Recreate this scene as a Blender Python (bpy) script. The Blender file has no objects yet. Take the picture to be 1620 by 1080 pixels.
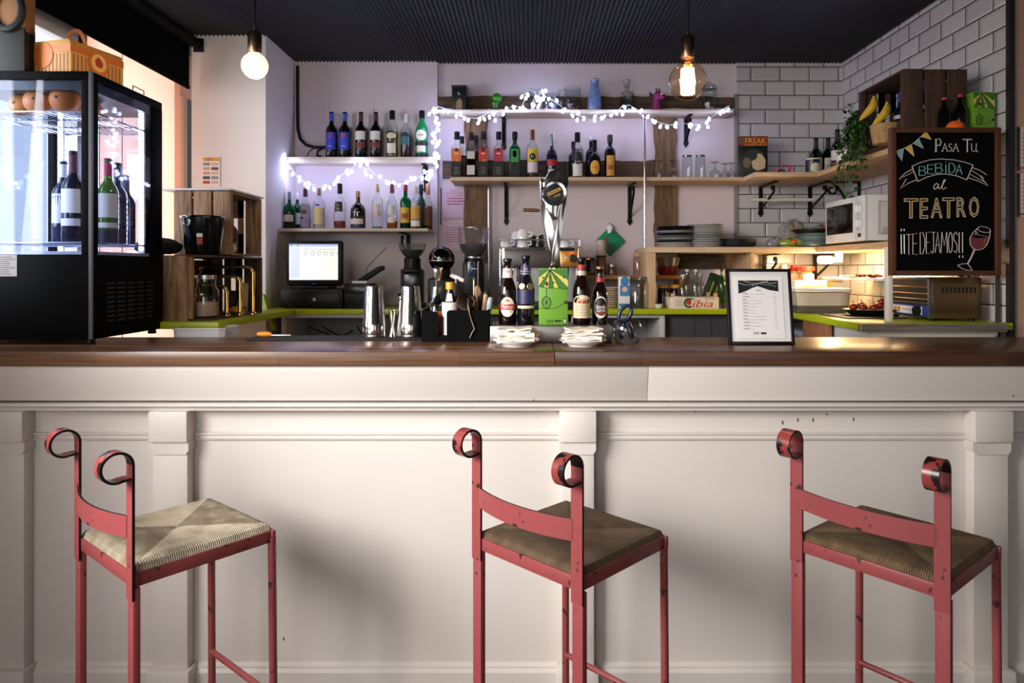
import bpy, bmesh, math, random
from mathutils import Matrix, Vector
random.seed(7)
R_ = math.radians
scn = bpy.context.scene
COL = scn.collection

# ------------------------------------------------------------------ camera
F, CX, CY, E = 1080.0, 835.0, 427.0, 1.52       # focal length in pixels, vanishing point, eye height
cam_d = bpy.data.cameras.new('camera')
cam = bpy.data.objects.new('camera', cam_d)
COL.objects.link(cam)
cam.location = (0, 0, E)
cam.rotation_euler = (R_(90), 0, 0)
cam_d.sensor_width = 36
cam_d.lens = 36 * F / 1620
cam_d.shift_x = (810 - CX) / 1620
cam_d.shift_y = -(540 - CY) / 1620
cam_d.clip_start = 0.05
cam_d.dof.use_dof = True
cam_d.dof.focus_distance = 2.35
cam_d.dof.aperture_fstop = 8
scn.camera = cam

# ------------------------------------------------------------------ world, lights, exposure
vs = scn.view_settings
vs.view_transform = 'Standard'
vs.look = 'None'
vs.gamma = 1
vs.exposure = 0.0
scn.cycles.use_denoising = True
scn.cycles.max_bounces = 10
scn.cycles.transparent_max_bounces = 32
scn.cycles.sample_clamp_indirect = 6
scn.cycles.caustics_reflective = False
scn.cycles.caustics_refractive = False
w = bpy.data.worlds.new('sky')
scn.world = w
w.use_nodes = True
w.node_tree.nodes['Background'].inputs[0].default_value = (0.86, 0.93, 1.0, 1)
w.node_tree.nodes['Background'].inputs[1].default_value = 1.25

def area(name, loc, target, sx, sy, power, col):
    d = bpy.data.lights.new(name, 'AREA')
    d.shape = 'RECTANGLE'; d.size = sx; d.size_y = sy; d.energy = power; d.color = col
    o = bpy.data.objects.new(name, d); COL.objects.link(o)
    o.location = loc
    o.rotation_euler = (Vector(target) - Vector(loc)).to_track_quat('-Z', 'Y').to_euler()
    return o

def point(name, loc, power, col, r=0.02):
    d = bpy.data.lights.new(name, 'POINT')
    d.energy = power; d.color = col; d.shadow_soft_size = r
    o = bpy.data.objects.new(name, d); COL.objects.link(o); o.location = loc
    return o

# daylight through the windows in the left wall; fill and film lamps are added
key = area('daylight_key', (-2.37, 0.42, 2.08), (-0.25, 2.4, 0.85), 1.70, 1.25, 45, (1.0, 0.965, 0.925))
key.data.spread = R_(70)
area('fill_front', (-1.25, -1.72, 1.75), (0.0, 2.4, 1.0), 1.7, 1.5, 30, (1.0, 0.96, 0.92))  # soft fill lamp added at the unseen front opening, lightens the shadows
side = area('daylight_side', (-2.75, 2.5, 2.1), (-1.75, 4.05, 1.9), 1.3, 1.1, 32, (0.92, 0.95, 1.0))
side.data.spread = R_(110)
area('film_backlight', (-2.62, 3.86, 1.85), (0, 3.86, 1.85), 0.85, 1.7, 11, (1.0, 0.97, 0.94))  # extra lamp added outside to brighten the peach film
# warm lamp under the kitchen shelf in the right-hand corner
area('kitchen_lamp_light', (1.86, 3.75, 1.605), (1.84, 3.76, 1.0), 0.10, 0.45, 7.0, (1.0, 0.70, 0.36))
point('kitchen_bulb_light', (1.80, 4.10, 1.56), 9.0, (1.0, 0.68, 0.34), 0.03)

# ------------------------------------------------------------------ pixel helpers (photo measures -> metres at a depth)
def X(px, Y): return (px - CX) * Y / F
def Z(py, Y): return E + (CY - py) * Y / F
def LN(n, Y): return n * Y / F
def P(px, py, Y): return (X(px, Y), Y, Z(py, Y))

# ------------------------------------------------------------------ materials
def lin(h):
    h = h.lstrip('#')
    v = [int(h[i:i + 2], 16) / 255 for i in (0, 2, 4)]
    return tuple(c / 12.92 if c <= 0.04045 else ((c + 0.055) / 1.055) ** 2.4 for c in v)

MATS = {}
def nt(name):
    m = bpy.data.materials.new(name); m.use_nodes = True
    t = m.node_tree
    return m, t, t.nodes['Principled BSDF'], t.nodes['Material Output']

def mat(h, rough=0.5, metal=0.0, spec=0.5, vary=0.0, vscale=8.0, bump=0.0, bscale=60.0, coat=0.0, emit=0.0):
    key = ('m', h, rough, metal, spec, vary, vscale, bump, bscale, coat, emit)
    if key in MATS: return MATS[key]
    m, t, b, out = nt('mat_' + h.strip('#'))
    c = lin(h)
    b.inputs['Base Color'].default_value = (*c, 1)
    b.inputs['Roughness'].default_value = rough
    b.inputs['Metallic'].default_value = metal
    b.inputs['Specular IOR Level'].default_value = spec
    if coat: b.inputs['Coat Weight'].default_value = coat; b.inputs['Coat Roughness'].default_value = 0.08
    if emit:
        b.inputs['Emission Color'].default_value = (*c, 1); b.inputs['Emission Strength'].default_value = emit
    if vary or bump:
        tc = t.nodes.new('ShaderNodeTexCoord')
        n = t.nodes.new('ShaderNodeTexNoise'); n.inputs['Detail'].default_value = 5
        t.links.new(tc.outputs['Object'], n.inputs['Vector'])
        n.inputs['Scale'].default_value = vscale
        if vary:
            mx = t.nodes.new('ShaderNodeMix'); mx.data_type = 'RGBA'
            mx.inputs['A'].default_value = (*[x * (1 - vary) for x in c], 1)
            mx.inputs['B'].default_value = (*[min(1, x * (1 + vary)) for x in c], 1)
            t.links.new(n.outputs['Fac'], mx.inputs['Factor'])
            t.links.new(mx.outputs['Result'], b.inputs['Base Color'])
        if bump:
            n2 = t.nodes.new('ShaderNodeTexNoise'); n2.inputs['Scale'].default_value = bscale; n2.inputs['Detail'].default_value = 4
            t.links.new(tc.outputs['Object'], n2.inputs['Vector'])
            bp = t.nodes.new('ShaderNodeBump'); bp.inputs['Strength'].default_value = bump; bp.inputs['Distance'].default_value = 0.004
            t.links.new(n2.outputs['Fac'], bp.inputs['Height']); t.links.new(bp.outputs['Normal'], b.inputs['Normal'])
    MATS[key] = m
    return m

def emis(h, strength):
    key = ('e', h, strength)
    if key in MATS: return MATS[key]
    m, t, b, out = nt('glow_' + h.strip('#'))
    b.inputs['Base Color'].default_value = (*lin(h), 1)
    b.inputs['Emission Color'].default_value = (*lin(h), 1)
    b.inputs['Emission Strength'].default_value = strength
    MATS[key] = m
    return m

def glass(h='ffffff', rough=0.03, add=0.0, milk=0.0, rim=0.30):
    key = ('g', h, rough, add, milk, rim)
    if key in MATS: return MATS[key]
    m, t, b, out = nt('glass_' + h.strip('#'))
    t.nodes.remove(b)
    tr = t.nodes.new('ShaderNodeBsdfTransparent'); tr.inputs[0].default_value = (*lin(h), 1)
    gl = t.nodes.new('ShaderNodeBsdfGlossy'); gl.inputs['Roughness'].default_value = rough
    lw = t.nodes.new('ShaderNodeLayerWeight'); lw.inputs['Blend'].default_value = 0.5
    pw = t.nodes.new('ShaderNodeMath'); pw.operation = 'POWER'; pw.inputs[1].default_value = 4.0
    ad = t.nodes.new('ShaderNodeMath'); ad.operation = 'MULTIPLY_ADD'; ad.inputs[1].default_value = 0.75; ad.inputs[2].default_value = 0.035 + add
    mx = t.nodes.new('ShaderNodeMixShader')
    t.links.new(lw.outputs['Facing'], pw.inputs[0]); t.links.new(pw.outputs[0], ad.inputs[0]); t.links.new(ad.outputs[0], mx.inputs[0])
    # the rim of a round glass is looked through lengthwise, so its tint is darkened there to imitate refraction
    p2 = t.nodes.new('ShaderNodeMath'); p2.operation = 'POWER'; p2.inputs[1].default_value = 3.0
    mc = t.nodes.new('ShaderNodeMix'); mc.data_type = 'RGBA'
    mc.inputs['A'].default_value = (*lin(h), 1); mc.inputs['B'].default_value = (*[v * rim for v in lin(h)], 1)
    t.links.new(lw.outputs['Facing'], p2.inputs[0]); t.links.new(p2.outputs[0], mc.inputs['Factor']); t.links.new(mc.outputs['Result'], tr.inputs[0])
    src = tr
    if milk:
        df = t.nodes.new('ShaderNodeBsdfDiffuse'); df.inputs[0].default_value = (*lin(h), 1)
        m2 = t.nodes.new('ShaderNodeMixShader'); m2.inputs[0].default_value = milk
        t.links.new(tr.outputs[0], m2.inputs[1]); t.links.new(df.outputs[0], m2.inputs[2]); src = m2
    t.links.new(src.outputs[0], mx.inputs[1]); t.links.new(gl.outputs[0], mx.inputs[2])
    t.links.new(mx.outputs[0], out.inputs['Surface'])
    MATS[key] = m
    return m

def wood(h1, h2, grain=(3, 40, 40), rough=0.55, bump=0.15, knots=True, stretch=1.0):
    key = ('w', h1, h2, grain, rough, bump, knots)
    if key in MATS: return MATS[key]
    m, t, b, out = nt('wood_' + h1.strip('#'))
    tc = t.nodes.new('ShaderNodeTexCoord')
    oi = t.nodes.new('ShaderNodeObjectInfo')
    va = t.nodes.new('ShaderNodeVectorMath'); va.operation = 'ADD'
    t.links.new(tc.outputs['Object'], va.inputs[0])
    sc = t.nodes.new('ShaderNodeVectorMath'); sc.operation = 'SCALE'; sc.inputs[0].default_value = (7, 5, 3)
    t.links.new(oi.outputs['Random'], sc.inputs['Scale']); t.links.new(sc.outputs[0], va.inputs[1])
    mp = t.nodes.new('ShaderNodeMapping'); mp.inputs['Scale'].default_value = grain
    t.links.new(va.outputs[0], mp.inputs['Vector'])
    n = t.nodes.new('ShaderNodeTexNoise'); n.inputs['Scale'].default_value = 1.0; n.inputs['Detail'].default_value = 7
    n.inputs['Roughness'].default_value = 0.65; n.inputs['Distortion'].default_value = 0.8
    t.links.new(mp.outputs[0], n.inputs['Vector'])
    cr = t.nodes.new('ShaderNodeValToRGB')
    cr.color_ramp.elements[0].position = 0.32; cr.color_ramp.elements[0].color = (*lin(h1), 1)
    cr.color_ramp.elements[1].position = 0.68; cr.color_ramp.elements[1].color = (*lin(h2), 1)
    t.links.new(n.outputs['Fac'], cr.inputs[0]); t.links.new(cr.outputs[0], b.inputs['Base Color'])
    b.inputs['Roughness'].default_value = rough
    bp = t.nodes.new('ShaderNodeBump'); bp.inputs['Strength'].default_value = bump; bp.inputs['Distance'].default_value = 0.003
    t.links.new(n.outputs['Fac'], bp.inputs['Height']); t.links.new(bp.outputs[0], b.inputs['Normal'])
    MATS[key] = m
    return m

def chipped(h, under, amount=0.42, scale=28, rough=0.38):
    """old paint with worn spots showing what lies beneath"""
    key = ('c', h, under, amount, scale)
    if key in MATS: return MATS[key]
    m, t, b, out = nt('paint_' + h.strip('#'))
    tc = t.nodes.new('ShaderNodeTexCoord')
    n = t.nodes.new('ShaderNodeTexNoise'); n.inputs['Scale'].default_value = scale; n.inputs['Detail'].default_value = 6
    t.links.new(tc.outputs['Object'], n.inputs['Vector'])
    cr = t.nodes.new('ShaderNodeValToRGB')
    cr.color_ramp.elements[0].position = amount - 0.02; cr.color_ramp.elements[0].color = (*lin(under), 1)
    cr.color_ramp.elements[1].position = amount + 0.02; cr.color_ramp.elements[1].color = (*lin(h), 1)
    t.links.new(n.outputs['Fac'], cr.inputs[0])
    n2 = t.nodes.new('ShaderNodeTexNoise'); n2.inputs['Scale'].default_value = 9
    t.links.new(tc.outputs['Object'], n2.inputs['Vector'])
    mx = t.nodes.new('ShaderNodeMix'); mx.data_type = 'RGBA'; mx.blend_type = 'MULTIPLY'; mx.inputs['Factor'].default_value = 0.35
    t.links.new(cr.outputs[0], mx.inputs['A']); t.links.new(n2.outputs['Color'], mx.inputs['B'])
    mx2 = t.nodes.new('ShaderNodeMix'); mx2.data_type = 'RGBA'; mx2.inputs['Factor'].default_value = 0.75
    t.links.new(mx.outputs['Result'], mx2.inputs['A']); t.links.new(cr.outputs[0], mx2.inputs['B'])
    t.links.new(mx2.outputs['Result'], b.inputs['Base Color'])
    b.inputs['Roughness'].default_value = rough
    MATS[key] = m
    return m

def tile_mat(axis):
    m, t, b, out = nt('metro_tiles_' + axis)
    tc = t.nodes.new('ShaderNodeTexCoord')
    sp = t.nodes.new('ShaderNodeSeparateXYZ'); t.links.new(tc.outputs['Object'], sp.inputs[0])
    cb = t.nodes.new('ShaderNodeCombineXYZ')
    t.links.new(sp.outputs['X' if axis == 'x' else 'Y'], cb.inputs[0]); t.links.new(sp.outputs['Z'], cb.inputs[1])
    mp = t.nodes.new('ShaderNodeMapping')
    mp.inputs['Location'].default_value = (-(1.594 % 0.196) + (0 if axis == 'x' else 0.07), -(2.882 % 0.19) + 0.095, 0)
    t.links.new(cb.outputs[0], mp.inputs['Vector'])
    def brick(ms, sm):
        k = t.nodes.new('ShaderNodeTexBrick')
        k.inputs['Scale'].default_value = 1; k.inputs['Mortar Size'].default_value = ms; k.inputs['Mortar Smooth'].default_value = sm
        k.inputs['Brick Width'].default_value = 0.196; k.inputs['Row Height'].default_value = 0.095
        k.inputs['Color1'].default_value = (*lin('c8c4c6'), 1); k.inputs['Color2'].default_value = (*lin('bcb8bb'), 1)
        k.inputs['Mortar'].default_value = (*lin('2a272c'), 1)
        t.links.new(mp.outputs[0], k.inputs['Vector'])
        return k
    k = brick(0.0030, 0.1); k2 = brick(0.016, 0.7)
    t.links.new(k.outputs['Color'], b.inputs['Base Color'])
    b.inputs['Roughness'].default_value = 0.16
    iv = t.nodes.new('ShaderNodeMath'); iv.operation = 'SUBTRACT'; iv.inputs[0].default_value = 1
    t.links.new(k2.outputs['Fac'], iv.inputs[1])
    bp = t.nodes.new('ShaderNodeBump'); bp.inputs['Strength'].default_value = 0.55; bp.inputs['Distance'].default_value = 0.006
    t.links.new(iv.outputs[0], bp.inputs['Height']); t.links.new(bp.outputs[0], b.inputs['Normal'])
    return m

def stave_mat(c1, c2):
    m, t, b, out = nt('walnut_staves')
    tc = t.nodes.new('ShaderNodeTexCoord')
    sp = t.nodes.new('ShaderNodeSeparateXYZ'); t.links.new(tc.outputs['Object'], sp.inputs[0])
    ad = t.nodes.new('ShaderNodeMath'); ad.operation = 'ADD'
    t.links.new(sp.outputs['Y'], ad.inputs[0]); t.links.new(sp.outputs['Z'], ad.inputs[1])
    cb = t.nodes.new('ShaderNodeCombineXYZ'); t.links.new(sp.outputs['X'], cb.inputs[0]); t.links.new(ad.outputs[0], cb.inputs[1])
    k = t.nodes.new('ShaderNodeTexBrick'); k.offset = 0.37; k.squash = 1
    k.inputs['Scale'].default_value = 1; k.inputs['Mortar Size'].default_value = 0.0006
    k.inputs['Brick Width'].default_value = 0.62; k.inputs['Row Height'].default_value = 0.0475
    k.inputs['Color1'].default_value = (*lin(c1), 1); k.inputs['Color2'].default_value = (*lin(c2), 1)
    k.inputs['Mortar'].default_value = (*lin('2a1a10'), 1)
    t.links.new(cb.outputs[0], k.inputs['Vector'])
    mp = t.nodes.new('ShaderNodeMapping'); mp.inputs['Scale'].default_value = (2.2, 55, 55)
    t.links.new(tc.outputs['Object'], mp.inputs['Vector'])
    n = t.nodes.new('ShaderNodeTexNoise'); n.inputs['Scale'].default_value = 1; n.inputs['Detail'].default_value = 7; n.inputs['Distortion'].default_value = 1.2
    t.links.new(mp.outputs[0], n.inputs['Vector'])
    cr = t.nodes.new('ShaderNodeValToRGB')
    cr.color_ramp.elements[0].position = 0.3; cr.color_ramp.elements[0].color = (0.35, 0.33, 0.32, 1)
    cr.color_ramp.elements[1].position = 0.65; cr.color_ramp.elements[1].color = (1, 1, 1, 1)
    t.links.new(n.outputs['Fac'], cr.inputs[0])
    mx = t.nodes.new('ShaderNodeMix'); mx.data_type = 'RGBA'; mx.blend_type = 'MULTIPLY'; mx.inputs['Factor'].default_value = 0.8
    t.links.new(k.outputs['Color'], mx.inputs['A']); t.links.new(cr.outputs[0], mx.inputs['B'])
    t.links.new(mx.outputs['Result'], b.inputs['Base Color'])
    b.inputs['Roughness'].default_value = 0.3
    return m

def rush_mat(h1, h2, split=0.10, blotch=1.0):
    """woven rush: in each of four triangles the strands run across their own rail"""
    m, t, b, out = nt('rush_' + h1)
    tc = t.nodes.new('ShaderNodeTexCoord')
    sp = t.nodes.new('ShaderNodeSeparateXYZ'); t.links.new(tc.outputs['Object'], sp.inputs[0])
    def mth(op, a, bb=None):
        n = t.nodes.new('ShaderNodeMath'); n.operation = op
        for i, v in enumerate((a, bb)):
            if v is None: continue
            if isinstance(v, (int, float)): n.inputs[i].default_value = v
            else: t.links.new(v, n.inputs[i])
        return n.outputs[0]
    ax, ay = mth('ABSOLUTE', sp.outputs['X']), mth('ABSOLUTE', sp.outputs['Y'])
    g = mth('GREATER_THAN', ay, ax)                      # 1 in the front and back triangles
    co = mth('ADD', mth('MULTIPLY', g, sp.outputs['X']), mth('MULTIPLY', mth('SUBTRACT', 1, g), sp.outputs['Y']))
    s = mth('ABSOLUTE', mth('SINE', mth('MULTIPLY', co, 560)))
    nz = t.nodes.new('ShaderNodeTexNoise'); nz.inputs['Scale'].default_value = 22; nz.inputs['Detail'].default_value = 5
    t.links.new(tc.outputs['Object'], nz.inputs['Vector'])
    f = mth('MULTIPLY', mth('ADD', mth('MULTIPLY', s, 0.45), mth('MULTIPLY', nz.outputs['Fac'], blotch)), 0.85)
    f2 = mth('SUBTRACT', f, mth('MULTIPLY', g, split))  # front and back triangles darkened: sheen of the weave put into the colour
    cr = t.nodes.new('ShaderNodeValToRGB')
    cr.color_ramp.elements[0].position = 0.25; cr.color_ramp.elements[0].color = (*lin(h1), 1)
    cr.color_ramp.elements[1].position = 0.8; cr.color_ramp.elements[1].color = (*lin(h2), 1)
    t.links.new(f2, cr.inputs[0]); t.links.new(cr.outputs[0], b.inputs['Base Color'])
    b.inputs['Roughness'].default_value = 0.75
    bp = t.nodes.new('ShaderNodeBump'); bp.inputs['Strength'].default_value = 0.9; bp.inputs['Distance'].default_value = 0.003
    t.links.new(s, bp.inputs['Height']); t.links.new(bp.outputs[0], b.inputs['Normal'])
    return m

BLACK = mat('070708', 0.5, 0, 0.25)
SATIN = mat('101013', 0.3)
IRON = mat('080809', 0.5, 0, 0.25, bump=0.1)
CHROME = mat('d8d8da', 0.12, 1.0)
STEEL = mat('b4b2b0', 0.28, 1.0)
BRASS = mat('d2a560', 0.2, 1.0)
WHITE = mat('eceae8', 0.35)
PAPER = mat('efeeec', 0.7)
CERAMIC = mat('f0efec', 0.15, coat=0.3)
CLEAR = glass('f4f8f8')
CLEAR2 = glass('eef3f3', add=0.03)
DARKGLASS = mat('07090c', 0.06, spec=0.6)
WINEGLASS = mat('060a0a', 0.07, spec=0.6)
BROWNGLASS = mat('150805', 0.07, spec=0.6)
GREENGLASS = glass('2fa372')
BOTTLEGREEN = glass('2b7a3a')
PINE = wood('bf9d78', 'dcc3a2', (4, 60, 60))
PALE = wood('c9b49a', 'e3d5c4', (4, 60, 60))
PINEY = wood('b98f63', 'd9b789', (60, 4, 60))
PINEZ = wood('b99168', 'd8ba92', (60, 60, 4))
OLDX = wood('30231a', '6b513a', (4, 40, 40), 0.8, 0.5)
OLDZ = wood('4a3524', '8a6a4a', (30, 30, 3), 0.8, 0.5)
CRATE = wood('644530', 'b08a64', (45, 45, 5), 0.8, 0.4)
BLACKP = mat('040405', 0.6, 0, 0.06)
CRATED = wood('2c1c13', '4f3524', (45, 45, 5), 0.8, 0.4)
LIME = mat('a9b80f', 0.35)

# ------------------------------------------------------------------ mesh builder
class MB:
    def __init__(s, *mats):
        s.bm = bmesh.new(); s.mats = list(mats); s.mi = 0
    def use(s, m):
        if m not in s.mats: s.mats.append(m)
        s.mi = s.mats.index(m); return s
    def add(s, verts, faces, M=None):
        vs_ = [s.bm.verts.new(M @ Vector(v) if M else v) for v in verts]
        fs = []
        for f in faces:
            try:
                q = s.bm.faces.new([vs_[i] for i in f]); q.material_index = s.mi; fs.append(q)
            except ValueError: pass
        return vs_, fs
    def box(s, x0, x1, y0, y1, z0, z1, bev=0.0, M=None, seg=2):
        v = [(x0, y0, z0), (x1, y0, z0), (x1, y1, z0), (x0, y1, z0), (x0, y0, z1), (x1, y0, z1), (x1, y1, z1), (x0, y1, z1)]
        vs_, fs = s.add(v, [(0, 3, 2, 1), (4, 5, 6, 7), (0, 1, 5, 4), (1, 2, 6, 5), (2, 3, 7, 6), (3, 0, 4, 7)], M)
        if bev:
            es = list({e for f in fs for e in f.edges})
            bmesh.ops.bevel(s.bm, geom=es, offset=bev, segments=seg, profile=0.5, affect='EDGES')
        return s
    def cbox(s, c, d, bev=0.0, M=None):
        return s.box(c[0] - d[0] / 2, c[0] + d[0] / 2, c[1] - d[1] / 2, c[1] + d[1] / 2, c[2] - d[2] / 2, c[2] + d[2] / 2, bev, M)
    def lathe(s, prof, c=(0, 0, 0), seg=20, sq=0.0, M=None, sx=1.0, sy=1.0, caps=True):
        """prof: (r, z) or (r, z, squareness)"""
        rings, verts, faces = [], [], []
        for p in prof:
            r, z = p[0], p[1]; q = p[2] if len(p) > 2 else sq
            if r < 1e-6:
                rings.append([len(verts)]); verts.append((c[0], c[1], c[2] + z)); continue
            ring = []
            for k in range(seg):
                a = 2 * math.pi * (k + 0.5) / seg
                ca, sa = math.cos(a), math.sin(a)
                f = 1.0
                if q: f = (1 - q) + q / max(abs(ca), abs(sa)) * 0.93
                ring.append(len(verts)); verts.append((c[0] + r * f * ca * sx, c[1] + r * f * sa * sy, c[2] + z))
            rings.append(ring)
        for a, b in zip(rings, rings[1:]):
            if len(a) == 1 and len(b) == 1: continue
            for k in range(seg):
                k2 = (k + 1) % seg
                if len(a) == 1: faces.append((a[0], b[k2], b[k]))
                elif len(b) == 1: faces.append((a[k], a[k2], b[0]))
                else: faces.append((a[k], a[k2], b[k2], b[k]))
        if caps:
            if len(rings[0]) > 1: faces.append(tuple(reversed(rings[0])))
            if len(rings[-1]) > 1: faces.append(tuple(rings[-1]))
        s.add(verts, faces, M); return s
    def sph(s, c, r, seg=16, rings=10, M=None):
        if isinstance(r, (int, float)): r = (r, r, r)
        prof = [(math.sin(math.pi * i / rings), -math.cos(math.pi * i / rings)) for i in range(rings + 1)]
        T = Matrix.Translation(c) @ Matrix.Diagonal((*r, 1))
        return s.lathe([(a if 0 < i < rings else 0, z) for i, (a, z) in enumerate(prof)], seg=seg, M=(M @ T) if M else T)
    def tube(s, pts, r, seg=8, closed=False, M=None):
        pts = [Vector(p) for p in pts]; n = len(pts)
        rr = r if isinstance(r, (list, tuple)) else [r] * n
        tan = []
        for i in range(n):
            a = pts[(i - 1) % n] if (closed or i > 0) else pts[i]
            b = pts[(i + 1) % n] if (closed or i < n - 1) else pts[i]
            tan.append((b - a).normalized())
        up = Vector((0, 0, 1)) if abs(tan[0].z) < 0.9 else Vector((1, 0, 0))
        nrm = tan[0].cross(up).normalized()
        verts, faces = [], []
        for i in range(n):
            nrm = (nrm - tan[i] * nrm.dot(tan[i])).normalized()
            bi = tan[i].cross(nrm)
            for k in range(seg):
                a = 2 * math.pi * k / seg
                verts.append(pts[i] + (nrm * math.cos(a) + bi * math.sin(a)) * rr[i])
        m = n if closed else n - 1
        for i in range(m):
            j = (i + 1) % n
            for k in range(seg):
                k2 = (k + 1) % seg
                faces.append((i * seg + k, i * seg + k2, j * seg + k2, j * seg + k))
        if not closed:
            faces.append(tuple(range(seg - 1, -1, -1))); faces.append(tuple((n - 1) * seg + k for k in range(seg)))
        s.add(verts, faces, M); return s
    def sweep(s, pts, side, w, t, M=None, edge=None):
        """flat bar along pts: width w along 'side', thickness t"""
        pts = [Vector(p) for p in pts]; side = Vector(side); n = len(pts)
        verts, faces = [], []
        for i in range(n):
            tn = (pts[min(i + 1, n - 1)] - pts[max(i - 1, 0)]).normalized()
            nr = tn.cross(side).normalized()
            ww = w[i] if isinstance(w, (list, tuple)) else w
            for a, b in ((-1, -1), (1, -1), (1, 1), (-1, 1)):
                verts.append(pts[i] + side * (a * ww / 2) + nr * (b * t / 2))
        for i in range(n - 1):
            for k in range(4):
                k2 = (k + 1) % 4
                faces.append((i * 4 + k, i * 4 + k2, i * 4 + 4 + k2, i * 4 + 4 + k))
        faces.append((3, 2, 1, 0)); faces.append(tuple((n - 1) * 4 + k for k in range(4)))
        vs_, fs = s.add(verts, faces, M)
        if edge:        # worn bare edges
            s.use(edge)
            for i, f in enumerate(fs):
                if i >= 4 * (n - 1) or i % 4 in (1, 3): f.material_index = s.mi
        return s
    def prism(s, poly, axis, a, b, bev=0.0, M=None):
        """poly in (x,z) extruded along y, (y,z) along x, or (x,y) along z"""
        f = {'y': lambda p, d: (p[0], d, p[1]), 'x': lambda p, d: (d, p[0], p[1]), 'z': lambda p, d: (p[0], p[1], d)}[axis]
        n = len(poly)
        verts = [f(p, a) for p in poly] + [f(p, b) for p in poly]
        faces = [tuple(range(n)), tuple(range(2 * n - 1, n - 1, -1))]
        faces += [(i, i + n, (i + 1) % n + n, (i + 1) % n) for i in range(n)]
        vs_, fs = s.add(verts, faces, M)
        if bev:
            es = list({e for f_ in fs for e in f_.edges})
            bmesh.ops.bevel(s.bm, geom=es, offset=bev, segments=2, profile=0.5, affect='EDGES')
        return s
    def patch(s, R, z0, z1, arc=1.2, a0=0.0, n=12, taper=None, y_off=0.0):
        """label wrapped round a bottle, centred on the -y side"""
        R1 = taper or R
        verts, faces = [], []
        for i in range(n + 1):
            a = a0 + (i / n - 0.5) * 2 * arc
            verts.append((R * math.sin(a), -R * math.cos(a), z0)); verts.append((R1 * math.sin(a), -R1 * math.cos(a), z1))
        for i in range(n): faces.append((2 * i, 2 * i + 2, 2 * i + 3, 2 * i + 1))
        s.add(verts, faces); return s
    def oval(s, R, zc, hw, hh, a0=0.0, n=20):
        """oval label wrapped round a bottle"""
        verts = [(R * math.sin(a0), -R * math.cos(a0), zc)]
        for i in range(n):
            t = 2 * math.pi * i / n
            a = a0 + hw * math.cos(t) / R
            verts.append((R * math.sin(a), -R * math.cos(a), zc + hh * math.sin(t)))
        # subdivide radially so the fan follows the curve
        inner = []
        for i in range(n):
            t = 2 * math.pi * i / n
            a = a0 + 0.5 * hw * math.cos(t) / R
            inner.append(len(verts)); verts.append((R * math.sin(a), -R * math.cos(a), zc + 0.5 * hh * math.sin(t)))
        faces = [(0, inner[i], inner[(i + 1) % n]) for i in range(n)]
        faces += [(inner[i], 1 + i, 1 + (i + 1) % n, inner[(i + 1) % n]) for i in range(n)]
        s.add(verts, faces); return s
    def text(s, body, size, M=None, wrap=None, outline=0.0, extrude=0.0, fit=None, shear=0.0):
        """built-in lettering turned into mesh. local text plane: x right, y up, z out"""
        c = bpy.data.curves.new('t', 'FONT'); c.body = body; c.size = size
        c.align_x = 'CENTER'; c.align_y = 'CENTER'; c.resolution_u = 2; c.shear = shear
        if outline: c.fill_mode = 'NONE'; c.bevel_depth = outline; c.bevel_resolution = 0
        elif extrude: c.extrude = extrude
        o = bpy.data.objects.new('t', c); COL.objects.link(o)
        dg = bpy.context.evaluated_depsgraph_get(); dg.update()
        me = bpy.data.meshes.new_from_object(o.evaluated_get(dg))
        vv = [v.co.copy() for v in me.vertices]; ff = [tuple(p.vertices) for p in me.polygons]
        bpy.data.objects.remove(o); bpy.data.curves.remove(c); bpy.data.meshes.remove(me)
        if not vv: return s
        if fit:
            x0, x1 = min(v.x for v in vv), max(v.x for v in vv); y0, y1 = min(v.y for v in vv), max(v.y for v in vv)
            for v in vv:
                v.x = (v.x - (x0 + x1) / 2) / max(1e-6, x1 - x0) * fit[0]; v.y = (v.y - (y0 + y1) / 2) / max(1e-6, y1 - y0) * fit[1]
        out = []
        for v in vv:
            if wrap:
                Rr, zc, a0 = wrap
                a = a0 + v.x / Rr
                out.append(((Rr + v.z) * math.sin(a), -(Rr + v.z) * math.cos(a), zc + v.y))
            else: out.append(M @ v)
        s.add(out, ff); return s
    def build(s, name, parent=None, loc=None, sharp=38):
        bmesh.ops.recalc_face_normals(s.bm, faces=s.bm.faces)
        me = bpy.data.meshes.new(name); s.bm.to_mesh(me); s.bm.free()
        for m in s.mats: me.materials.append(m)
        me.polygons.foreach_set('use_smooth', [True] * len(me.polygons))
        me.set_sharp_from_angle(angle=R_(sharp))
        o = bpy.data.objects.new(name, me); COL.objects.link(o)
        if parent: o.parent = parent
        if loc: o.location = loc
        return o

def front(x=0, y=0, z=0):      # text plane facing the camera side (-y)
    return Matrix.Translation((x, y, z)) @ Matrix.Rotation(R_(90), 4, 'X')
def leftface(x=0, y=0, z=0):   # text plane facing -x
    return Matrix.Translation((x, y, z)) @ Matrix.Rotation(R_(-90), 4, 'Z') @ Matrix.Rotation(R_(90), 4, 'X')
def rightface(x=0, y=0, z=0):  # text plane facing +x
    return Matrix.Translation((x, y, z)) @ Matrix.Rotation(R_(90), 4, 'Z') @ Matrix.Rotation(R_(90), 4, 'X')

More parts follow.
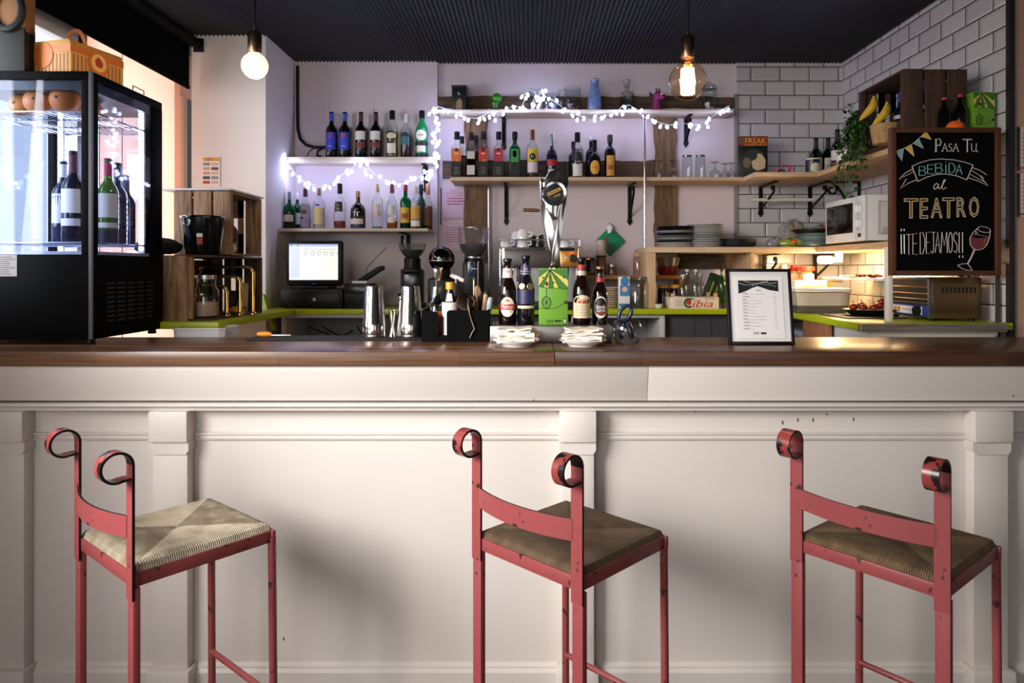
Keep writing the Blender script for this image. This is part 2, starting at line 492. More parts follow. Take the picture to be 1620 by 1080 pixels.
def tag(o, label, cat, group=None):
    o['label'] = label; o['category'] = cat
    if group: o['group'] = group
    return o
def thing(name, label, cat, loc=(0, 0, 0), rz=0.0, group=None):
    o = bpy.data.objects.new(name, None); COL.objects.link(o)
    o.empty_display_size = 0.05; o.location = loc; o.rotation_euler = (0, 0, rz)
    return tag(o, label, cat, group)
def struct(o):
    o['kind'] = 'structure'; return o
def dup(root, loc, rz=0.0, label=None, group=None, scale=None):
    r = root.copy(); COL.objects.link(r); r.location = loc; r.rotation_euler = (0, 0, rz)
    if label: r['label'] = label
    if group: r['group'] = group
    if scale: r.scale = scale
    for ch in list(root.children):
        c = ch.copy(); COL.objects.link(c); c.parent = r
        for g in list(ch.children):
            d = g.copy(); COL.objects.link(d); d.parent = c
    return r
def lines(mb, x0, x1, z0, z1, n, y, h=0.35, ragged=0.3, center=False, axis='y'):
    """rows of small print, too small to read"""
    st = (z1 - z0) / n
    for i in range(n):
        wd = (x1 - x0) * (1 - random.random() * ragged)
        a = (x0 + x1) / 2 - wd / 2 if center else x0
        zc = z1 - (i + 0.5) * st
        p = a
        while p < a + wd:
            q = min(a + wd, p + (x1 - x0) * random.uniform(0.06, 0.18))
            mb.box(p, q, y - 0.0003, y + 0.0001, zc - st * h / 2, zc + st * h / 2)
            p = q + (x1 - x0) * 0.025

# ================================================================== THE ROOM
PAINT = mat('d8c9cc', 0.6, vary=0.05, vscale=3, bump=0.25, bscale=14)
PLASTER = mat('e6dfdc', 0.6, vary=0.05, vscale=3, bump=0.3, bscale=18)
PINKWALL = mat('d9b3a0', 0.6, vary=0.06, vscale=2)
YB = 4.60                                              # back wall
b = MB(mat('5a4c42', 0.5, vary=0.25, vscale=5)); b.box(-3.2, 3.4, -2.0, 5.0, -0.1, 0); struct(b.build('floor'))
# black corrugated ceiling, ridges running front to back
b = MB(mat('0d0e11', 0.5, 0, 0.35, vary=0.25, vscale=2.0))
nx = int(6.2 / 0.00417)
ve, fa = [], []
for i in range(nx + 1):
    x = -2.9 + i * 0.00417
    z = 2.912 + 0.007 * math.cos(2 * math.pi * i / 6)
    ve += [(x, -1.5, z), (x, 4.7, z)]
for i in range(nx): fa.append((2 * i, 2 * i + 2, 2 * i + 3, 2 * i + 1))
b.add(ve, fa)
b.box(-2.9, 3.3, -1.5, 4.7, 2.93, 2.98)
struct(b.build('ceiling'))
# back wall: plain section, slightly recessed section with old beams, tiled section
b = MB(PAINT)
b.box(-1.75, X(692, 4.56), 4.56, 4.80, 0, 2.93)
b.box(X(692, 4.56), X(1166, YB), YB, 4.80, 0, 2.93)
struct(b.build('wall_back'))
b = MB(tile_mat('x')); b.box(X(1166, 4.58), 2.108, 4.58, 4.80, 0, 2.93); struct(b.build('wall_back_tiles'))
b = MB(mat('8d8482', 0.5)); b.box(X(1163, 4.57), X(1167, 4.57), 4.565, 4.60, 1.2, 2.7); struct(b.build('trim_1'))
b = MB(tile_mat('y')); b.box(2.108, 2.30, 3.0, 4.80, 0, 2.93); struct(b.build('wall_right'))
b = MB(mat('b18d7c', 0.6, vary=0.06, vscale=2)); b.box(2.112, 3.3, 2.99, 3.2, 0, 2.93); struct(b.build('wall_right_end'))
b = MB(mat('232026', 0.4)); b.box(2.100, 2.124, 2.976, 2.9998, 0, 2.93); struct(b.build('trim_2'))
# the white pillar between the left wall and the back wall
b = MB(PLASTER); b.box(-1.995, -1.555, 4.05, 4.80, 0, 2.93); struct(b.build('wall_left_pillar'))
# left wall with a shop window
b = MB(PINKWALL)
b.box(-2.35, -2.2, 4.32, 4.80, 0, 2.93); b.box(-2.35, -2.2, 3.35, 3.40, 0, 2.93)
b.box(-2.35, -2.2, 3.40, 4.32, 0, 0.9); b.box(-2.35, -2.2, 3.40, 4.32, 2.75, 2.93)
b.box(-2.35, -2.2, -1.6, -0.48, 0, 2.93); b.box(-2.35, -2.2, 1.32, 1.75, 0, 2.93); b.box(-2.35, -2.2, -0.48, 1.32, 0, 1.40); b.box(-2.35, -2.2, -0.48, 1.32, 2.76, 2.93)
b.box(-2.35, -2.2, 1.75, 3.35, 0, 1.35)
b.box(-2.35, -2.2, 1.75, 3.35, 2.68, 2.93)
struct(b.build('wall_left'))
t = thing('window_1', 'white framed shop window in the left wall beside the black display fridge', 'window', (-2.2, 2.55, 1.35)); t['kind'] = 'structure'
m = MB(mat('e9e6e4', 0.4))
for y0, y1, z0, z1 in ((-0.8, -0.74, 0, 1.33), (0.74, 0.8, 0, 1.33), (-0.8, 0.8, 0, 0.06), (-0.8, 0.8, 1.25, 1.33)):
    m.box(-0.12, 0.03, y0, y1, z0, z1, 0.006)
m.build('window_frame', t)
m = MB(glass('fbfdff')); m.box(-0.075, -0.07, -0.74, 0.74, 0.06, 1.25); m.build('window_pane', t)
t = thing('window_2', 'tall window screened with peach film, between the black display fridge and the pillar', 'window', (-2.2, 3.86, 0.9)); t['kind'] = 'structure'
FILMP, tt, bb, oo = nt('peach_film'); tt.nodes.remove(bb)
tl = tt.nodes.new('ShaderNodeBsdfTranslucent'); tl.inputs[0].default_value = (*lin('fbe3d6'), 1)
df = tt.nodes.new('ShaderNodeBsdfDiffuse'); df.inputs[0].default_value = (*lin('e8c4b2'), 1)
mxs = tt.nodes.new('ShaderNodeMixShader'); mxs.inputs[0].default_value = 0.25
tt.links.new(tl.outputs[0], mxs.inputs[1]); tt.links.new(df.outputs[0], mxs.inputs[2]); tt.links.new(mxs.outputs[0], oo.inputs['Surface'])
m = MB(FILMP); m.box(-0.04, -0.038, -.455, .455, 0.005, 1.845); m.build('window_pane', t)
m = MB(mat('a98f80', .6)); m.box(-.037, -.033, -.10, -.097, 0, 1.85); m.box(-.06, .0, -.46, -.452, 0, 1.85); m.build('window_frame', t)
# dark frame upright and pale jamb beside the pillar
b = MB(mat('2b2624', 0.5)); b.box(-2.2, -2.185, 4.37, 4.44, 0, 2.62); b.use(mat('b3a293', .6)); b.box(-2.2, -2.18, 4.32, 4.37, 0, 2.62); struct(b.build('trim_3'))
t = thing('window_3', 'white framed side window in the left wall, in front of the bar', 'window', (-2.2, 0.42, 1.40)); t['kind'] = 'structure'
m = MB(mat('e9e6e4', 0.4))
for y0, y1, z0, z1 in ((-0.90, -0.86, 0, 1.36), (0.86, 0.90, 0, 1.36), (-0.86, 0.86, 0, 0.04), (-0.86, 0.86, 1.32, 1.36)): m.box(-0.12, 0.0, y0, y1, z0, z1, 0.004)
m.build('window_frame', t)
m = MB(glass('fbfdff')); m.box(-0.075, -0.07, -0.86, 0.86, 0.04, 1.32); m.build('window_pane', t)
# the shop front behind the camera: a wall with a wide window opening
b = MB(mat('d2cbc6', 0.6))
b.box(-2.35, -2.2, -1.7, -1.55, 0, 2.93); b.box(-0.2, 0.55, -1.7, -1.55, 0, 2.93); b.box(1.55, 3.3, -1.7, -1.55, 0, 2.93)
b.box(-2.2, -0.2, -1.7, -1.55, 0, 0.8); b.box(-2.2, -0.2, -1.7, -1.55, 2.6, 2.93); b.box(0.55, 1.55, -1.7, -1.55, 2.4, 2.93); b.box(0.55, 1.55, -1.7, -1.55, 0, 0.35)  # right-hand opening added, unseen, for reflections in the steel and soft fill
struct(b.build('wall_front'))
b = MB(mat('b9b2ae', 0.6)); b.box(3.25, 3.4, -1.7, 3.2, 0, 2.93); struct(b.build('wall_right_front'))
# narrow pipe outline on the wall and old timbers let into the recessed wall
for (x0, x1, y0, y1, lab, nm) in ((735, 771, 170, 415, 'old upright timber in the wall left of the chrome rod', 'timber_post'),
                                  (1036, 1071, 176, 392, 'old upright timber in the wall behind the plate stacks', 'timber_post')):
    m = MB(OLDZ)
    n = 14; L0, R0 = [], []
    for i in range(n + 1):
        z = Z(y1, 4.57) + (Z(y0, 4.57) - Z(y1, 4.57)) * i / n
        L0.append((X(x0, 4.57) + random.uniform(-.008, .008), z)); R0.append((X(x1, 4.57) + random.uniform(-.008, .008), z))
    m.prism(L0 + R0[::-1], 'y', 4.572, 4.605)
    tag(m.build(nm), lab, 'timber', 'old timbers in the back wall')
for (x0, x1, y0, y1, lab) in ((692, 1160, 153, 170, 'old dark timber running along the wall behind the top shelf'),
                              (700, 1035, 254, 281, 'old dark timber running along the wall behind the liqueur bottles')):
    m = MB(OLDX)
    n = 20; A, B = [], []
    for i in range(n + 1):
        x = X(x0, 4.57) + (X(x1, 4.57) - X(x0, 4.57)) * i / n
        A.append((x, Z(y1, 4.57) + random.uniform(-.006, .006))); B.append((x, Z(y0, 4.57) + random.uniform(-.008, .008)))
    m.prism(A + B[::-1], 'y', 4.566, 4.605)
    tag(m.build('timber_beam'), lab, 'timber', 'old timbers in the back wall')
m = MB(OLDX); m.box(X(1075, 4.55), X(1163, 4.55), 4.545, 4.605, Z(425, 4.55), Z(399, 4.55), 0.004)
tag(m.build('timber_beam'), 'old dark timber under the plate shelf, above the clip-top bottles', 'timber', 'old timbers in the back wall')

# ================================================================== THE BAR
YP, YF = 2.42, 2.345
CREAM = mat('cfc6bf', 0.42, vary=0.03, vscale=2.5, bump=0.06, bscale=9)
BT = 1.243                                             # bar top height
bar = thing('bar_counter', 'cream painted panelled bar counter with square pilasters along its front', 'bar counter', (0, YP, 0))
def barbox(name, x0, x1, ya, yb, z0, z1, bev=0.004):
    m = MB(CREAM); m.box(x0, x1, ya - YP, yb - YP, z0, z1, bev); return m.build(name, bar)
XL, XR = -2.195, 2.75
m = MB(CREAM); m.box(XL, XR, 0, 0.03, 0, 1.06)
m.build('panel', bar)
for (p0, p1) in ((XL, X(1025, YF)), (X(1025.8, YF), XR)):
    m = MB(CREAM); m.prism([(2.338 - YP, 1.193), (2.338 - YP, 1.178), (2.366 - YP, 1.067), (.06, 1.067), (.06, 1.193)], 'x', p0, p1, .0015); m.build('fascia', bar)
m = MB(CREAM)
m.prism([(-0.050, 1.032), (-0.052, 1.044), (-0.070, 1.050), (-0.070, 1.0605), (0.0, 1.0605), (0, 1.032)], 'x', XL, XR)
m.build('cornice_moulding', bar)
PIL = [(-2 + .02, X(38, 2.37)), (X(240, 2.37), X(297, 2.37)), (X(887, 2.37), X(941, 2.37)), (X(1540, 2.37), X(1597, 2.37))]
for (p0, p1) in PIL:
    m = MB(CREAM)
    m.box(p0 + .002, p1 - .002, -0.048, 0.0, 0.135, 0.925, 0.003)
    m.box(p0 - .004, p1 + .004, -0.066, 0.0, 0.925, 1.0315, 0.003)
    # shoulder with the stepped corner below the block
    m.prism([(p0 - .004, .925), (p1 + .004, .925), (p1 + .004, .895), (p1 - .006, .88), (p0 + .006, .88), (p0 - .004, .895)], 'y', -0.054, -0.001)
    m.box(p0 - .012, p1 + .012, -0.070, 0.0, 0.0, 0.135, 0.005)
    m.build('pilaster', bar)
edges = [XL] + [v for p in PIL for v in p] + [XR]
for i in range(0, len(edges), 2):
    x0, x1 = edges[i], edges[i + 1]
    if x1 - x0 < 0.05: continue
    m = MB(CREAM)
    m.prism([(0.0, .918), (-.010, .921), (-.012, .927), (-.006, .931), (-.006, .936), (-.014, .940), (-.014, .945), (0, .948)], 'x', x0, x1)
    m.build('rail_moulding', bar)
    m = MB(CREAM)
    m.prism([(0, 0), (-.022, 0), (-.022, .105), (-.012, .115), (-.012, .122), (-.004, .128), (0, .132)], 'x', x0, x1)
    m.build('plinth', bar)
# nail holes and dents in the paint
m = MB(mat('4a423c', .8))
for (px, py) in ((503, 583), (548, 587), (807, 582), (844, 633), (1238, 668), (1262, 664), (1286, 664), (1230, 688), (1308, 655), (1350, 663), (1602, 588), (1603, 626), (449, 1010), (1100, 650)):
    yy = YF if py < 634 else YP
    m.cbox((X(px, yy), yy - YP - .0005, Z(py, yy)), (0.004, 0.002, 0.006 if py < 660 else 0.012))
m.build('nail_hole', bar)
WAL = (stave_mat('553826', '936a4b'), stave_mat('3c261a', '66432e'))
xs = X(878, 2.32)
for (x0, x1, lab) in ((XL, xs - .0006, 'walnut stave bar top carrying the display fridge, left of the joint'),
                      (xs + .0006, XR, 'walnut stave bar top carrying the framed menu, right of the joint')):
    m = MB(WAL[0] if x0 < 0 else WAL[1]); m.box(x0, x1, 2.32, 2.82, 1.193, BT, 0.003)
    o = m.build('worktop'); tag(o, lab, 'bar top', 'walnut bar tops')
# pale shelf on the working side of the bar, behind and below the top
m = MB(mat('cbc3bd', 0.4)); m.box(XL, 1.40, 2.83, 3.10, 1.03, 1.06, 0.003)
m.box(XL, 1.40, 2.80, 2.83, 0.0, 1.19)
tag(m.build('under_shelf'), 'pale service shelf fixed behind the bar, below its top', 'shelf')

# ================================================================== THE STOOLS
RED = chipped('883f40', '341917', 0.35, 30)
BARE = mat('1c1312', .4, .3)
REDWORN = chipped('8a3a38', '1d1413', 0.50, 22, 0.25)
def make_stool(label, rush, loc, rz):
    t = thing('bar_stool', label, 'stool', loc, rz, 'red metal bar stools')
    w = 0.185; zs = 0.755
    m = MB(RED)
    for a in (-1, 1):
        m.box(-w - .012, w + .012, a * w - .006, a * w + .006, zs - .022, zs + .012, .002)
        m.box(a * w - .006, a * w + .006, -w, w, zs - .022, zs + .012, .002)
    m.build('seat_frame', t)
    # rush seat, domed, rolled over the rails
    N = 28; h = 0.192
    ve, fa = [], []
    for i in range(N + 1):
        for j in range(N + 1):
            u, v = 2 * i / N - 1, 2 * j / N - 1
            e = max(abs(u), abs(v))
            dip = 0.006 * (1 - abs(abs(u) - abs(v)) ** 0.5) * (1 - e)
            z = zs + .034 - 0.030 * max(0, (e - .86) / .14) ** 2.2 + 0.004 * (1 - e) - dip
            ve.append((u * h * (1 - .02 * (e > .99)), v * h * (1 - .02 * (e > .99)), z))
    for i in range(N):
        for j in range(N):
            a = i * (N + 1) + j; fa.append((a, a + N + 1, a + N + 2, a + 1))
    m = MB(rush); m.add(ve, fa)
    m.box(-h + .004, h - .004, -h + .004, h - .004, zs - .006, zs + .006, .004)
    m.build('rush_seat', t)
    for sx in (-1, 1):
        m = MB(RED); m.cbox((sx * w, -w, (zs - .02) / 2), (.034, .018, zs - .02), .002); m.build('leg', t)
        m = MB(RED); m.tube([(sx * w * 1.02, w * 1.03, 0), (sx * w, w, zs - .01)], .0115, 12); m.build('leg', t)
        # upright with the scroll rolled backwards
        m = MB(RED); rr = .036; zt = 1.04; y0 = -w - .008
        pts = [(sx * w, y0, zs - .05), (sx * w, y0, .9), (sx * w, y0, zt)]
        m.sweep(pts, (1, 0, 0), .036, .007, edge=BARE)
        post = m.build('back_post', t)
        m = MB(REDWORN)
        arc = [(sx * w, y0 - rr + rr * math.cos(R_(a)), zt + rr * math.sin(R_(a))) for a in range(0, 289, 12)]
        arc += [(sx * w, y0 - rr + .030, zt - rr + .003)]
        m.sweep(arc, (1, 0, 0), .037, .0065, edge=BARE); m.build('scroll', post)
    m = MB(RED)
    pts = [(x / 12 * (w - .014), -w - .010 - .030 * (1 - (x / 12) ** 2), zs + .128) for x in range(-12, 13)]
    m.sweep(pts, (0, 0, 1), .054, .006, edge=BARE); m.build('back_rail', t)
    m = MB(RED); m.tube([(-w, w, .285), (w, w, .285)], .009, 10); m.build('stretcher', t)
    for sx in (-1, 1):
        m = MB(RED); m.tube([(sx * w, w, .17), (sx * w, -w, .17)], .009, 10); m.build('stretcher', t)
    return t
make_stool('red metal bar stool with a pale straw rush seat', rush_mat('75644c', 'dcd0b8', .30, .95), (-1.003, 1.956, 0), R_(-39.5))
make_stool('red metal bar stool with a brown rush seat, in front of the middle pilaster', rush_mat('2a1e14', '6e563c', .12), (.124, 1.934, 0), R_(-44.4))
make_stool('red metal bar stool with a brown rush seat, nearest the right-hand pilaster', rush_mat('302214', '7a6040', .12), (1.02, 1.892, 0), R_(-50.6))

# ================================================================== ROLLER BLIND, PENDANT LAMPS
t = thing('roller_blind', 'black roller blind over the left window, half lowered', 'blind', (-1.95, 2.9, E + 1.33))
m = MB(mat('070708', .7, 0, .1)); m.tube([(0, -1.3, 0), (0, 1.07, 0)], .034, 16); m.build('roller', t)
m = MB(mat('060607', .9, 0, .05)); m.box(-.012, -.009, -1.3, 1.05, -.275, .02); m.box(-.018, -.003, -1.3, 1.05, -.285, -.265, .003); m.build('fabric', t)
m = MB(BLACK); m.tube([(0, 1.07, 0), (0, 1.14, 0)], .022, 12); m.box(-.03, .03, 1.135, 1.15, -.04, .04, .004); m.build('bracket', t)

def pendant(px, ybulb, rb, label, warm, strong, nm):
    Y = 2.45
    x = X(px, Y); zb = Z(ybulb, Y)
    t = thing('pendant_lamp', label, 'lamp', (x, Y, zb), 0, 'bare bulb pendant lamps over the bar')
    zs = Z(92 if rb > .05 else 85, Y) - zb
    m = MB(BLACK); m.tube([(0, 0, zs + .1), (0, 0, 2.91 - zb)], .0045, 8); m.lathe([(.045, 2.885 - zb), (.05, 2.89 - zb), (.05, 2.905 - zb), (0, 2.906 - zb)], seg=20); m.build('cord', t)
    m = MB(mat('9a7a60', .25, 1.0)); m.lathe([(0, zs - .002), (.023, zs), (.024, zs + .004), (.024, zs + .072), (.021, zs + .077), (.008, zs + .079), (.007, zs + .095), (0, zs + .096)], seg=24); m.build('socket', t)
    if strong:   # clear globe with a glowing filament cage
        m = MB(glass('fff1dc', .02, .03, 0, .85)); pr = [(.0, -rb)]
        pr += [(rb * math.sin(R_(a)), -rb * math.cos(R_(a))) for a in range(10, 158, 8)]
        pr += [(.024, zs - .014), (.021, zs + .0)]
        m.lathe(pr, seg=32, caps=False); bg = m.build('bulb_glass', t)
        m = MB(emis('ffb860', 45))
        for k in range(10):
            a = 2 * math.pi * k / 10
            m.tube([(.020 * math.cos(a), .020 * math.sin(a), -.045), (.0215 * math.cos(a), .0215 * math.sin(a), 0), (.019 * math.cos(a), .019 * math.sin(a), .046)], .0048, 5)
        m.build('filament', bg)
        point('pendant_light', (x, Y, zb), 15, (1.0, 0.76, 0.50), 0.03)
        m = MB(glass('ffe9c8')); m.lathe([(.004, -.05), (.006, .06), (.012, .075)], seg=10); m.build('filament_stem', bg)
    else:
        m = MB(emis('ffd08a', 3.2)); pr = [(0, -rb)] + [(rb * math.sin(R_(a)), -rb * math.cos(R_(a))) for a in range(10, 148, 8)] + [(.022, zs - .008), (.021, zs)]
        m.lathe(pr, seg=28); m.build('bulb_glass', t)
        point('pendant_light', (x, Y + .002, zb - rb - .03), 7, (1.0, 0.78, 0.55), 0.03)
    return t
pendant(1088, 129, .068, 'large clear globe pendant bulb with a glowing filament, above the framed menu', 1, True, 0)
pendant(403, 104, .046, 'small round glowing pendant bulb in front of the white pillar', 1, False, 0)

# ================================================================== DISPLAY FRIDGE
FX0, FX1, FY0, FY1 = -2.09, -1.616, 2.53, 3.02
zb, zt = BT + .018, 2.258
fr = thing('display_fridge', 'tall black glass display fridge standing on the left end of the bar', 'fridge', ((FX0 + FX1) / 2, (FY0 + FY1) / 2, BT))
def fl(x0, x1, y0, y1, z0, z1): return (x0 - (FX0 + FX1) / 2, x1 - (FX0 + FX1) / 2, y0 - (FY0 + FY1) / 2, y1 - (FY0 + FY1) / 2, z0 - BT, z1 - BT)
FB = mat('030304', .6, 0, .05)
z1 = 1.578
m = MB(FB); m.box(*fl(FX0, FX1, FY0, FY1, zb, z1), .006)
m.use(mat('040405', .6))
for r in range(9):
    for c in range(5):
        y = FY0 + .09 + c * .068; z = zb + .06 + r * .018
        m.box(*fl(FX1 - .0005, FX1 + .0012, y, y + .05, z, z + .007))
bc = m.build('base_cabinet', fr)
m = MB(FB); m.box(*fl(FX0, FX1, FY0, FY1, 2.226, zt), .005); m.build('top_panel', fr)
for (x0, x1, y0, y1) in ((FX1 - .040, FX1, FY0, FY0 + .040), (FX0, FX0 + .04, FY0, FY0 + .04), (FX1 - .03, FX1, FY1 - .085, FY1), (FX0, FX0 + .03, FY1 - .05, FY1)):
    m = MB(FB); m.box(*fl(x0, x1, y0, y1, z1, 2.227), .003); m.build('corner_post', fr)
m = MB(mat('55565a', .5, .3)); m.box(*fl(FX1 - .010, FX1 + .0035, FY0 - .0035, FY0 + .006, zb + .002, zt - .003), .001); m.build('edge_strip', fr)
FG = glass('f2f6ff', .02, -.022)
for (x0, x1, y0, y1) in ((FX0 + .04, FX1 - .04, FY0 + .004, FY0 + .009), (FX1 - .009, FX1 - .004, FY0 + .04, FY1 - .085), (FX0 + .004, FX0 + .009, FY0 + .04, FY1 - .05)):
    m = MB(FG); m.box(*fl(x0, x1, y0, y1, z1, 2.226)); m.build('glass_pane', fr)
m = MB(FG); m.box(*fl(FX0 + .03, FX1 - .03, FY1 - .012, FY1 - .006, z1, 2.226)); m.build('glass_door', fr)
m = MB(mat('b9c2d8', .35)); m.box(*fl(FX0 + .012, FX1 - .012, FY0 + .012, FY1 - .015, z1, z1 + .012)); m.build('floor_tray', fr)
m = MB(mat('20232b', .4)); m.box(*fl(FX0 + .012, FX1 - .012, FY0 + .012, FY1 - .015, 2.19, 2.226)); m.build('light_housing', fr)
LED = emis('cfdcff', 40)
for (x, y) in ((FX1 - .036, FY1 - .10), (FX0 + .062, FY1 - .055), (FX0 + .20, FY1 - .03), (FX0 + .035, FY0 + .06)):
    m = MB(mat('dfe6f5', .4)); m.box(*fl(x - .012, x + .012, y - .003, y + .006, z1 + .01, 2.19)); ls = m.build('light_strip', fr)
    m = MB(LED)
    for k in range(24):
        z = z1 + .03 + k * .0245; m.box(*fl(x - .008, x + .008, y - .007, y - .003, z, z + .015))
    m.build('led_row', ls)
def rack(z):
    m = MB(mat('c9ccd4', .2, 1.0))
    x0, x1, y0, y1 = FX0 + .02, FX1 - .02, FY0 + .02, FY1 - .03
    o = lambda x, y: (x - (FX0 + FX1) / 2, y - (FY0 + FY1) / 2, z - BT)
    m.tube([o(x0, y0), o(x1, y0), o(x1, y1), o(x0, y1)], .004, 6, closed=True)
    for i in range(1, 19): m.tube([o(x0 + (x1 - x0) * i / 19, y0), o(x0 + (x1 - x0) * i / 19, y1)], .0018, 5)
    for j in (1, 2): m.tube([o(x0, y0 + (y1 - y0) * j / 3), o(x1, y0 + (y1 - y0) * j / 3)], .0028, 5)
    m.build('wire_rack', fr)
RZ1, RZ2 = 2.112, 1.622
rack(RZ1); rack(RZ2)
for sx in (-1, 1):
    for sy in (-1, 1): m = MB(BLACK); m.lathe([(.016, 0), (.018, .004), (.014, .02)], (sx * .21, sy * .21, 0), 12); m.build('foot', fr)
m = MB(mat('9a9492', .6)); m.box(*fl(X(-14, FY0), X(27, FY0), FY0 - .0012, FY0 + .0, Z(437, FY0), Z(403, FY0)))
m.use(mat('4a4644', .7)); o_ = fl(X(-12, FY0), X(25, FY0), FY0, FY0, Z(435, FY0), Z(405, FY0)); lines(m, o_[0], o_[1], o_[4], o_[5], 9, o_[2] - .0015)
m.build('rating_sticker', bc)
m = MB(mat('8e5a30', .5, .6)); m.tube([(.236, .02, zt - BT), (.236, .02, zt - BT + .016), (.236, .10, zt - BT + .016), (.236, .10, zt - BT)], .0025, 6); m.build('lid_wire', fr)
# oranges on the top rack
def orange(loc, r, label, h='d98a3e', rot=0):
    t = thing('orange', label, 'orange', loc, rot, 'oranges in the display fridge')
    m = MB(mat(h, .5, bump=.35, bscale=160)); m.sph((0, 0, r * .94), (r, r, r * .94), 24, 16); m.build('peel', t)
    m = MB(mat('5a5a2c', .7)); m.lathe([(0, 0), (.006, .001), (.004, .004), (0, .005)], seg=8, M=Matrix.Translation((0, -r * .985, r * .98)) @ Matrix.Rotation(R_(90), 4, 'X')); m.build('stem_end', t)
    return t
orange((X(28, 2.62), 2.64, RZ1 + .004), .043, 'leftmost orange of the row on the top rack of the display fridge')
orange((X(63, 2.62), 2.61, RZ1 + .004), .049, 'middle orange of the row on the top rack of the display fridge', 'd0803a', .3)
orange((X(103, 2.60), 2.60, RZ1 + .004), .052, 'largest orange, with its stem end showing, by the front glass of the display fridge', 'cf7a34')
orange((X(148, 2.76), 2.74, RZ1 + .004), .046, 'orange behind the black corner post of the display fridge', 'd6894a')
# cake carrier and paper bag on top of the fridge
zc = zt
t = thing('cake_box', 'orange striped cardboard cake box with a loop handle, on top of the fridge', 'box', (-1.70, 2.54, zc), R_(-15))
OR1, OR2, OR3 = mat('d9a050', .55), mat('b06a28', .55), mat('d2701e', .5)
m = MB(OR1)
bw, bd, bh = .235, .235, .125
m.prism([(-bw, 0), (0, 0), (0, .105), (-.012, .125), (-bw + .03, .125), (-bw, .105)], 'y', 0, bd, .002)
m.use(OR2)
for k in range(13): m.box(.0003, .0012, .008 + k * .017, .015 + k * .017, .002, .072)
for k in range(13): m.box(-bw + .008 + k * .0172, -bw + .015 + k * .0172, -.0012, -.0003, .002, .072)
m.use(OR3)
m.box(.0004, .0016, 0, bd, .078, .105); m.box(-bw, 0, -.0016, -.0004, .078, .105)
m.lathe([(0, 0), (.047, 0), (.047, .002), (0, .002)], seg=24, M=Matrix.Translation((.001, bd * .5, .062)) @ Matrix.Rotation(R_(90), 4, 'Y'))
m.lathe([(0, 0), (.047, 0), (.047, .002), (0, .002)], seg=24, M=Matrix.Translation((-bw * .55, -.001, .07)) @ Matrix.Rotation(R_(90), 4, 'X'))
m.use(mat('f0c060', .5)); m.lathe([(0, 0), (.034, 0), (.034, .003), (0, .003)], seg=24, M=Matrix.Translation((.001, bd * .5, .064)) @ Matrix.Rotation(R_(90), 4, 'Y'))
m.use(mat('b5301c', .5)); m.prism([(bd * .5 - .013, .05), (bd * .5 + .012, .046), (bd * .5 + .018, .066), (bd * .5 + .004, .082), (bd * .5 - .004, .087), (bd * .5 - .018, .072)], 'x', .004, .0052)
m.build('carton', t)
m = MB(OR3); m.sweep([(-.10 + .05 * math.cos(R_(a)), bd * .45, .122 + .075 * math.sin(R_(a))) for a in range(0, 181, 12)], (0, 1, 0), .004, .016); m.build('loop_handle', t)
t = thing('paper_carrier', 'brown paper carrier with a dark handle, at the left end of the fridge top', 'bag', (-1.985, 2.536, zc))
m = MB(mat('8f6138', .7)); m.prism([(-.10, 0), (.115, 0), (.118, .30), (-.10, .30)], 'y', 0, .055, .004); m.build('body', t)
m = MB(mat('15120f', .7)); m.box(-.101, .1165, -.002, .057, 0, .165, .004)
m.tube([(.055 + .055 * math.cos(R_(a)), -.006, .225 + .07 * math.sin(R_(a))) for a in range(0, 360, 20)], .014, 8, closed=True)
m.build('dark_sleeve', t)

# ================================================================== BOTTLES
PROF = {
 'wine':   [(.92, 0), (1, .015), (1, .57), (.97, .62), (.80, .67), (.52, .715), (.40, .75), (.36, .80), (.35, .955), (.40, .96), (.40, .985), (.35, .99)],
 'spirit': [(.93, 0), (1, .012), (1, .60), (.95, .645), (.75, .685), (.48, .72), (.37, .75), (.34, .86), (.34, .9)],
 'tall':   [(.93, 0), (1, .012), (1, .50), (.93, .57), (.70, .64), (.45, .71), (.36, .76), (.33, .88), (.33, .9)],
 'squat':  [(.93, 0), (1, .015), (1, .45), (.96, .53), (.80, .60), (.50, .66), (.30, .70), (.26, .80), (.26, .9)],
 'waist':  [(.90, 0), (.95, .012), (.98, .12), (.86, .28), (.88, .36), (1, .50), (1, .56), (.88, .64), (.60, .71), (.40, .77), (.35, .84), (.33, .9)],
 'beer':   [(.93, 0), (1, .012), (1, .46), (.97, .53), (.84, .60), (.66, .67), (.52, .75), (.43, .86), (.41, .935), (.46, .945), (.46, .96), (.42, .965)],
}
def prof_r(kind, z):
    p = PROF[kind]
    for (r0, z0), (r1, z1) in zip(p, p[1:]):
        if z0 <= z <= z1: return r0 + (r1 - r0) * (z - z0) / max(1e-6, z1 - z0)
    return p[-1][0]
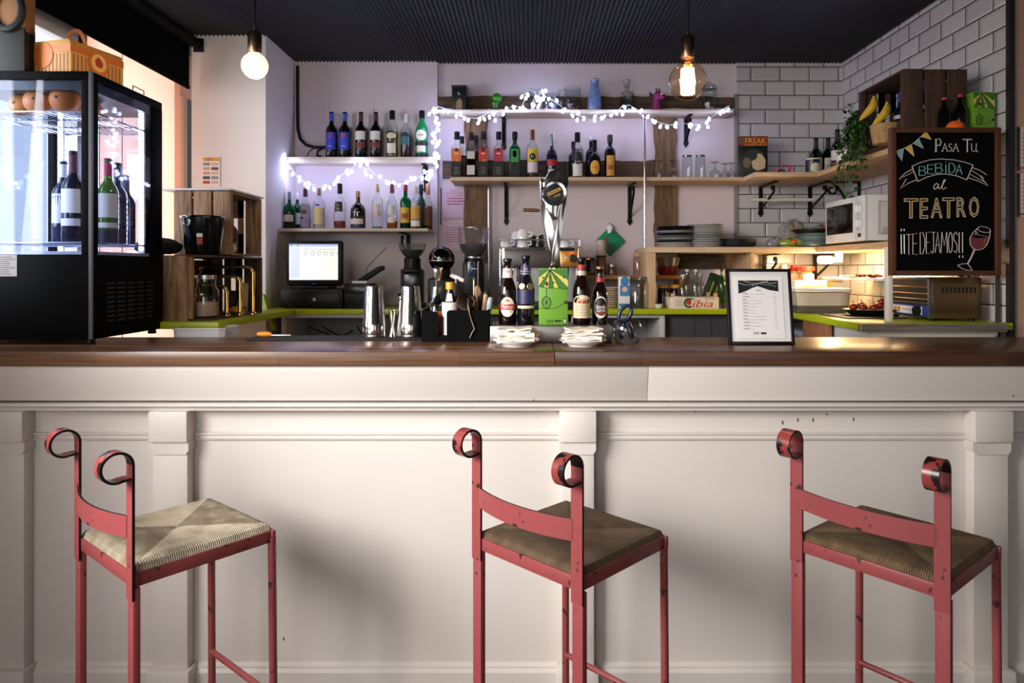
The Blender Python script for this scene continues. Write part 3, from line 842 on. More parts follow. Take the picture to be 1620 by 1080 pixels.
def bottle(label, loc, H, R, kind='spirit', g=CLEAR, cap=BLACK, capz=(.86, 1.0), capw=1.12, liq=None, labs=(), sq=0.0, group=None, rz=0.0, name='bottle', extra=None, cat='bottle'):
    """labs: (z0, z1, material, half arc) strips, as fractions of the height"""
    t = thing(name, label, cat, loc, rz, group)
    m = MB(g)
    m.lathe([(r * R, z * H, sq if z < .66 else 0) for r, z in PROF[kind]], seg=24); m.build('glass_body', t)
    if liq:
        lv, lm = liq
        pr = [(r * R * .93, z * H + .003, sq if z < .66 else 0) for r, z in PROF[kind] if z < lv]
        pr.append((prof_r(kind, lv) * R * .93, lv * H + .003, sq if lv < .66 else 0))
        m = MB(lm); m.lathe(pr, seg=20); m.build('liquid', t)
    if cap:
        m = MB(cap); rn = prof_r(kind, capz[0]) * R * capw
        rt = max(rn * .96, PROF[kind][-1][0] * R * capw)
        zz = [capz[0] + (capz[1] - capz[0]) * k / 6 for k in range(7)]
        if kind == 'wine': pr = [(max(prof_r(kind, min(z, .95)) * R * 1.05, .0), z * H) for z in zz]
        else: pr = [(rn, capz[0] * H), (rn, capz[1] * H - .004), (rn * .9, capz[1] * H)]
        m.lathe(pr, seg=18); m.build('cap', t)
    k = 1.012 if not sq else 1.0
    for la in labs:
        z0, z1, lm, arc = la[:4]
        m = MB(lm)
        if len(la) > 4 and la[4] == 'oval': m.oval(R * 1.026, (z0 + z1) / 2 * H, arc * R, (z1 - z0) / 2 * H)
        elif sq:
            s_ = R * .955 * .93 * (1 + .0)
            # flat front label on a square bottle
            yy = -R * ((1 - sq) + sq * .93) * math.cos(math.pi / 24) - .0012
            m.box(-R * arc, R * arc, yy, yy + .0008, z0 * H, z1 * H)
        else: m.patch(R * 1.014 * (1 if z1 < .5 else max(prof_r(kind, z0), .01)), z0 * H, z1 * H, arc, taper=R * 1.014 * (1 if z1 < .5 else prof_r(kind, z1)))
        m.build('label', t)
    if extra: extra(t, H, R)
    return t
def wtext(body, z, size, m, R, arc_fit=None, a0=0.0, shear=0.0, nm='lettering'):
    def f(t, H, Rr):
        q = MB(m); q.text(body, size, wrap=(Rr * 1.03, z * H, a0), fit=arc_fit, shear=shear); q.build(nm, t)
    return f
def wdash(z, wd, h, m, R, n=4, a0=0.0):
    def f(t, H, Rr):
        q = MB(m); rad = Rr * 1.024; p = -wd / 2
        for k in range(n):
            l = wd / n * (.6 + .35 * ((k * 7 + int(wd * 9000)) % 5) / 5)
            q.patch(rad, z * H - h / 2, z * H + h / 2, l / 2 / rad, a0 + (p + l / 2) / rad, 2); p += wd / n
        q.build('lettering', t)
    return f
def multi(*fs):
    def f(t, H, R):
        for g in fs: g(t, H, R)
    return f
NOLAB = ()
def C(h): return mat(h, .55)
PRINT = mat('b8b4b0', .6)
# --- bottles inside the display fridge
gF = 'bottles inside the display fridge'
RB = RZ2 + .0045
def inF(px, Y): return (X(px, Y), Y, RB)
bottle('dark wine bottle with a white label, nearest the front glass of the display fridge', inF(116, 2.68), .36, .040, 'wine', mat('0b1028', .06), C('5a1a3a'), (.76, 1), labs=((.32, .58, C('e6e4ea'), 1.2), (.18, .26, C('dcdae2'), 1.2)), group=gF)
bottle('dark bottle with a pale label, at the back left inside the display fridge', inF(100, 2.86), .35, .040, 'wine', mat('10163a', .06), C('d8dcea'), (.80, 1), labs=((.25, .60, C('c9cee6'), 1.2),), group=gF)
bottle('green wine bottle with a pink capsule, by the side glass of the display fridge', inF(171, 2.735), .34, .038, 'wine', mat('4a7a2c', .06), C('c23a6a'), (.80, 1), labs=((.30, .58, C('ecebee'), 1.3), (.18, .24, C('e6e4ea'), 1.3), (0, .16, C('121838'), 1.6)), group=gF, rz=R_(15))
bottle('dark blue wine bottle behind the pink-capped bottle inside the display fridge', inF(186, 2.85), .34, .038, 'wine', mat('0c1238', .06), C('1a1f3a'), (.80, 1), labs=((.25, .5, C('9aa6d0'), .8),), group=gF)
bottle('dark wine bottle furthest back by the side glass of the display fridge', inF(199, 2.945), .30, .037, 'wine', mat('0c1030', .06), C('242a5a'), (.80, 1), labs=((.2, .45, C('b0b8dc'), .8),), group=gF)
# --- left upper shelf
ZA = Z(248, 4.42)
gA = 'bottles on the left upper shelf'
def yA(): return 4.49
HA = LN(71, 4.49)
bl = C('2b3fae')
bottle('red wine bottle with a blue label, leftmost on the left upper shelf', (X(524.5, 4.49), 4.49, ZA), .306, .037, 'wine', WINEGLASS, C('3a55c0'), (.80, 1), labs=((.18, .55, bl, 1.1), (.42, .52, C('8a3a6a'), .5, 'oval')), group=gA, extra=wdash(.25, .03, .005, C('c8cbe8'), .037))
bottle('red wine bottle with a blue label, second from the left on the left upper shelf', (X(545.5, 4.49), 4.49, ZA), .306, .037, 'wine', WINEGLASS, C('3a55c0'), (.80, 1), labs=((.18, .55, bl, 1.1), (.42, .52, C('a0405a'), .5, 'oval')), group=gA, extra=wdash(.25, .03, .005, C('c8cbe8'), .037))
for px, lab in ((571, 'red wine bottle with a cream and brown label, nearer the two blue-labelled bottles'), (594.5, 'red wine bottle with a cream and brown label, beside the clear vermouth bottle')):
    bottle(lab, (X(px, 4.49), 4.49, ZA), .305, .037, 'wine', WINEGLASS, C('4a1c20'), (.80, 1), labs=((.39, .575, C('d8cfc4'), 1.1), (.21, .34, C('6a2f26'), 1.1)), group=gA)
bottle('clear vermouth bottle with a cream label on the left upper shelf', (X(620.5, 4.49), 4.49, ZA), .315, .040, 'waist', CLEAR, BLACK, (.82, 1), 1.25, (.55, glass('e8e2b0')), ((.40, .52, C('cfc4a0'), .9, 'oval'), (.10, .30, C('e2d9c2'), .75)), group=gA)
bottle('clear liqueur bottle with a teal and red label on the left upper shelf', (X(642, 4.49), 4.49, ZA), .292, .035, 'spirit', CLEAR, mat('d8d8d8', .3), (.80, 1), 1.0, (.5, mat('3a1216', .15)), ((.30, .48, C('2f6a72'), .9), (.48, .57, C('20242a'), .9)), group=gA)
bottle('green vermouth bottle with a white oval label, rightmost on the left upper shelf', (X(667.5, 4.49), 4.49, ZA), .315, .043, 'waist', mat('1f8a4a', .08), BLACK, (.83, 1), 1.2, None, ((.36, .58, C('ece4dc'), .9, 'oval'), (.12, .25, C('e6dccb'), .7), (.0, .09, C('101512'), 1.5), (.25, .34, C('15201a'), 1.3)), group=gA, extra=wdash(.47, .036, .007, C('b03028'), .043, 7))
# --- left lower shelf
ZB = Z(361, 4.25)
gB = 'bottles on the left lower shelf'
def onB(px, Y=4.37): return (X(px, Y), Y, ZB)
AMB = glass('c07a24'); AMB2 = glass('d79a3a')
bottle('green gin bottle with a white label, leftmost on the left lower shelf', onB(457.7), .24, .039, 'squat', GREENGLASS, mat('8a94a8', .3), (.80, 1), 1.1, (.42, mat('0e6a48', .2)), ((.20, .38, C('e4d8d8'), 1.0),), group=gB)
bottle('green gin bottle half hidden behind the leftmost gin bottle', onB(470.5, 4.46), .245, .036, 'squat', GREENGLASS, C('d8d8e0'), (.82, 1), 1.1, (.4, mat('0e6a48', .2)), ((.15, .45, C('c8d8d0'), .8),), group=gB)
bottle('clear gin bottle with a violet label and dark red cap', onB(483.3), .262, .033, 'tall', CLEAR, C('5a2028'), (.80, 1), 1.25, (.6, glass('f0ecf4')), ((.30, .58, C('c9bcc8'), .9), (.05, .25, C('b7a3c4'), .8), (.36, .48, C('8a4a6a'), .5, 'oval')), group=gB)
bottle('clear bottle with a pale gold label and cork', onB(504.8), .262, .037, 'spirit', CLEAR, C('8c6a4c'), (.83, 1), 1.0, (.5, glass('f4f0e2')), ((.12, .52, C('d9c08a'), .95), (.56, .61, C('23242c'), .4, 'oval')), group=gB)
bottle('clear rum bottle with a dark label, one fifth full of amber', onB(537.6), .293, .038, 'tall', CLEAR, BLACK, (.78, 1), 1.2, (.17, AMB), ((.38, .60, C('4a2c26'), .75), (.47, .56, C('1a1414'), .6, 'oval')), group=gB, extra=wdash(.52, .026, .006, C('d0b080'), .038, 3))
bottle('dark squat rum bottle with a white scroll label', onB(566.5), .245, .048, 'squat', BROWNGLASS, C('b08a5a'), (.84, 1), 1.1, None, ((.30, .56, C('14161a'), 1.2), (.13, .27, C('ded0c0'), .95), (0.0, .10, C('283a66'), 1.2)), group=gB, extra=multi(wdash(.51, .022, .005, PRINT, .048, 3), wdash(.44, .05, .008, PRINT, .048, 6)))
bottle('clear bottle with an orange and white label and a cork cap', onB(597), .29, .034, 'spirit', CLEAR, C('c8b48c'), (.82, 1), 1.1, (.05, mat('1f7a4a', .3)), ((.28, .55, C('d8d0c6'), .75), (.28, .40, C('d0783a'), .8)), group=gB)
bottle('clear bottle with a cream label and a little amber left', onB(620.4), .292, .034, 'tall', CLEAR, C('6a2a2e'), (.80, 1), 1.2, (.17, AMB2), ((.14, .26, C('e0d8cc'), .75), (.32, .52, C('d6d6cc'), .8)), group=gB)
bottle('green bottle with a yellow and red label on the left lower shelf', onB(641.5), .288, .035, 'spirit', GREENGLASS, C('7a1a26'), (.84, 1), 1.15, (.5, mat('14663a', .2)), ((.14, .48, C('d8b43a'), 1.0), (.22, .36, C('b0452a'), .7)), group=gB, extra=wdash(.29, .03, .014, C('7a1812'), .035, 3))
bottle('clear whisky bottle with an amber and white label', onB(658, 4.35), .275, .037, 'spirit', CLEAR, C('d8d0c8'), (.84, 1), 1.1, (.5, glass('e0c078')), ((.22, .52, C('d9a03c'), .9), (.06, .20, C('eadfd2'), .9)), group=gB)
bottle('dark green bottle standing behind the amber and white whisky label', onB(666, 4.47), .30, .034, 'tall', mat('0f4a2a', .1), BLACK, (.78, 1), 1.15, None, ((.12, .45, C('2c5a3a'), .9),), group=gB)
bottle('clear bottle with a brown label, rightmost on the left lower shelf', onB(677, 4.43), .30, .030, 'tall', CLEAR, C('b07a60'), (.76, 1), 1.3, (.5, glass('b98a5a')), ((.10, .48, C('6a3e26'), .9),), group=gB)
# --- right middle shelf
ZD = E + .589
gD = 'bottles on the right middle shelf'
def onD(px, Y=4.42): return (X(px, Y), Y, ZD)
def liqueur(px, lab, top, bot, liqm, Y=4.42, H=.305, tall=False, fruit=None):
    def ex(t, H_, R_b):
        q = MB(C('1b120e')); yy = -R_b * ((1 - .8) + .8 * .93) * math.cos(math.pi / 24) - .0024
        q.lathe([(0, 0), (.010, 0), (.010, .001), (0, .001)], seg=14, M=Matrix.Translation((0, yy, .60 * H_)) @ Matrix.Rotation(R_(90), 4, 'X'))
        q.use(C('efe2da')); lines(q, -.013, .013, .50 * H_, .54 * H_, 1, yy - .0003, .7, .05)
        if fruit: q.use(C(fruit)); q.lathe([(0, 0), (.009, 0), (.009, .001), (0, .001)], seg=14, M=Matrix.Translation((.006, yy, .38 * H_)) @ Matrix.Rotation(R_(90), 4, 'X'))
        q.use(C('9a948c')); lines(q, -.018, .018, .08 * H_, .24 * H_, 4, yy - .0003, .25, .4, True)
        q.build('lettering', t)
    return bottle(lab, onD(px, Y), H, .039, 'spirit', CLEAR, BLACK, (.84, 1), 1.35, liqm, ((.36, .63, C(top), .76), (.05, .36, C(bot), .76)), .8, gD, extra=ex)
liqueur(723, 'square liqueur bottle with an orange label, leftmost on the right middle shelf', 'e0762a', '0f0e10', (.3, AMB), fruit='e8902c')
bottle('amber liqueur bottle half hidden behind the orange-labelled bottle', onD(731, 4.52), .295, .034, 'spirit', CLEAR, BLACK, (.84, 1), 1.3, (.55, AMB), ((.1, .5, C('3c2416'), .7),), .8, gD)
q_ = bottle('square liqueur bottle with a white label and black band', onD(745.5), .30, .034, 'spirit', CLEAR, BLACK, (.84, 1), 1.35, (.2, AMB), ((.08, .58, C('d8cfcb'), .72), (.28, .42, C('101012'), .72)), .8, gD)
bottle('dark liqueur bottle half hidden behind the white-labelled bottle', onD(753, 4.52), .30, .034, 'spirit', mat('2a1c16', .15), BLACK, (.84, 1), 1.3, None, NOLAB, .8, gD)
liqueur(765, 'square liqueur bottle with a red label over an orange fruit', 'cf3a2a', '100e0f', (.2, AMB2), fruit='e08a30')
liqueur(789, 'square liqueur bottle with a raspberry pink label and a tall pourer', 'c8304a', '0f0d10', (.25, mat('5a1420', .2)))
def pourer(px, Y, z, lab):
    pass
bottle('square liqueur bottle with a green label and green liquid', onD(814.5), .305, .038, 'spirit', GREENGLASS, BLACK, (.84, 1), 1.35, (.62, mat('0f6a3e', .2)), ((.34, .62, C('3f9a4a'), .68), (.05, .34, C('0c1210'), .68), (.45, .58, C('8fc070'), .3)), .8, gD)
bottle('clear bottle with a yellow label and a black disc numbered 51', onD(842.5), .318, .038, 'spirit', CLEAR, mat('8a5232', .3, .5), (.80, 1), 1.1, (.1, glass('dfe6dc')), ((.34, .60, C('e2c02e'), 1.0), (.12, .33, C('e2d2d6'), 1.0), (.37, .51, C('14161e'), .55, 'oval')), group=gD, extra=wtext('51', .44, .022, C('f2f0ea'), .0385))
bottle('dark blue bottle with a red label and a wire stopper', onD(873), .29, .036, 'squat', mat('141c38', .08), mat('c8c8d0', .25, .8), (.74, 1), 1.25, None, ((.28, .42, C('b3242c'), 1.1), (.02, .20, C('cfc9c0'), .8), (.55, .66, C('7a1a20'), 1.0)), group=gD)
bottle('clear bottle with a dark oval crest over a pale label', onD(913.5), .30, .038, 'spirit', CLEAR, BLACK, (.80, 1), 1.35, (.62, glass('e4e8ea')), ((.05, .32, C('d9d8d4'), .95), (.30, .58, C('241e1c'), .8, 'oval')), group=gD, extra=wdash(.36, .04, .006, C('e4e0d8'), .038, 6))
bottle('dark bottle standing behind the dark crest bottle', onD(907, 4.52), .26, .032, 'spirit', mat('1b1417', .15), BLACK, (.8, 1), 1.2, None, NOLAB, group=gD)
bottle('dark short bottle with a round yellow label', onD(940.5), .252, .039, 'squat', mat('0b0c16', .08), BLACK, (.72, 1), 1.3, None, ((.10, .46, C('e0a52e'), .85, 'oval'),), group=gD, extra=wdash(.28, .04, .005, C('6a2c1c'), .039, 6))
bottle('clear-stoppered dark bottle behind the round yellow label', onD(935, 4.52), .292, .036, 'spirit', mat('10101c', .1), C('d8d6d2'), (.93, 1), 1.4, None, NOLAB, group=gD)
bottle('dark bottle with an amber label, last bottle on the right middle shelf', onD(965), .285, .036, 'spirit', mat('120d0b', .08), C('2a2622'), (.82, 1), 1.4, None, ((.06, .52, C('d2912e'), .75), (.36, .52, C('e0a03a'), .75, 'oval'), (.20, .30, C('7a4416'), .55)), group=gD)

# ================================================================== SHELVES
def shelf(lab, x0, x1, y0, y1, z0, z1, m=None, nm='wall_shelf'):
    q = MB(m or PINE); q.box(x0, x1, y0, y1, z0, z1, .003)
    return tag(q.build(nm), lab, 'shelf')
def xl(Y): return max(-1.555, -9)
shelf('left upper shelf carrying wine and vermouth bottles', -1.555, X(690, 4.40), 4.42, 4.56, Z(257, 4.42), ZA, PALE)
shelf('left lower shelf carrying gin and rum bottles', -1.555, X(677, 4.25), 4.25, 4.56, Z(366, 4.25), ZB, PALE)
ZC = Z(173, 4.42)
shelf('top shelf strung with lights, carrying jugs and ornaments', X(694, 4.42), X(1160, 4.42), 4.42, 4.60, Z(178, 4.42), ZC, PALE)
shelf('right middle shelf carrying liqueur bottles and upturned glasses', X(712, 4.32), X(1176, 4.32), 4.32, 4.60, ZD - .024, ZD)
XRS = 1.735                                            # front edge of the right wall shelves
shelf('shelf along the tiled back wall carrying the paperback', X(1176, 4.32) + .001, XRS - .001, 4.10, 4.58, ZD - .028, ZD)
shelf('shelf along the tiled right wall carrying the wooden crate', XRS, 2.106, 3.02, 4.58, ZD - .028, ZD, PINEY)
ZE = E + .139
LD = X(1023, 4.1)
uf = thing('plate_shelf', 'pine shelf unit on the lime worktop carrying plates, below the middle shelf', 'shelf unit', (LD, 4.1, E - .23))
zw = E - .23
m = MB(PINE); m.box(0, XRS - LD - .001, 0, .46, ZE - .034 - zw, ZE - zw, .003); m.build('top_board', uf)
m = MB(PINEZ); m.box(.0, .055, .0, .245, 0, ZE - .034 - zw, .003); m.build('post', uf)
x1 = X(1181, 4.2) - LD
m = MB(PINEZ); m.box(x1, x1 + .022, .02, .40, .0, ZE - .034 - zw, .002); m.build('divider', uf)
shelf('lower shelf along the tiled right wall carrying the microwave', XRS, 2.106, 3.02, 4.56, ZE - .034, ZE, PINEY)
SBX0, SBX1 = X(905, 4.30), X(1086, 4.30)
sb = thing('riser_shelf', 'small orange-toned wooden riser shelf standing on the lime worktop', 'shelf', (SBX0, 4.36, zw))
ORW = wood('94602f', 'c08a52', (4, 60, 60))
zs_ = Z(435, 4.36) - zw
m = MB(ORW); m.box(0, SBX1 - SBX0, -.0, .2, zs_ - .026, zs_, .002); m.build('top_board', sb)
m = MB(ORW); m.box(SBX1 - SBX0 - .026, SBX1 - SBX0, 0, .2, 0, zs_ - .026, .002); m.build('side_board', sb)
m = MB(ORW); m.box(0, .02, 0, .2, 0, zs_ - .026, .002); m.build('side_board', sb)
# --- iron shelf brackets: a plate on the wall with a scrolled brace
def bracket(px, ytop_z, Yw, depth, h, lab, yaw=0.0, x=None):
    t = thing('shelf_bracket', lab, 'bracket', (X(px, Yw) if x is None else x, Yw, ytop_z), yaw, 'black iron shelf brackets')
    m = MB(IRON); m.box(-.013, .013, -.008, 0, -h, 0, .002)
    m.prism([(-.013, -h), (.013, -h), (.018, -h - .02), (0, -h - .045), (-.018, -h - .02)], 'y', -.008, 0); m.build('wall_plate', t)
    m = MB(IRON); m.box(-.013, .013, -depth, 0, -.008, 0, .002); m.build('shelf_arm', t)
    m = MB(IRON)
    d = depth * .8
    p = []
    for k in range(13):      # upper curl
        a = R_(-60 + k * 25); r = .006 + .002 * k
        p.append((0, -d + .012 + r * math.cos(a), -.04 + r * math.sin(a)))
    n0 = p[-1]
    for k in range(1, 9):
        f = k / 8; p.append((0, n0[1] + (-.012 - n0[1]) * f - .02 * math.sin(math.pi * f), n0[2] + (-h * .92 - n0[2]) * f ** 1.2))
    m.sweep(p, (1, 0, 0), .014, .007); m.build('scroll_brace', t)
    return t
bracket(801, ZD - .026, 4.60, .22, .22, 'black iron bracket under the middle shelf, left of the beer tap')
bracket(996, ZD - .026, 4.60, .22, .22, 'black iron bracket under the middle shelf, above the green pot holder')
bracket(797, Z(178, 4.42) - .001, 4.60, .15, .17, 'black iron bracket under the lit top shelf, behind the square bottles')
bracket(1085, Z(178, 4.42) - .001, 4.60, .15, .15, 'black iron bracket under the lit top shelf, beside the globe lamp')
bracket(1203, ZD - .030, 4.58, .30, .16, 'black iron bracket holding the left end of the towel rod')
bracket(1281, ZD - .030, 4.58, .30, .16, 'black iron bracket holding the right end of the towel rod')
bracket(646, Z(366, 4.25) - .002, 4.56, .28, .16, 'black iron bracket under the left lower shelf, above the coffee grinder')
bracket(674, Z(257, 4.42) - .002, 4.56, .12, .14, 'black iron bracket under the left upper shelf, behind the rightmost bottles')
bracket(1209, ZE - .036, 4.55, .26, .16, 'black curled iron bracket under the plate shelf, above the framed menu')
bracket(1289, ZE - .036, 4.55, .26, .16, 'black curled iron bracket under the plate shelf, beside the lit lamp')
m = MB(mat('d8d0c4', .45)); m.tube([(X(1189, 4.44), 4.44, Z(316, 4.44)), (X(1287, 4.44), 4.44, Z(316, 4.44))], .011, 12)
tag(m.build('towel_rod'), 'cream wooden rod hung across two iron brackets on the tiles', 'rod')
# big scrolled bracket on the right wall
t = thing('scroll_bracket', 'large black wrought iron scroll bracket under the corner of the right wall shelf', 'bracket', (2.106, 4.33, ZD - .030))
m = MB(IRON); m.box(-.010, 0, -.014, .014, -.16, 0, .002); m.build('wall_plate', t)
m = MB(IRON); m.box(-.20, 0, -.012, .012, -.008, 0, .002); m.build('shelf_arm', t)
m = MB(IRON)
p = []
for k in range(16): a = R_(-300 + k * 24); r = .010 + .0018 * k; p.append((-.185 + r * math.cos(a) + .006, 0, -.050 + r * math.sin(a)))
e0 = p[-1]
for k in range(1, 9): f = k / 8; p.append((e0[0] + (-.075 - e0[0]) * f, 0, e0[2] + (-.150 - e0[2]) * f + .018 * math.sin(math.pi * f)))
for k in range(1, 17): a = R_(235 + k * 24); r = .038 - .0018 * k; p.append((-.052 + r * math.cos(a), 0, -.118 + r * math.sin(a)))
m.sweep(p, (0, 1, 0), .016, .012); m.sph((-.10, -.006, -.115), .011, 10, 8); m.build('scroll', t)
# flat folding bracket under the microwave shelf
t = thing('folding_bracket', 'flat black steel bracket with a diagonal stay, under the microwave shelf', 'bracket', (2.10, 3.25, ZE - .036))
m = MB(BLACK); m.box(-.34, 0, -.012, .012, -.022, -.001, .002); m.build('arm', t)
m = MB(BLACK); m.sweep([(-.18, 0, -.02), (0, 0, -.16)], (0, 1, 0), .02, .012); m.build('stay', t)
m = MB(BLACK); m.box(-.012, 0.0, -.012, .012, -.19, 0, .002); m.build('wall_plate', t)
m = MB(mat('ded5cc', .45)); m.box(X(1404, 3.03), X(1412, 3.03), 3.025, 3.06, E - .23, ZE - .036, .003)
tag(m.build('support_post'), 'cream wooden upright between the worktop and the microwave shelf, beside the toaster', 'post')
# --- thin rods standing against the wall
for px, y0, y1, lab in ((773, 290, 486, 'thin chrome rod on the wall behind the coffee grinder with the tall hopper'), (1020, 182, 394, 'thin chrome rod on the wall passing through the middle shelf, right of the beer bottles')):
    q = MB(CHROME); q.tube([P(px, y1, 4.30 if px > 1000 else 4.56), P(px, y0, 4.30 if px > 1000 else 4.56)], .0065, 10)
    tag(q.build('wall_rod'), lab, 'rod')
q = MB(BLACK)
pts = [P(470.5, 104, 4.545), P(470.5, 170, 4.545), P(471, 205, 4.545), P(475, 220, 4.545), P(484, 229, 4.54), P(497, 233, 4.53), P(512, 233, 4.53), P(530, 231, 4.53)]
q.tube(pts, .010, 8); q.tube([P(514, 233, 4.53), P(503, 238, 4.53), P(501, 246, 4.52), P(509, 247.5, 4.52)], .006, 6)
q.tube([P(497, 233, 4.53), P(489, 240, 4.53), P(486, 247, 4.52)], .003, 6)
tag(q.build('wall_cable'), 'black cable running down the corner and curling behind the wine bottles', 'cable')
q = MB(mat('c7bac4', .6)); q.tube([P(520, 185, 4.557), P(520, 162, 4.557), P(590, 162, 4.557), P(592, 178, 4.557)], .0022, 5)
tag(q.build('wall_conduit'), 'faint outline of a painted-over access hatch on the wall above the wine bottles', 'hatch')

# ================================================================== FAIRY LIGHTS
GLOW = emis('c2ccff', 22)
def garland(label, pts, Y, n, spread, seed, droop=6):
    rnd = random.Random(seed)
    t = thing('fairy_lights', label, 'string lights', P(pts[0][0], pts[0][1], Y), 0, 'strings of white drop lights')
    o = t.location
    W = [Vector(P(x, y, Y)) - o for x, y in pts]
    m = MB(mat('cfd4da', .4)); m.tube(W, .0022, 5)
    L_ = [0]
    for a, b in zip(W, W[1:]): L_.append(L_[-1] + (b - a).length)
    bulbs = []
    for i in range(n):
        d = L_[-1] * (i + rnd.uniform(.1, .9)) / n
        k = max(j for j in range(len(L_)) if L_[j] <= d); k = min(k, len(W) - 2)
        f = (d - L_[k]) / max(1e-6, L_[k + 1] - L_[k])
        p = W[k].lerp(W[k + 1], f)
        q = p + Vector((rnd.gauss(0, spread), rnd.uniform(-.03, .012), -abs(rnd.gauss(droop * .001, .014)) + rnd.gauss(0, spread * .5)))
        m.tube([p, (p + q) / 2 + Vector((0, -.004, .004)), q], .0012, 4)
        bulbs.append(q)
    m.build('wire', t)
    proto = None
    for q in bulbs:
        if proto is None:
            b_ = MB(GLOW); b_.lathe([(0, -.015), (.006, -.012), (.0088, -.004), (.0078, .005), (.0035, .012), (0, .015)], seg=10)
            proto = b_.build('drop_bulb', t); proto.location = q; c = proto
        else:
            c = proto.copy(); COL.objects.link(c); c.parent = t; c.location = q
        c.rotation_euler = (rnd.uniform(-.8, .8), rnd.uniform(-.8, .8), 0)
    return t
garland('string of white drop lights swagged along the left upper shelf', [(447, 252), (454, 257), (462, 268), (471, 280), (480, 286), (495, 292), (512, 292), (524, 287), (537, 280), (548, 271), (558, 266), (566, 255), (573, 252), (580, 261), (590, 273), (602, 283), (614, 289), (628, 291), (642, 290), (655, 284), (668, 277), (680, 268)], 4.39, 40, .016, 3)
garland('cluster of white drop lights on the pillar end of the left upper shelf', [(447, 244), (452, 250), (449, 258), (457, 262), (455, 268)], 4.36, 9, .012, 8)
garland('string of white drop lights hanging down the edge between the two shelf bays', [(693, 168), (687, 182), (692, 196), (686, 210), (691, 224), (686, 238), (692, 252), (688, 266), (691, 282)], 4.38, 24, .020, 5)
garland('string of white drop lights looped along the whole top shelf', [(692, 168), (706, 172), (718, 176), (728, 183), (742, 187), (756, 187), (768, 181), (778, 176), (790, 183), (802, 172), (815, 167), (824, 172), (830, 158), (836, 142), (845, 145), (850, 158), (858, 138), (862, 152), (872, 157), (884, 165), (894, 173), (906, 180), (920, 184), (936, 187), (952, 186), (962, 182), (974, 180), (984, 168), (996, 166), (1006, 174), (1018, 184), (1030, 189), (1044, 194), (1060, 198), (1074, 194), (1088, 196), (1104, 197), (1118, 190), (1130, 182), (1142, 174), (1154, 167)], 4.385, 66, .015, 11)

# ================================================================== ORNAMENTS ON THE TOP SHELF
def onC(px, Y=4.50): return (X(px, Y), Y, ZC)
t = thing('clock_box', 'black wooden box with a moon cut-out, at the left end of the top shelf', 'box', onC(727))
m = MB(mat('121013', .4)); m.box(-.046, .046, -.04, .04, 0, .165, .003); m.box(-.05, .05, -.044, .044, .155, .168, .002); m.build('case', t)
m = MB(mat('d5d8e2', .4)); m.lathe([(0, 0), (.010, 0), (.010, .002), (0, .002)], seg=16, M=Matrix.Translation((.002, -.040, .115)) @ Matrix.Rotation(R_(90), 4, 'X'))
m.use(mat('121013', .4)); m.lathe([(0, 0), (.009, 0), (.009, .003), (0, .003)], seg=16, M=Matrix.Translation((.006, -.0405, .118)) @ Matrix.Rotation(R_(90), 4, 'X')); m.build('moon', t)
m = MB(mat('9a7c58', .6)); m.prism([(-.018, .01), (.02, .01), (.022, .06), (.004, .085), (-.016, .06)], 'y', -.042, -.0395); m.build('panel_inset', t)
t = thing('frog_ornament', 'shiny green ball-headed ornament on the top shelf', 'ornament', onC(785))
m = MB(mat('2f8a1c', .15, coat=.4)); m.sph((.004, 0, .092), .034, 20, 14); m.build('head', t)
m = MB(mat('2a6d1e', .25)); m.lathe([(.036, 0), (.034, .012), (.020, .025), (.022, .045), (.026, .06), (.012, .07)], (-.008, 0, 0), 16); m.sph((-.02, -.02, .012), (.022, .03, .012), 12, 8); m.build('body', t)
def jar(px, h, r, label, name='glass_jar', Y=4.50, prof=None, base=None, mt=None, group=None, cat='jar'):
    t = thing(name, label, cat, (X(px, Y), Y, base if base is not None else ZC), 0, group)
    pr = prof or [(0, .004), (.9, 0), (1, .05), (1, .9), (.92, 1.0)]
    m = MB(mt or CLEAR2); m.lathe([(a * r, z * h) for a, z in pr], seg=24, caps=False); m.build('glass_body', t)
    return t
t = jar(848, .15, .055, 'wide clear glass jar full of white drop lights on the top shelf')
m = MB(GLOW); rnd = random.Random(4)
for k in range(10):
    m.sph((rnd.uniform(-.035, .035), rnd.uniform(-.035, .035), rnd.uniform(.02, .09)), .009, 8, 6)
m.build('lights_inside', t)
t = jar(874, .11, .045, 'lower glass jar trailing white drop lights, right of the wide lit jar', Y=4.47)
t = jar(906, .165, .058, 'clear glass pitcher with amber bits in the bottom, on the top shelf', 'glass_pitcher', prof=[(0, .02), (.75, 0), (.9, .06), (1, .3), (.98, .6), (.85, .85), (.88, 1.0)], cat='pitcher')
m = MB(CLEAR2); m.tube([(-.045, 0, .15), (-.085, 0, .145), (-.092, 0, .10), (-.075, 0, .05), (-.052, 0, .04)], .006, 8); m.build('handle', t)
m = MB(mat('a06a48', .6)); rnd = random.Random(5); [m.sph((rnd.uniform(-.03, .03), rnd.uniform(-.03, .03), .012 + rnd.uniform(0, .02)), .009, 8, 6) for k in range(16)]; m.build('contents', t)
t = thing('vase', 'tall blue mosaic carafe on the top shelf', 'vase', onC(940.5))
m = MB(mat('7286b4', .25, vary=.75, vscale=50)); m.lathe([(0, 0), (.044, 0), (.048, .01), (.047, .06), (.036, .13), (.027, .175), (.026, .20), (.031, .21)], seg=24); m.build('body', t)
m = MB(mat('9aa8b8', .3)); m.lathe([(.030, .205), (.033, .21), (.031, .218), (.026, .216)], seg=24, caps=False); m.build('rim', t)
t = thing('decanter', 'square cut glass decanter with a stopper on the top shelf', 'decanter', onC(992))
m = MB(CLEAR2); m.lathe([(.045, 0), (.048, .005), (.048, .10), (.040, .125), (.016, .14), (.014, .165), (.020, .17)], seg=24, sq=.9); m.build('glass_body', t)
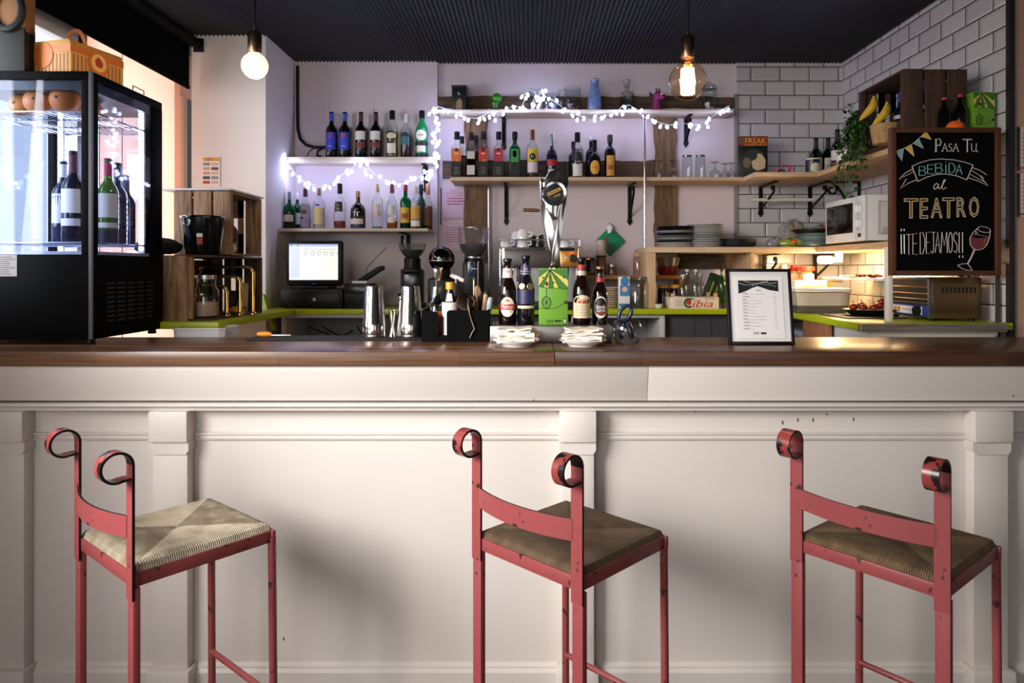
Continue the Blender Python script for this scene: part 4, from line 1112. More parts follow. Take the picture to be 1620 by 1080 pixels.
m = MB(CLEAR2); m.lathe([(.010, .16), (.012, .172), (.024, .19), (.026, .208), (.014, .216), (0, .217)], seg=12); m.build('stopper', t)
m = MB(glass('e6e2e4')); m.lathe([(.042, .006), (.043, .07), (0, .07)], seg=20, sq=.9); m.build('liquid', t)
t = thing('plush_toy', 'pink and purple patterned toy animal with two horns, on the top shelf', 'toy', onC(1040))
PK = mat('8c2a68', .7, vary=.7, vscale=38)
m = MB(PK); m.lathe([(.034, 0), (.036, .02), (.028, .05), (.021, .075), (.022, .09)], (-.004, 0, 0), 16); m.build('body', t)
m = MB(PK); m.sph((.004, -.01, .105), (.034, .03, .030), 16, 10); m.sph((.028, -.025, .095), (.020, .018, .016), 12, 8); m.build('head', t)
m = MB(mat('3a1a4a', .7)); [m.tube([(sx, 0, .128), (sx, 0, .155)], [.004, .006], 8) for sx in (-.006, .012)]; m.build('horns', t)
m = MB(mat('45204e', .7)); m.prism([(-.028, .115), (-.055, .135), (-.05, .108), (-.028, .10)], 'y', -.008, .004); m.prism([(.036, .115), (.056, .118), (.05, .105), (.036, .10)], 'y', -.008, .004); m.build('ears', t)
m = MB(mat('e8e0d8', .4)); m.sph((.020, -.038, .112), .007, 10, 8); m.build('eye', t)
t = jar(1122, .15, .046, 'clear glass sweet jar behind the globe lamp on the top shelf', 'sweet_jar')
m = MB(CLEAR2); m.lathe([(.046, .15), (.05, .155), (.04, .175), (.012, .185), (.014, .20), (0, .205)], seg=20); m.build('lid', t)
m = MB(mat('d0b8a8', .6)); rnd = random.Random(6); [m.sph((rnd.uniform(-.028, .028), rnd.uniform(-.028, .028), .012 + rnd.uniform(0, .012)), .010, 8, 6) for k in range(12)]; m.build('contents', t)

# ================================================================== GLASSES ON THE MIDDLE SHELF
gG = 'upturned glasses on the right middle shelf'
def stemglass(px, h, r, label, Y=4.44):
    t = thing('stem_glass', label, 'glass', (X(px, Y), Y, ZD), 0, gG)
    m = MB(CLEAR2); m.lathe([(r, 0), (r * 1.02, .2 * h), (r * .9, .42 * h), (.30 * r, .58 * h), (.16 * r, .66 * h)], seg=24, caps=False); m.build('bowl', t)
    m = MB(CLEAR2); m.lathe([(.14 * r, .64 * h), (.13 * r, .9 * h), (.45 * r, .965 * h), (.85 * r, .985 * h), (.85 * r, h), (0, h)], seg=24); m.build('stem', t)
    return t
stemglass(1041, .118, .034, 'short upturned stem glass, leftmost of the glasses on the middle shelf')
stemglass(1065, .122, .034, 'short upturned stem glass in front of the timber post, second of the glasses')
def tumbler(px, h, r, label, Y=4.44):
    t = thing('tumbler', label, 'glass', (X(px, Y), Y, ZD), 0, gG)
    m = MB(CLEAR2); m.lathe([(r * 1.08, 0), (r * 1.06, .02 * h), (r * .92, .95 * h), (r * .95, h)], seg=24, caps=False)
    m.use(glass('6a6e74', .08)); m.lathe([(0, .955 * h), (r * .9, .955 * h), (r * .95, h), (0, h)], seg=24); m.build('glass_body', t)
    return t
tumbler(1087, .155, .032, 'tall upturned tumbler with a thick dark base, left of the pair')
tumbler(1108, .156, .032, 'tall upturned tumbler with a thick dark base, right of the pair')
stemglass(1131, .112, .036, 'short upturned stem glass just right of the tall tumblers')
stemglass(1147, .112, .034, 'short upturned stem glass next to the last glass of the row', 4.50)
stemglass(1157, .106, .030, 'short upturned stem glass nearest the paperback')

# ================================================================== CORNER OF THE TILED WALLS
t = thing('paperback', 'dark paperback with a red and yellow FREAK title, leaning on the tiles', 'book', (X(1191, 4.36), 4.36, ZD), R_(-4))
m = MB(mat('16151a', .35)); m.box(-.094, .094, 0, .016, 0, .265, .002); m.build('cover', t)
m = MB(PAPER); m.box(-.090, .095, .002, .014, .003, .262); m.build('pages', t)
m = MB(mat('9c2a26', .4)); m.box(-.094, .094, -.0008, 0, .205, .262)
m.use(mat('e0b43a', .5)); m.text('FREAK', .05, front(.018, -.0012, .236), fit=(.13, .036)); lines(m, -.05, .09, .203, .213, 1, -.001, .5, .1)
m.use(mat('6a5a40', .5)); m.lathe([(0, 0), (.022, 0), (.022, .001), (0, .001)], seg=16, M=Matrix.Translation((-.070, -.0008, .235)) @ Matrix.Rotation(R_(90), 4, 'X'))
m.use(mat('2a3228', .5)); m.lathe([(0, 0), (.078, 0), (.078, .001), (0, .001)], seg=20, M=Matrix.Translation((.004, -.0004, .10)) @ Matrix.Rotation(R_(90), 4, 'X') @ Matrix.Diagonal((1, 1.1, 1, 1)))
m.use(mat('cbb08c', .5)); m.prism([(.0, .06), (.03, .045), (.075, .06), (.08, .11), (.055, .15), (.03, .155), (.022, .12), (-.01, .105)], 'y', -.0022, -.0012)
m.use(mat('7a6a4e', .5)); m.prism([(-.055, .07), (-.03, .06), (-.012, .09), (-.02, .125), (-.05, .13), (-.065, .10)], 'y', -.0022, -.0012)
m.build('cover_art', t)
t = thing('gift_ribbon', 'pink looped ribbon with a green ball on the corner shelf', 'ribbon', (X(1238, 4.30), 4.30, ZD))
m = MB(mat('d83a78', .4)); m.sweep([(-.085, 0, .004), (-.05, -.01, .012), (-.035, 0, .055), (.0, .01, .068), (.035, 0, .066), (.05, -.005, .066), (.032, -.01, .004)], (0, 1, 0), .05, .003); m.build('loop', t)
m = MB(mat('2f7a34', .5)); m.sph((.0, .02, .026), .026, 14, 10); m.build('ball', t)
gR = 'wine bottles on the corner shelf'
for px, Y, h, lab, lb in ((1291, 4.42, .235, 'dark wine bottle with a white label behind the picture mug', 'cfc8c4'), (1310, 4.42, .24, 'dark wine bottle with a grey label, second of the corner shelf', 'b9b0ae')):
    bottle(lab, (X(px, Y), Y, ZD), .265, .037, 'wine', WINEGLASS, C('15171b'), (.72, 1), labs=((.16, .50, C(lb), 1.0), (.30, .34, C('6a6462'), .9)), group=gR)
bottle('dark wine bottle in the very corner, right of the grey label', (X(1327, 4.45), 4.45, ZD), .265, .036, 'wine', WINEGLASS, C('15171b'), (.72, 1), labs=((.1, .45, C('bdb7b4'), .8),), group=gR)
for i, (y, lab) in enumerate(((4.20, 'dark wine bottle with a black capsule and cream label by the right wall'), (4.05, 'dark red-capped wine bottle with a white label, furthest of the red-capped pair'), (3.90, 'dark red-capped wine bottle with a white label, half hidden by the trailing plant'))):
    bottle(lab, (1.905, y, ZD), .275 if i == 0 else .30, .037, 'wine', WINEGLASS, C('15171b' if i == 0 else '5a1c24'), (.76, 1), labs=((.30, .52, C('d0c8c2'), 1.1), (.12, .26, C('6a4028'), 1.1)), group=gR, rz=R_(-35))
t = thing('picture_mug', 'mug printed with a cream and dark picture, on the shelf corner', 'mug', (X(1286, 4.16), 4.16, ZD))
m = MB(mat('20242c', .3)); m.lathe([(0, 0), (.040, 0), (.042, .01), (.042, .088), (.039, .088), (.039, .02), (0, .02)], seg=24); m.build('body', t)
m = MB(mat('d8c6b0', .3)); m.oval(.0428, .03, .034, .030, .1); m.patch(.0426, .080, .088, 1.5); m.build('print', t)
t = thing('card', 'small white card propped against the corner wine bottles', 'card', (X(1331, 4.08), 4.08, ZD), R_(-30))
m = MB(PAPER); m.box(-.022, .022, 0, .002, 0, .105); m.use(C('8e3b33')); m.box(-.02, .02, -.0006, 0, .03, .06); m.build('body', t); 

# wooden crate on the right wall shelf, with fruit, bottles and a plant
def crate(name, label, loc, w, d, h, open_x, mtl, near=True, group='old wooden wine crates', back=True):
    """w along x, d along y, h up; open towards +x or -x; ends are upright slats"""
    t = thing(name, label, 'crate', loc, 0, group)
    s = .010
    for which in ((0, 1) if near else (1,)):
        y0 = 0 if which == 0 else d - s
        m = MB(mtl)
        n = 3; g = .010; sw = (w - g * (n - 1)) / n
        for k in range(n):
            a = k * (sw + g)
            if which == 1 and k == (1 if open_x > 0 else 1):
                m.box(a, a + sw * .36, y0, y0 + s, 0, h, .002); m.box(a + sw * .64, a + sw, y0, y0 + s, 0, h, .002)
                m.box(a, a + sw, y0, y0 + s, 0, h * .40, .002); m.box(a, a + sw, y0, y0 + s, h * .66, h, .002)
            else: m.box(a, a + sw, y0, y0 + s, random.uniform(0, .003), h - random.uniform(0, .005), .003)
        ys = y0 + s if which == 0 else y0 - .018
        m.box(0, .024, ys, ys + .018, .006, h - .006, .002); m.box(w - .024, w, ys, ys + .018, .006, h - .006, .002)
        m.build('end_panel', t)
    m = MB(mtl); m.box(0, w, s, d - s, 0, .009, .001); m.build('bottom_panel', t)
    m = MB(mtl); m.box(0, w, s, d - s, h - .012, h - .003, .001); m.build('top_panel', t)
    if back:
        xb = 0 if open_x > 0 else w - .009
        m = MB(mtl)
        for k in range(3): m.box(xb, xb + .009, s, d - s, .012 + k * (h - .02) / 3, .012 + (k + 1) * (h - .02) / 3 - .01, .001)
        m.build('back_panel', t)
    return t
crate('wooden_crate', 'dark wooden crate on the right wall shelf, above the chalkboard', (1.700, 3.09, ZD), .29, .42, .325, -1, CRATED)
for i, (y, lab, bc) in enumerate(((3.40, 'blue-capped bottle standing in the crate on the right wall shelf, behind the plant', '2a3f9a'), (3.20, 'blue-capped bottle in the crate, behind the bananas', '2a3f9a'))):
    bottle(lab, (1.86, y, ZD + .010), .30, .034, 'wine', mat('141c2c', .1), C(bc), (.78, 1), labs=((.5, .56, C('cfcfd8'), 1.0), (.2, .45, C('40455a'), 1.0)), group='bottles in the right crate', rz=R_(-60))
t = thing('fruit_basket', 'small wicker basket holding bananas, in the mouth of the right crate', 'basket', (1.700, 3.20, ZD + .001))
m = MB(wood('7d6040', 'b8955f', (60, 60, 14), .8, .6)); m.lathe([(0, .0), (.052, .0), (.060, .045), (.066, .09), (.062, .09), (.056, .05), (.048, .008), (0, .008)], (-.025, 0, 0), 20)
m.build('body', t)
for i, (dx, dy, lean, lab) in enumerate(((-.045, .03, .10, 'banana leaning out of the basket, the lower of the two'), (-.030, -.02, .06, 'banana leaning out of the basket, the upper of the two'))):
    t = thing('banana', lab, 'banana', (1.700 + dx, 3.20 + dy, ZD + .075), 0, 'bananas in the basket')
    m = MB(mat('c9a82a', .5, vary=.15, vscale=20)); p = []
    for k in range(11): f = k / 10; p.append((-.04 + .03 * math.sin(f * 3.1) + i * .02, .09 - .13 * f, -.035 + lean + .0 * f + .13 * f - .05 * f * f))
    m.tube(p, [.005, .011, .016, .018, .019, .019, .018, .017, .014, .009, .005], 8); m.build('fruit', t)
# trailing plant
t = thing('trailing_plant', 'green trailing plant hanging over the edge of the right wall shelf', 'plant', (1.79, 3.578, ZD))
m = MB(mat('2b2620', .6)); m.lathe([(0, 0), (.05, 0), (.058, .09), (.052, .09), (0, .08)], seg=18); m.build('pot', t)
rnd = random.Random(9)
LEAF = [mat('274c1a', .5), mat('1b3816', .5), mat('3c6826', .5)]
m = MB(*LEAF); st = MB(mat('3c5a26', .6))
for k in range(46):
    a = rnd.uniform(0, 2 * math.pi); rr_ = rnd.uniform(.05, .16)
    tip = Vector((-abs(rnd.gauss(.06, .07)) + .03, rnd.gauss(-.08, .10), rnd.choice((rnd.uniform(.05, .24), rnd.uniform(-.12, .15), rnd.uniform(-.20, .05)))))
    if (tip.z < 0.02 or tip.y < -.05) and tip.x > -.105: tip.x = -.11 - rnd.random() * .04
    mid = Vector((tip.x * .75, tip.y * .55, max(.11, tip.z * .5 + .12)))
    p0 = Vector((0, 0, .08)); pts = []
    for i in range(7):
        f = i / 6; pts.append(p0 * (1 - f) ** 2 + mid * 2 * f * (1 - f) + tip * f * f)
    st.tube(pts, .0018, 4)
    for i in range(1, 7):
        for _ in range(4):
            c = pts[i] + Vector((rnd.gauss(0, .016), rnd.gauss(0, .016), rnd.gauss(0, .014)))
            if c.x > .10 or (c.y < -.05 and c.x > -.098): continue
            m.mi = rnd.randrange(3)
            M_ = Matrix.Translation(c) @ Matrix.Rotation(rnd.uniform(0, 6.28), 4, 'Z') @ Matrix.Rotation(rnd.uniform(-1.2, 1.2), 4, 'X')
            l = rnd.uniform(.014, .026)
            m.add([(0, 0, 0), (l * .45, l * .4, .003), (l * .35, l * .9, 0), (0, l * 1.3, -.004), (-l * .35, l * .9, 0), (-l * .45, l * .4, .003)], [(0, 1, 2, 3, 4, 5)], M_)
st.build('stem', t); m.build('foliage', t)
# orange, bottles and green carton in front of the crate
Yq = 3.03
t = thing('orange', 'single bright orange on the shelf just above the chalkboard', 'orange', (X(1511, Yq), Yq, ZD + .0), 0)
m = MB(mat('e0601c', .45, bump=.3, bscale=150)); m.sph((0, 0, .037), (.041, .038, .037), 20, 14); m.build('peel', t)
m = MB(mat('2c4a22', .5)); m.add([(.012, -.036, .048), (.030, -.04, .040), (.050, -.03, .034), (.052, -.03, .026), (.028, -.042, .028)], [(0, 1, 2, 3, 4)]); m.build('leaf', t)
def blackbottle(px, hh, lab):
    t = thing('bottle', lab, 'bottle', (X(px, 3.062), 3.062, ZD), 0, 'black bottles above the chalkboard')
    m = MB(mat('08080a', .1)); m.lathe([(r * .029, z * hh) for r, z in PROF['tall']], seg=20); m.build('glass_body', t)
    m = MB(C('b01c3c')); m.lathe([(.0115, hh * .86), (.0125, hh * .87), (.0125, hh * .91), (0, hh * .915)], seg=14); m.build('cap', t)
blackbottle(1494, .20, 'black bottle with a red cap standing left of the single orange')
blackbottle(1519, .215, 'black bottle with a red cap standing behind the single orange')
def circus_carton(label, loc, w, d, h, rz=0, brandtext=True):
    """green carton printed with a striped tent top, a wheel on a wire and the bar's own mark"""
    t = thing('green_carton', label, 'carton', loc, rz, 'green printed cartons')
    G, DG, YL, K = mat('679a2a', .4), mat('3c7220', .4), mat('c9c25a', .4), C('12180e')
    m = MB(G); m.box(-w / 2, w / 2, -d / 2, d / 2, 0, h, .002); m.build('box', t)
    y = -d / 2
    m = MB(DG)
    m.prism([(-w / 2, h * .68), (-w * .2, h * .655), (w * .2, h * .655), (w / 2, h * .63), (w / 2, h * .985), (-w / 2, h * .985)], 'y', y - .0006, y)
    m.use(YL); ax, az = -w * .12, h * .985
    for a, b_ in (((-w / 2, h * .84), (-w / 2, h * .68)), ((-w * .33, h * .665), (-w * .16, h * .655)), ((w * .02, h * .65), (w * .20, h * .65)), ((w / 2, h * .66), (w / 2, h * .80))):
        m.prism([(ax, az), a, b_], 'y', y - .0010, y - .0005)
    m.use(K)
    for p in ((-w / 2, h * .68), (-w * .33, h * .665), (-w * .16, h * .655), (w * .02, h * .65), (w * .20, h * .65), (w / 2, h * .66)):
        m.tube([(ax, y - .001, az), (p[0], y - .001, p[1])], .0009, 4)
    m.tube([(-w / 2, y - .001, h * .68), (-w * .2, y - .001, h * .655), (w * .2, y - .001, h * .655), (w / 2, y - .001, h * .63)], .0009, 4)
    def star(cx, cz, r): m.prism([(cx + r * (1 if k % 2 == 0 else .42) * math.sin(k * math.pi / 5), cz + r * (1 if k % 2 == 0 else .42) * math.cos(k * math.pi / 5)) for k in range(10)], 'y', y - .0016, y - .001)
    star(-w * .36, h * .84, w * .05); star(0, h * .75, w * .055); star(w * .37, h * .85, w * .055); star(-w * .17, h * .86, w * .035); star(w * .12, h * .85, w * .035)
    wc = (-w * .24, h * .40)
    m.tube([(wc[0] + w * .145 * math.cos(R_(a)), y - .001, wc[1] + h * .105 * math.sin(R_(a))) for a in range(0, 360, 15)], .0014, 5, closed=True)
    for a in range(0, 180, 30): m.tube([(wc[0] - w * .13 * math.cos(R_(a)), y - .001, wc[1] - h * .09 * math.sin(R_(a))), (wc[0] + w * .13 * math.cos(R_(a)), y - .001, wc[1] + h * .09 * math.sin(R_(a)))], .0004, 4)
    m.tube([(wc[0], y - .001, h * .505), (wc[0], y - .001, h * .73)], .0008, 4); m.sph((wc[0] + .002, y - .001, h * .73), (.006, .0008, .008), 8, 6)
    m.tube([(-w / 2, y - .001, h * .30), (-w * .24, y - .001, h * .285), (w * .1, y - .001, h * .30), (w * .42, y - .001, h * .40)], .0008, 4)
    m.box(w * .38, w * .49, y - .0012, y, h * .375, h * .425)
    if brandtext:
        m.text('OFF', .02, front(-w * .12, y - .001, h * .06), fit=(w * .26, h * .06)); lines(m, w * .04, w * .28, h * .05, h * .09, 1, y - .0008, .8, .02)
        m.box(w * .36, w * .43, y - .001, y, h * .01, h * .12); m.use(PAPER); m.box(w * .375, w * .415, y - .0014, y, h * .03, h * .10)
    m.build('print', t)
    return t
circus_carton('green carton with a striped tent print, on the shelf by the right wall', (X(1553, 3.06), 3.07, ZD), LN(35, 3.05), .05, .205, R_(4))

# ================================================================== PLATES AND CROCKERY
def plate_stack(px, Y, z, n, r, cols, label, pitch=.0095, group=None, name='plate', cat='plate'):
    """each plate is a thing of its own"""
    protos = {}
    for i in range(n):
        c = cols[i % len(cols)]
        loc = (X(px, Y) + random.uniform(-.004, .004), Y + random.uniform(-.004, .004), z + .0005 + i * pitch)
        rr = r * (1 + random.uniform(-.03, .02))
        if c not in protos:
            m = MB(mat(c, .22, coat=.2)); m.lathe([(0, .002), (.55 * r, 0), (.60 * r, .001), (.96 * r, .012), (r, .0145), (.985 * r, .016), (.6 * r, .005), (0, .0045)], seg=36)
            o = m.build(name, None, loc); protos[c] = o
        else:
            o = protos[c].copy(); COL.objects.link(o); o.location = loc
        pos = 'lowest' if i == 0 else ('topmost' if i == n - 1 else '%s up' % ('second third fourth fifth sixth seventh eighth ninth tenth eleventh twelfth'.split()[i - 1]))
        tag(o, label % pos, cat, group)
plate_stack(1068, 4.30, ZE, 9, .122, ['d9d6d0', 'e4e1dc', '2a2e38', 'd8d4ce', '8a8f94', '1c2230', 'e0ddd8', '23283a', '2c2a2e'], '%s plate of the dark and white stack, left of the paler stack', .0145, 'plates in the dark and white stack')
plate_stack(1115, 4.30, ZE, 10, .112, ['d4d3cf', 'dcdad6', 'c9c8c5', 'd8d6d0', 'b4b6b2', 'c2c4c2'], '%s plate of the pale grey stack on the pine shelf unit', .0145, 'plates in the pale grey stack')
t = thing('serving_tray', 'low black serving dish on the pine shelf, right of the plate stacks', 'dish', (X(1166, 4.28), 4.28, ZE))
m = MB(mat('17151a', .3)); m.lathe([(0, 0), (.085, 0), (.105, .012), (.112, .055), (.106, .055), (.10, .016), (0, .008)], seg=28, sq=.6); m.build('dish', t)
plate_stack(1289, 4.18, ZE, 7, .10, ['7f9a9a', 'a9b5b2', '8fa5a4'], '%s plate of the teal-grey stack beside the microwave', .011, 'plates in the teal-grey stack')
t = thing('frying_pan', 'black shallow pan resting on the teal-grey plates beside the microwave', 'pan', (X(1284, 4.18), 4.18, ZE + .0005 + 7 * .011 + .007))
m = MB(mat('100f12', .35)); m.lathe([(0, 0), (.09, 0), (.125, .022), (.122, .024), (.088, .004), (0, .004)], seg=32); m.build('pan_body', t)
def bag(name, label, loc, pts, h, matl, inner=None, seed=1, cat='bag'):
    """crumpled plastic bag: a noisy squashed blob with folds, contents inside"""
    t = thing(name, label, cat, loc)
    rnd = random.Random(seed)
    rx, ry, rz_ = pts
    m = MB(matl); n, k = 14, 22
    ve, fa = [], []
    for i in range(n + 1):
        for j in range(k):
            th = math.pi * i / n; ph = 2 * math.pi * j / k
            f = 1 + .12 * math.sin(5 * ph + 3 * th) + rnd.uniform(-.08, .08)
            z = -math.cos(th) * rz_ * f
            ve.append((rx * math.sin(th) * math.cos(ph) * f, ry * math.sin(th) * math.sin(ph) * f, max(0.001, rz_ * .9 + z)))
    for i in range(n):
        for j in range(k): fa.append((i * k + j, i * k + (j + 1) % k, (i + 1) * k + (j + 1) % k, (i + 1) * k + j))
    m.add(ve, fa); m.build('plastic', t, sharp=20)
    for nm, col, c, r in (inner or []):
        q = MB(mat(col, .6, vary=.2, vscale=30, bump=.3)); q.sph(c, r, 14, 10); q.build(nm, t)
    return t
FILM = glass('e9ecee', .12, .08, .18)
bag('bread_bag', 'clear plastic bag of brown bread on the corner shelf under the towel rod', (X(1257, 4.34), 4.36, ZE), (.085, .075, .092), 0, FILM, (('bread', 'a9763f', (.015, 0, .12), (.055, .05, .045)), ('bread', 'c49a62', (-.03, .01, .05), (.045, .045, .04))), 3)
bag('film_bag', 'small crumpled clear plastic bag left of the bread bag', (X(1226, 4.30), 4.30, ZE), (.050, .045, .034), 0, FILM, (('scraps', 'b9a08a', (0, 0, .02), (.025, .025, .014)),), 4)
bag('snack_bag', 'green and yellow foil snack bag lying in front of the bread bag', (X(1253, 4.18), 4.19, ZE), (.068, .042, .030), 0, mat('8a9a34', .25, vary=.6, vscale=24), (('window', 'b0402c', (.0, -.036, .034), (.02, .012, .014)),), 5)
bag('red_bag', 'bag of red snacks behind the microwave and above the black pan', (X(1303, 4.40), 4.42, ZE), (.07, .06, .085), 0, FILM, (('contents', 'a82b2c', (0, 0, .11), (.05, .045, .045)), ('contents', 'a82b2c', (-.02, 0, .06), (.04, .04, .03))), 6)

# ================================================================== MICROWAVE (door faces into the working area)
t = thing('microwave', 'white microwave oven with a dark door and two dials, on the right wall shelf', 'microwave', (1.72, 3.49, ZE + .012))
WM = mat('d9d6d4', .35)
W_, D_, H_ = .34, .455, .235                            # x, y, z
m = MB(WM); m.box(.018, W_, 0, D_, 0, H_, .004)
m.use(mat('b9b4b0', .5)); m.box(.07, W_ - .03, -.0012, .0, .03, H_ - .03)
m.use(mat('cfcac6', .45)); m.box(.085, W_ - .045, -.002, -.0008, .04, H_ - .04)
m.use(mat('8d8884', .6)); [m.box(.09, .20, -.003, -.0018, .035 + k * .006, .038 + k * .006) for k in range(6)]
m.build('body', t)
m = MB(WM); m.box(0, .018, .105, D_, 0, H_, .004)
m.use(mat('0a0a0b', .12)); m.box(-.0015, .001, .118, D_ - .018, .045, H_ - .028, .002); m.build('door', t)
m = MB(WM); m.box(0, .018, 0, .104, 0, H_, .004); m.use(mat('2a2a2c', .4)); m.box(-.0012, .0005, .035, .066, .02, .04)
m.use(mat('6d6d72', .5))
for zc_ in (.165, .09):
    m.tube([(-.001, .05 + .033 * math.cos(R_(a)), zc_ + .033 * math.sin(R_(a))) for a in range(0, 360, 20)], .0012, 4, closed=True)
cp = m.build('control_panel', t)
for zc_ in (.165, .09):
    m = MB(mat('e6e3e0', .3)); m.lathe([(.023, 0), (.021, .016), (0, .018)], seg=20, M=Matrix.Translation((-.0, .05, zc_)) @ Matrix.Rotation(R_(-90), 4, 'Y'))
    m.box(-.022, -.016, .047, .053, zc_ - .018, zc_ + .018, .001); m.build('dial', cp)
for x, y in [(x, y) for x in (.04, W_ - .04) for y in (.03, D_ - .03)]: m = MB(BLACK); m.lathe([(.012, -.012), (.012, 0)], (x, y, 0), 10); m.build('foot', t)

# ================================================================== WORKTOPS AND UNITS BEHIND THE BAR
ZW = E - .23; TW = .030
q = MB(LIME); q.box(-1.553, 2.104, 4.0, 4.56, ZW - TW, ZW, .002); tag(q.build('worktop'), 'lime green worktop along the back wall carrying the espresso machine', 'worktop', 'lime green worktops')
q = MB(LIME); q.box(-1.99, -1.36, 3.0, 3.998, ZW - TW, ZW, .002); tag(q.build('worktop'), 'lime green worktop under the stacked wooden crates', 'worktop', 'lime green worktops')
q = MB(LIME); q.box(1.43, 2.104, 2.96, 3.998, ZW - TW, ZW, .002); q.use(wood('4b4340', '8a7c72', (5, 60, 60))); q.box(1.43, 2.06, 2.93, 2.96, ZW - TW - .006, ZW, .002)
tag(q.build('worktop'), 'lime green worktop with a grey wood end, carrying the toaster', 'worktop', 'lime green worktops')
WU = mat('cbc6c4', .4)
def open_unit(lab, px0, px1, Y, depth=.45):
    t = thing('open_cabinet', lab, 'cabinet', (X(px0, Y), Y, 0), 0, 'white open cabinets under the worktop')
    w_ = X(px1, Y) - X(px0, Y); h = ZW - TW - .001
    m = MB(WU)
    m.box(0, .03, 0, depth, 0, h, .002); m.box(w_ - .03, w_, 0, depth, 0, h, .002); m.box(.03, w_ - .03, 0, depth, h - .022, h, .002)
    m.box(.03, w_ - .03, 0, depth, .5, .52, .002); m.build('carcass', t)
    m = MB(mat('8f8e90', .5)); m.box(.03, w_ - .03, depth - .01, depth, 0, h - .022); m.build('back_panel', t)
    return t
u = open_unit('white open cabinet with trailing cables under the till', 445, 592, 4.04)
m = MB(BLACK)
for (a, b_, s) in ((.10, .32, .05), (.18, .45, .07), (.40, .5, .09)):
    m.tube([(a + (b_ - a) * k / 10, .2 + .02 * k, ZW - .06 - s * abs(math.sin(k / 10 * 3.14)) - (.06 if k < 5 else .1)) for k in range(11)], .004, 6)
m.build('cables', u)
open_unit('white open cabinet under the worktop, behind the jar of openers', 905, 1052, 4.04)
q = MB(mat('4a464b', .6)); q.box(X(1052, 4.1), 1.44, 4.10, 4.14, 0, ZW - TW - .001)
for k in range(5): q.use(mat('2b292d', .6)); q.box(1.0 + k * .1, 1.004 + k * .1, 4.098, 4.10, 0, ZW - TW - .01)
tag(q.build('panelling'), 'dark grey boarding under the worktop, behind the framed menu', 'panel')
q = MB(mat('2c2a2e', .6)); q.box(X(597, 4.1), X(899, 4.1), 4.10, 4.14, 0, ZW - TW - .001); tag(q.build('panelling'), 'dark boarding under the worktop below the espresso machine', 'panel')
t = thing('drawer_unit', 'white drawer unit under the grey end of the right worktop', 'cabinet', (X(1378, 2.96), 2.96, 0))
m = MB(WU); m.box(0, .55, 0, .5, 0, ZW - TW - .007, .002); m.build('carcass', t)
m = MB(mat('c9b9a8', .5)); m.box(.03, .53, -.014, 0, ZW - TW - .09, ZW - TW - .017, .002); m.build('drawer', t)
q = MB(wood('7c4d34', 'a06a48', (50, 50, 4))); q.box(1.45, 1.47, 3.30, 3.60, .0, ZW - TW - .001, .001); tag(q.build('cabinet_side'), 'brown wooden upright board under the right worktop', 'board')
t = thing('storage_bin', 'grey translucent plastic bin under the right worktop', 'bin', (1.62, 3.72, 0))
m = MB(mat('7d8290', .35)); m.box(-.12, .2, -.25, .2, 0, 1.17, .012); m.use(mat('9aa0ac', .3)); m.box(-.13, .21, -.26, .21, .6 + .55, .64 + .55, .008); m.build('tub', t)

# ------------------------------------------------------------------ right-hand corner of the worktop
t = thing('food_container', 'large white-lidded clear food tub with dark contents on the right worktop', 'container', (X(1306, 3.62), 3.72, ZW))
m = MB(glass('f6efe6', .2, .03, .10)); m.lathe([(.135, 0), (.145, .012), (.158, .118)], seg=32, sq=1.0, sy=.62, caps=False); m.build('tub', t)
m = MB(mat('4a2e1c', .6, vary=.4, vscale=40)); m.lathe([(0, .003), (.133, .003), (.144, .013), (.148, .040)], seg=32, sq=1.0, sy=.615, caps=False); m.use(mat('f4ece0', .6)); m.lathe([(.148, .040), (.155, .108), (0, .109)], seg=32, sq=1.0, sy=.615); m.build('contents', t)  # cream upper layer imitates the reflection on the tub wall by colour
m = MB(mat('f2ece4', .35)); m.lathe([(.162, .116), (.164, .126), (.160, .132), (0, .133)], seg=32, sq=1.0, sy=.62); m.build('lid', t)
t = thing('butter_box', 'white box with a yellow band behind the large food tub', 'box', (X(1284, 3.98), 4.05, ZW))
m = MB(WHITE); m.box(-.095, .095, -.06, .06, 0, .17, .004); m.use(mat('d9b52c', .5)); m.box(-.06, .085, -.0612, -.0600, .09, .135); m.build('box', t)
t = thing('juice_carton', 'yellow carton standing in the lit corner of the worktop', 'carton', (X(1320, 4.12), 4.12, ZW))
m = MB(mat('d8a020', .5)); m.box(-.035, .035, -.03, .03, 0, .165, .003); m.use(WHITE); m.box(-.034, .034, -.0312, -.03, .12, .155); m.build('carton', t)
# ledge with small dishes in the corner
q = MB(WHITE); q.box(X(1300, 4.15), 2.105, 3.44, 4.15, Z(439, 3.7) - .014, Z(439, 3.7), .002)
for yy in (3.5, 4.0): q.box(2.05, 2.105, yy, yy + .015, Z(439, 3.7) - .06, Z(439, 3.7) - .013)
ledge = tag(q.build('corner_ledge'), 'thin white ledge on the right wall below the microwave shelf', 'ledge')
zl = Z(439, 3.7)
for (px, Y, lab, col, rr_) in ((1345, 3.75, 'white saucer on the thin ledge under the microwave shelf, left of the dried peppers', 'f0ece6', .055),):
    q = MB(CERAMIC); q.lathe([(0, 0), (rr_ * .6, 0), (rr_, .010), (rr_ * .95, .012), (0, .004)], seg=24); o = q.build('saucer', None, (X(px, Y), Y, zl)); tag(o, lab, 'saucer')
t = thing('dried_peppers', 'scatter of dried red peppers on the thin ledge', 'peppers', (X(1380, 3.56), 3.56, zl)); t['kind'] = 'stuff'
m = MB(mat('8a3320', .5)); rnd = random.Random(2)
for k in range(16): m.sph((rnd.uniform(-.07, .05), rnd.uniform(-.05, .05), .008 + rnd.uniform(0, .008)), (.015, .011, .008), 8, 6)
m.build('peppers', t)
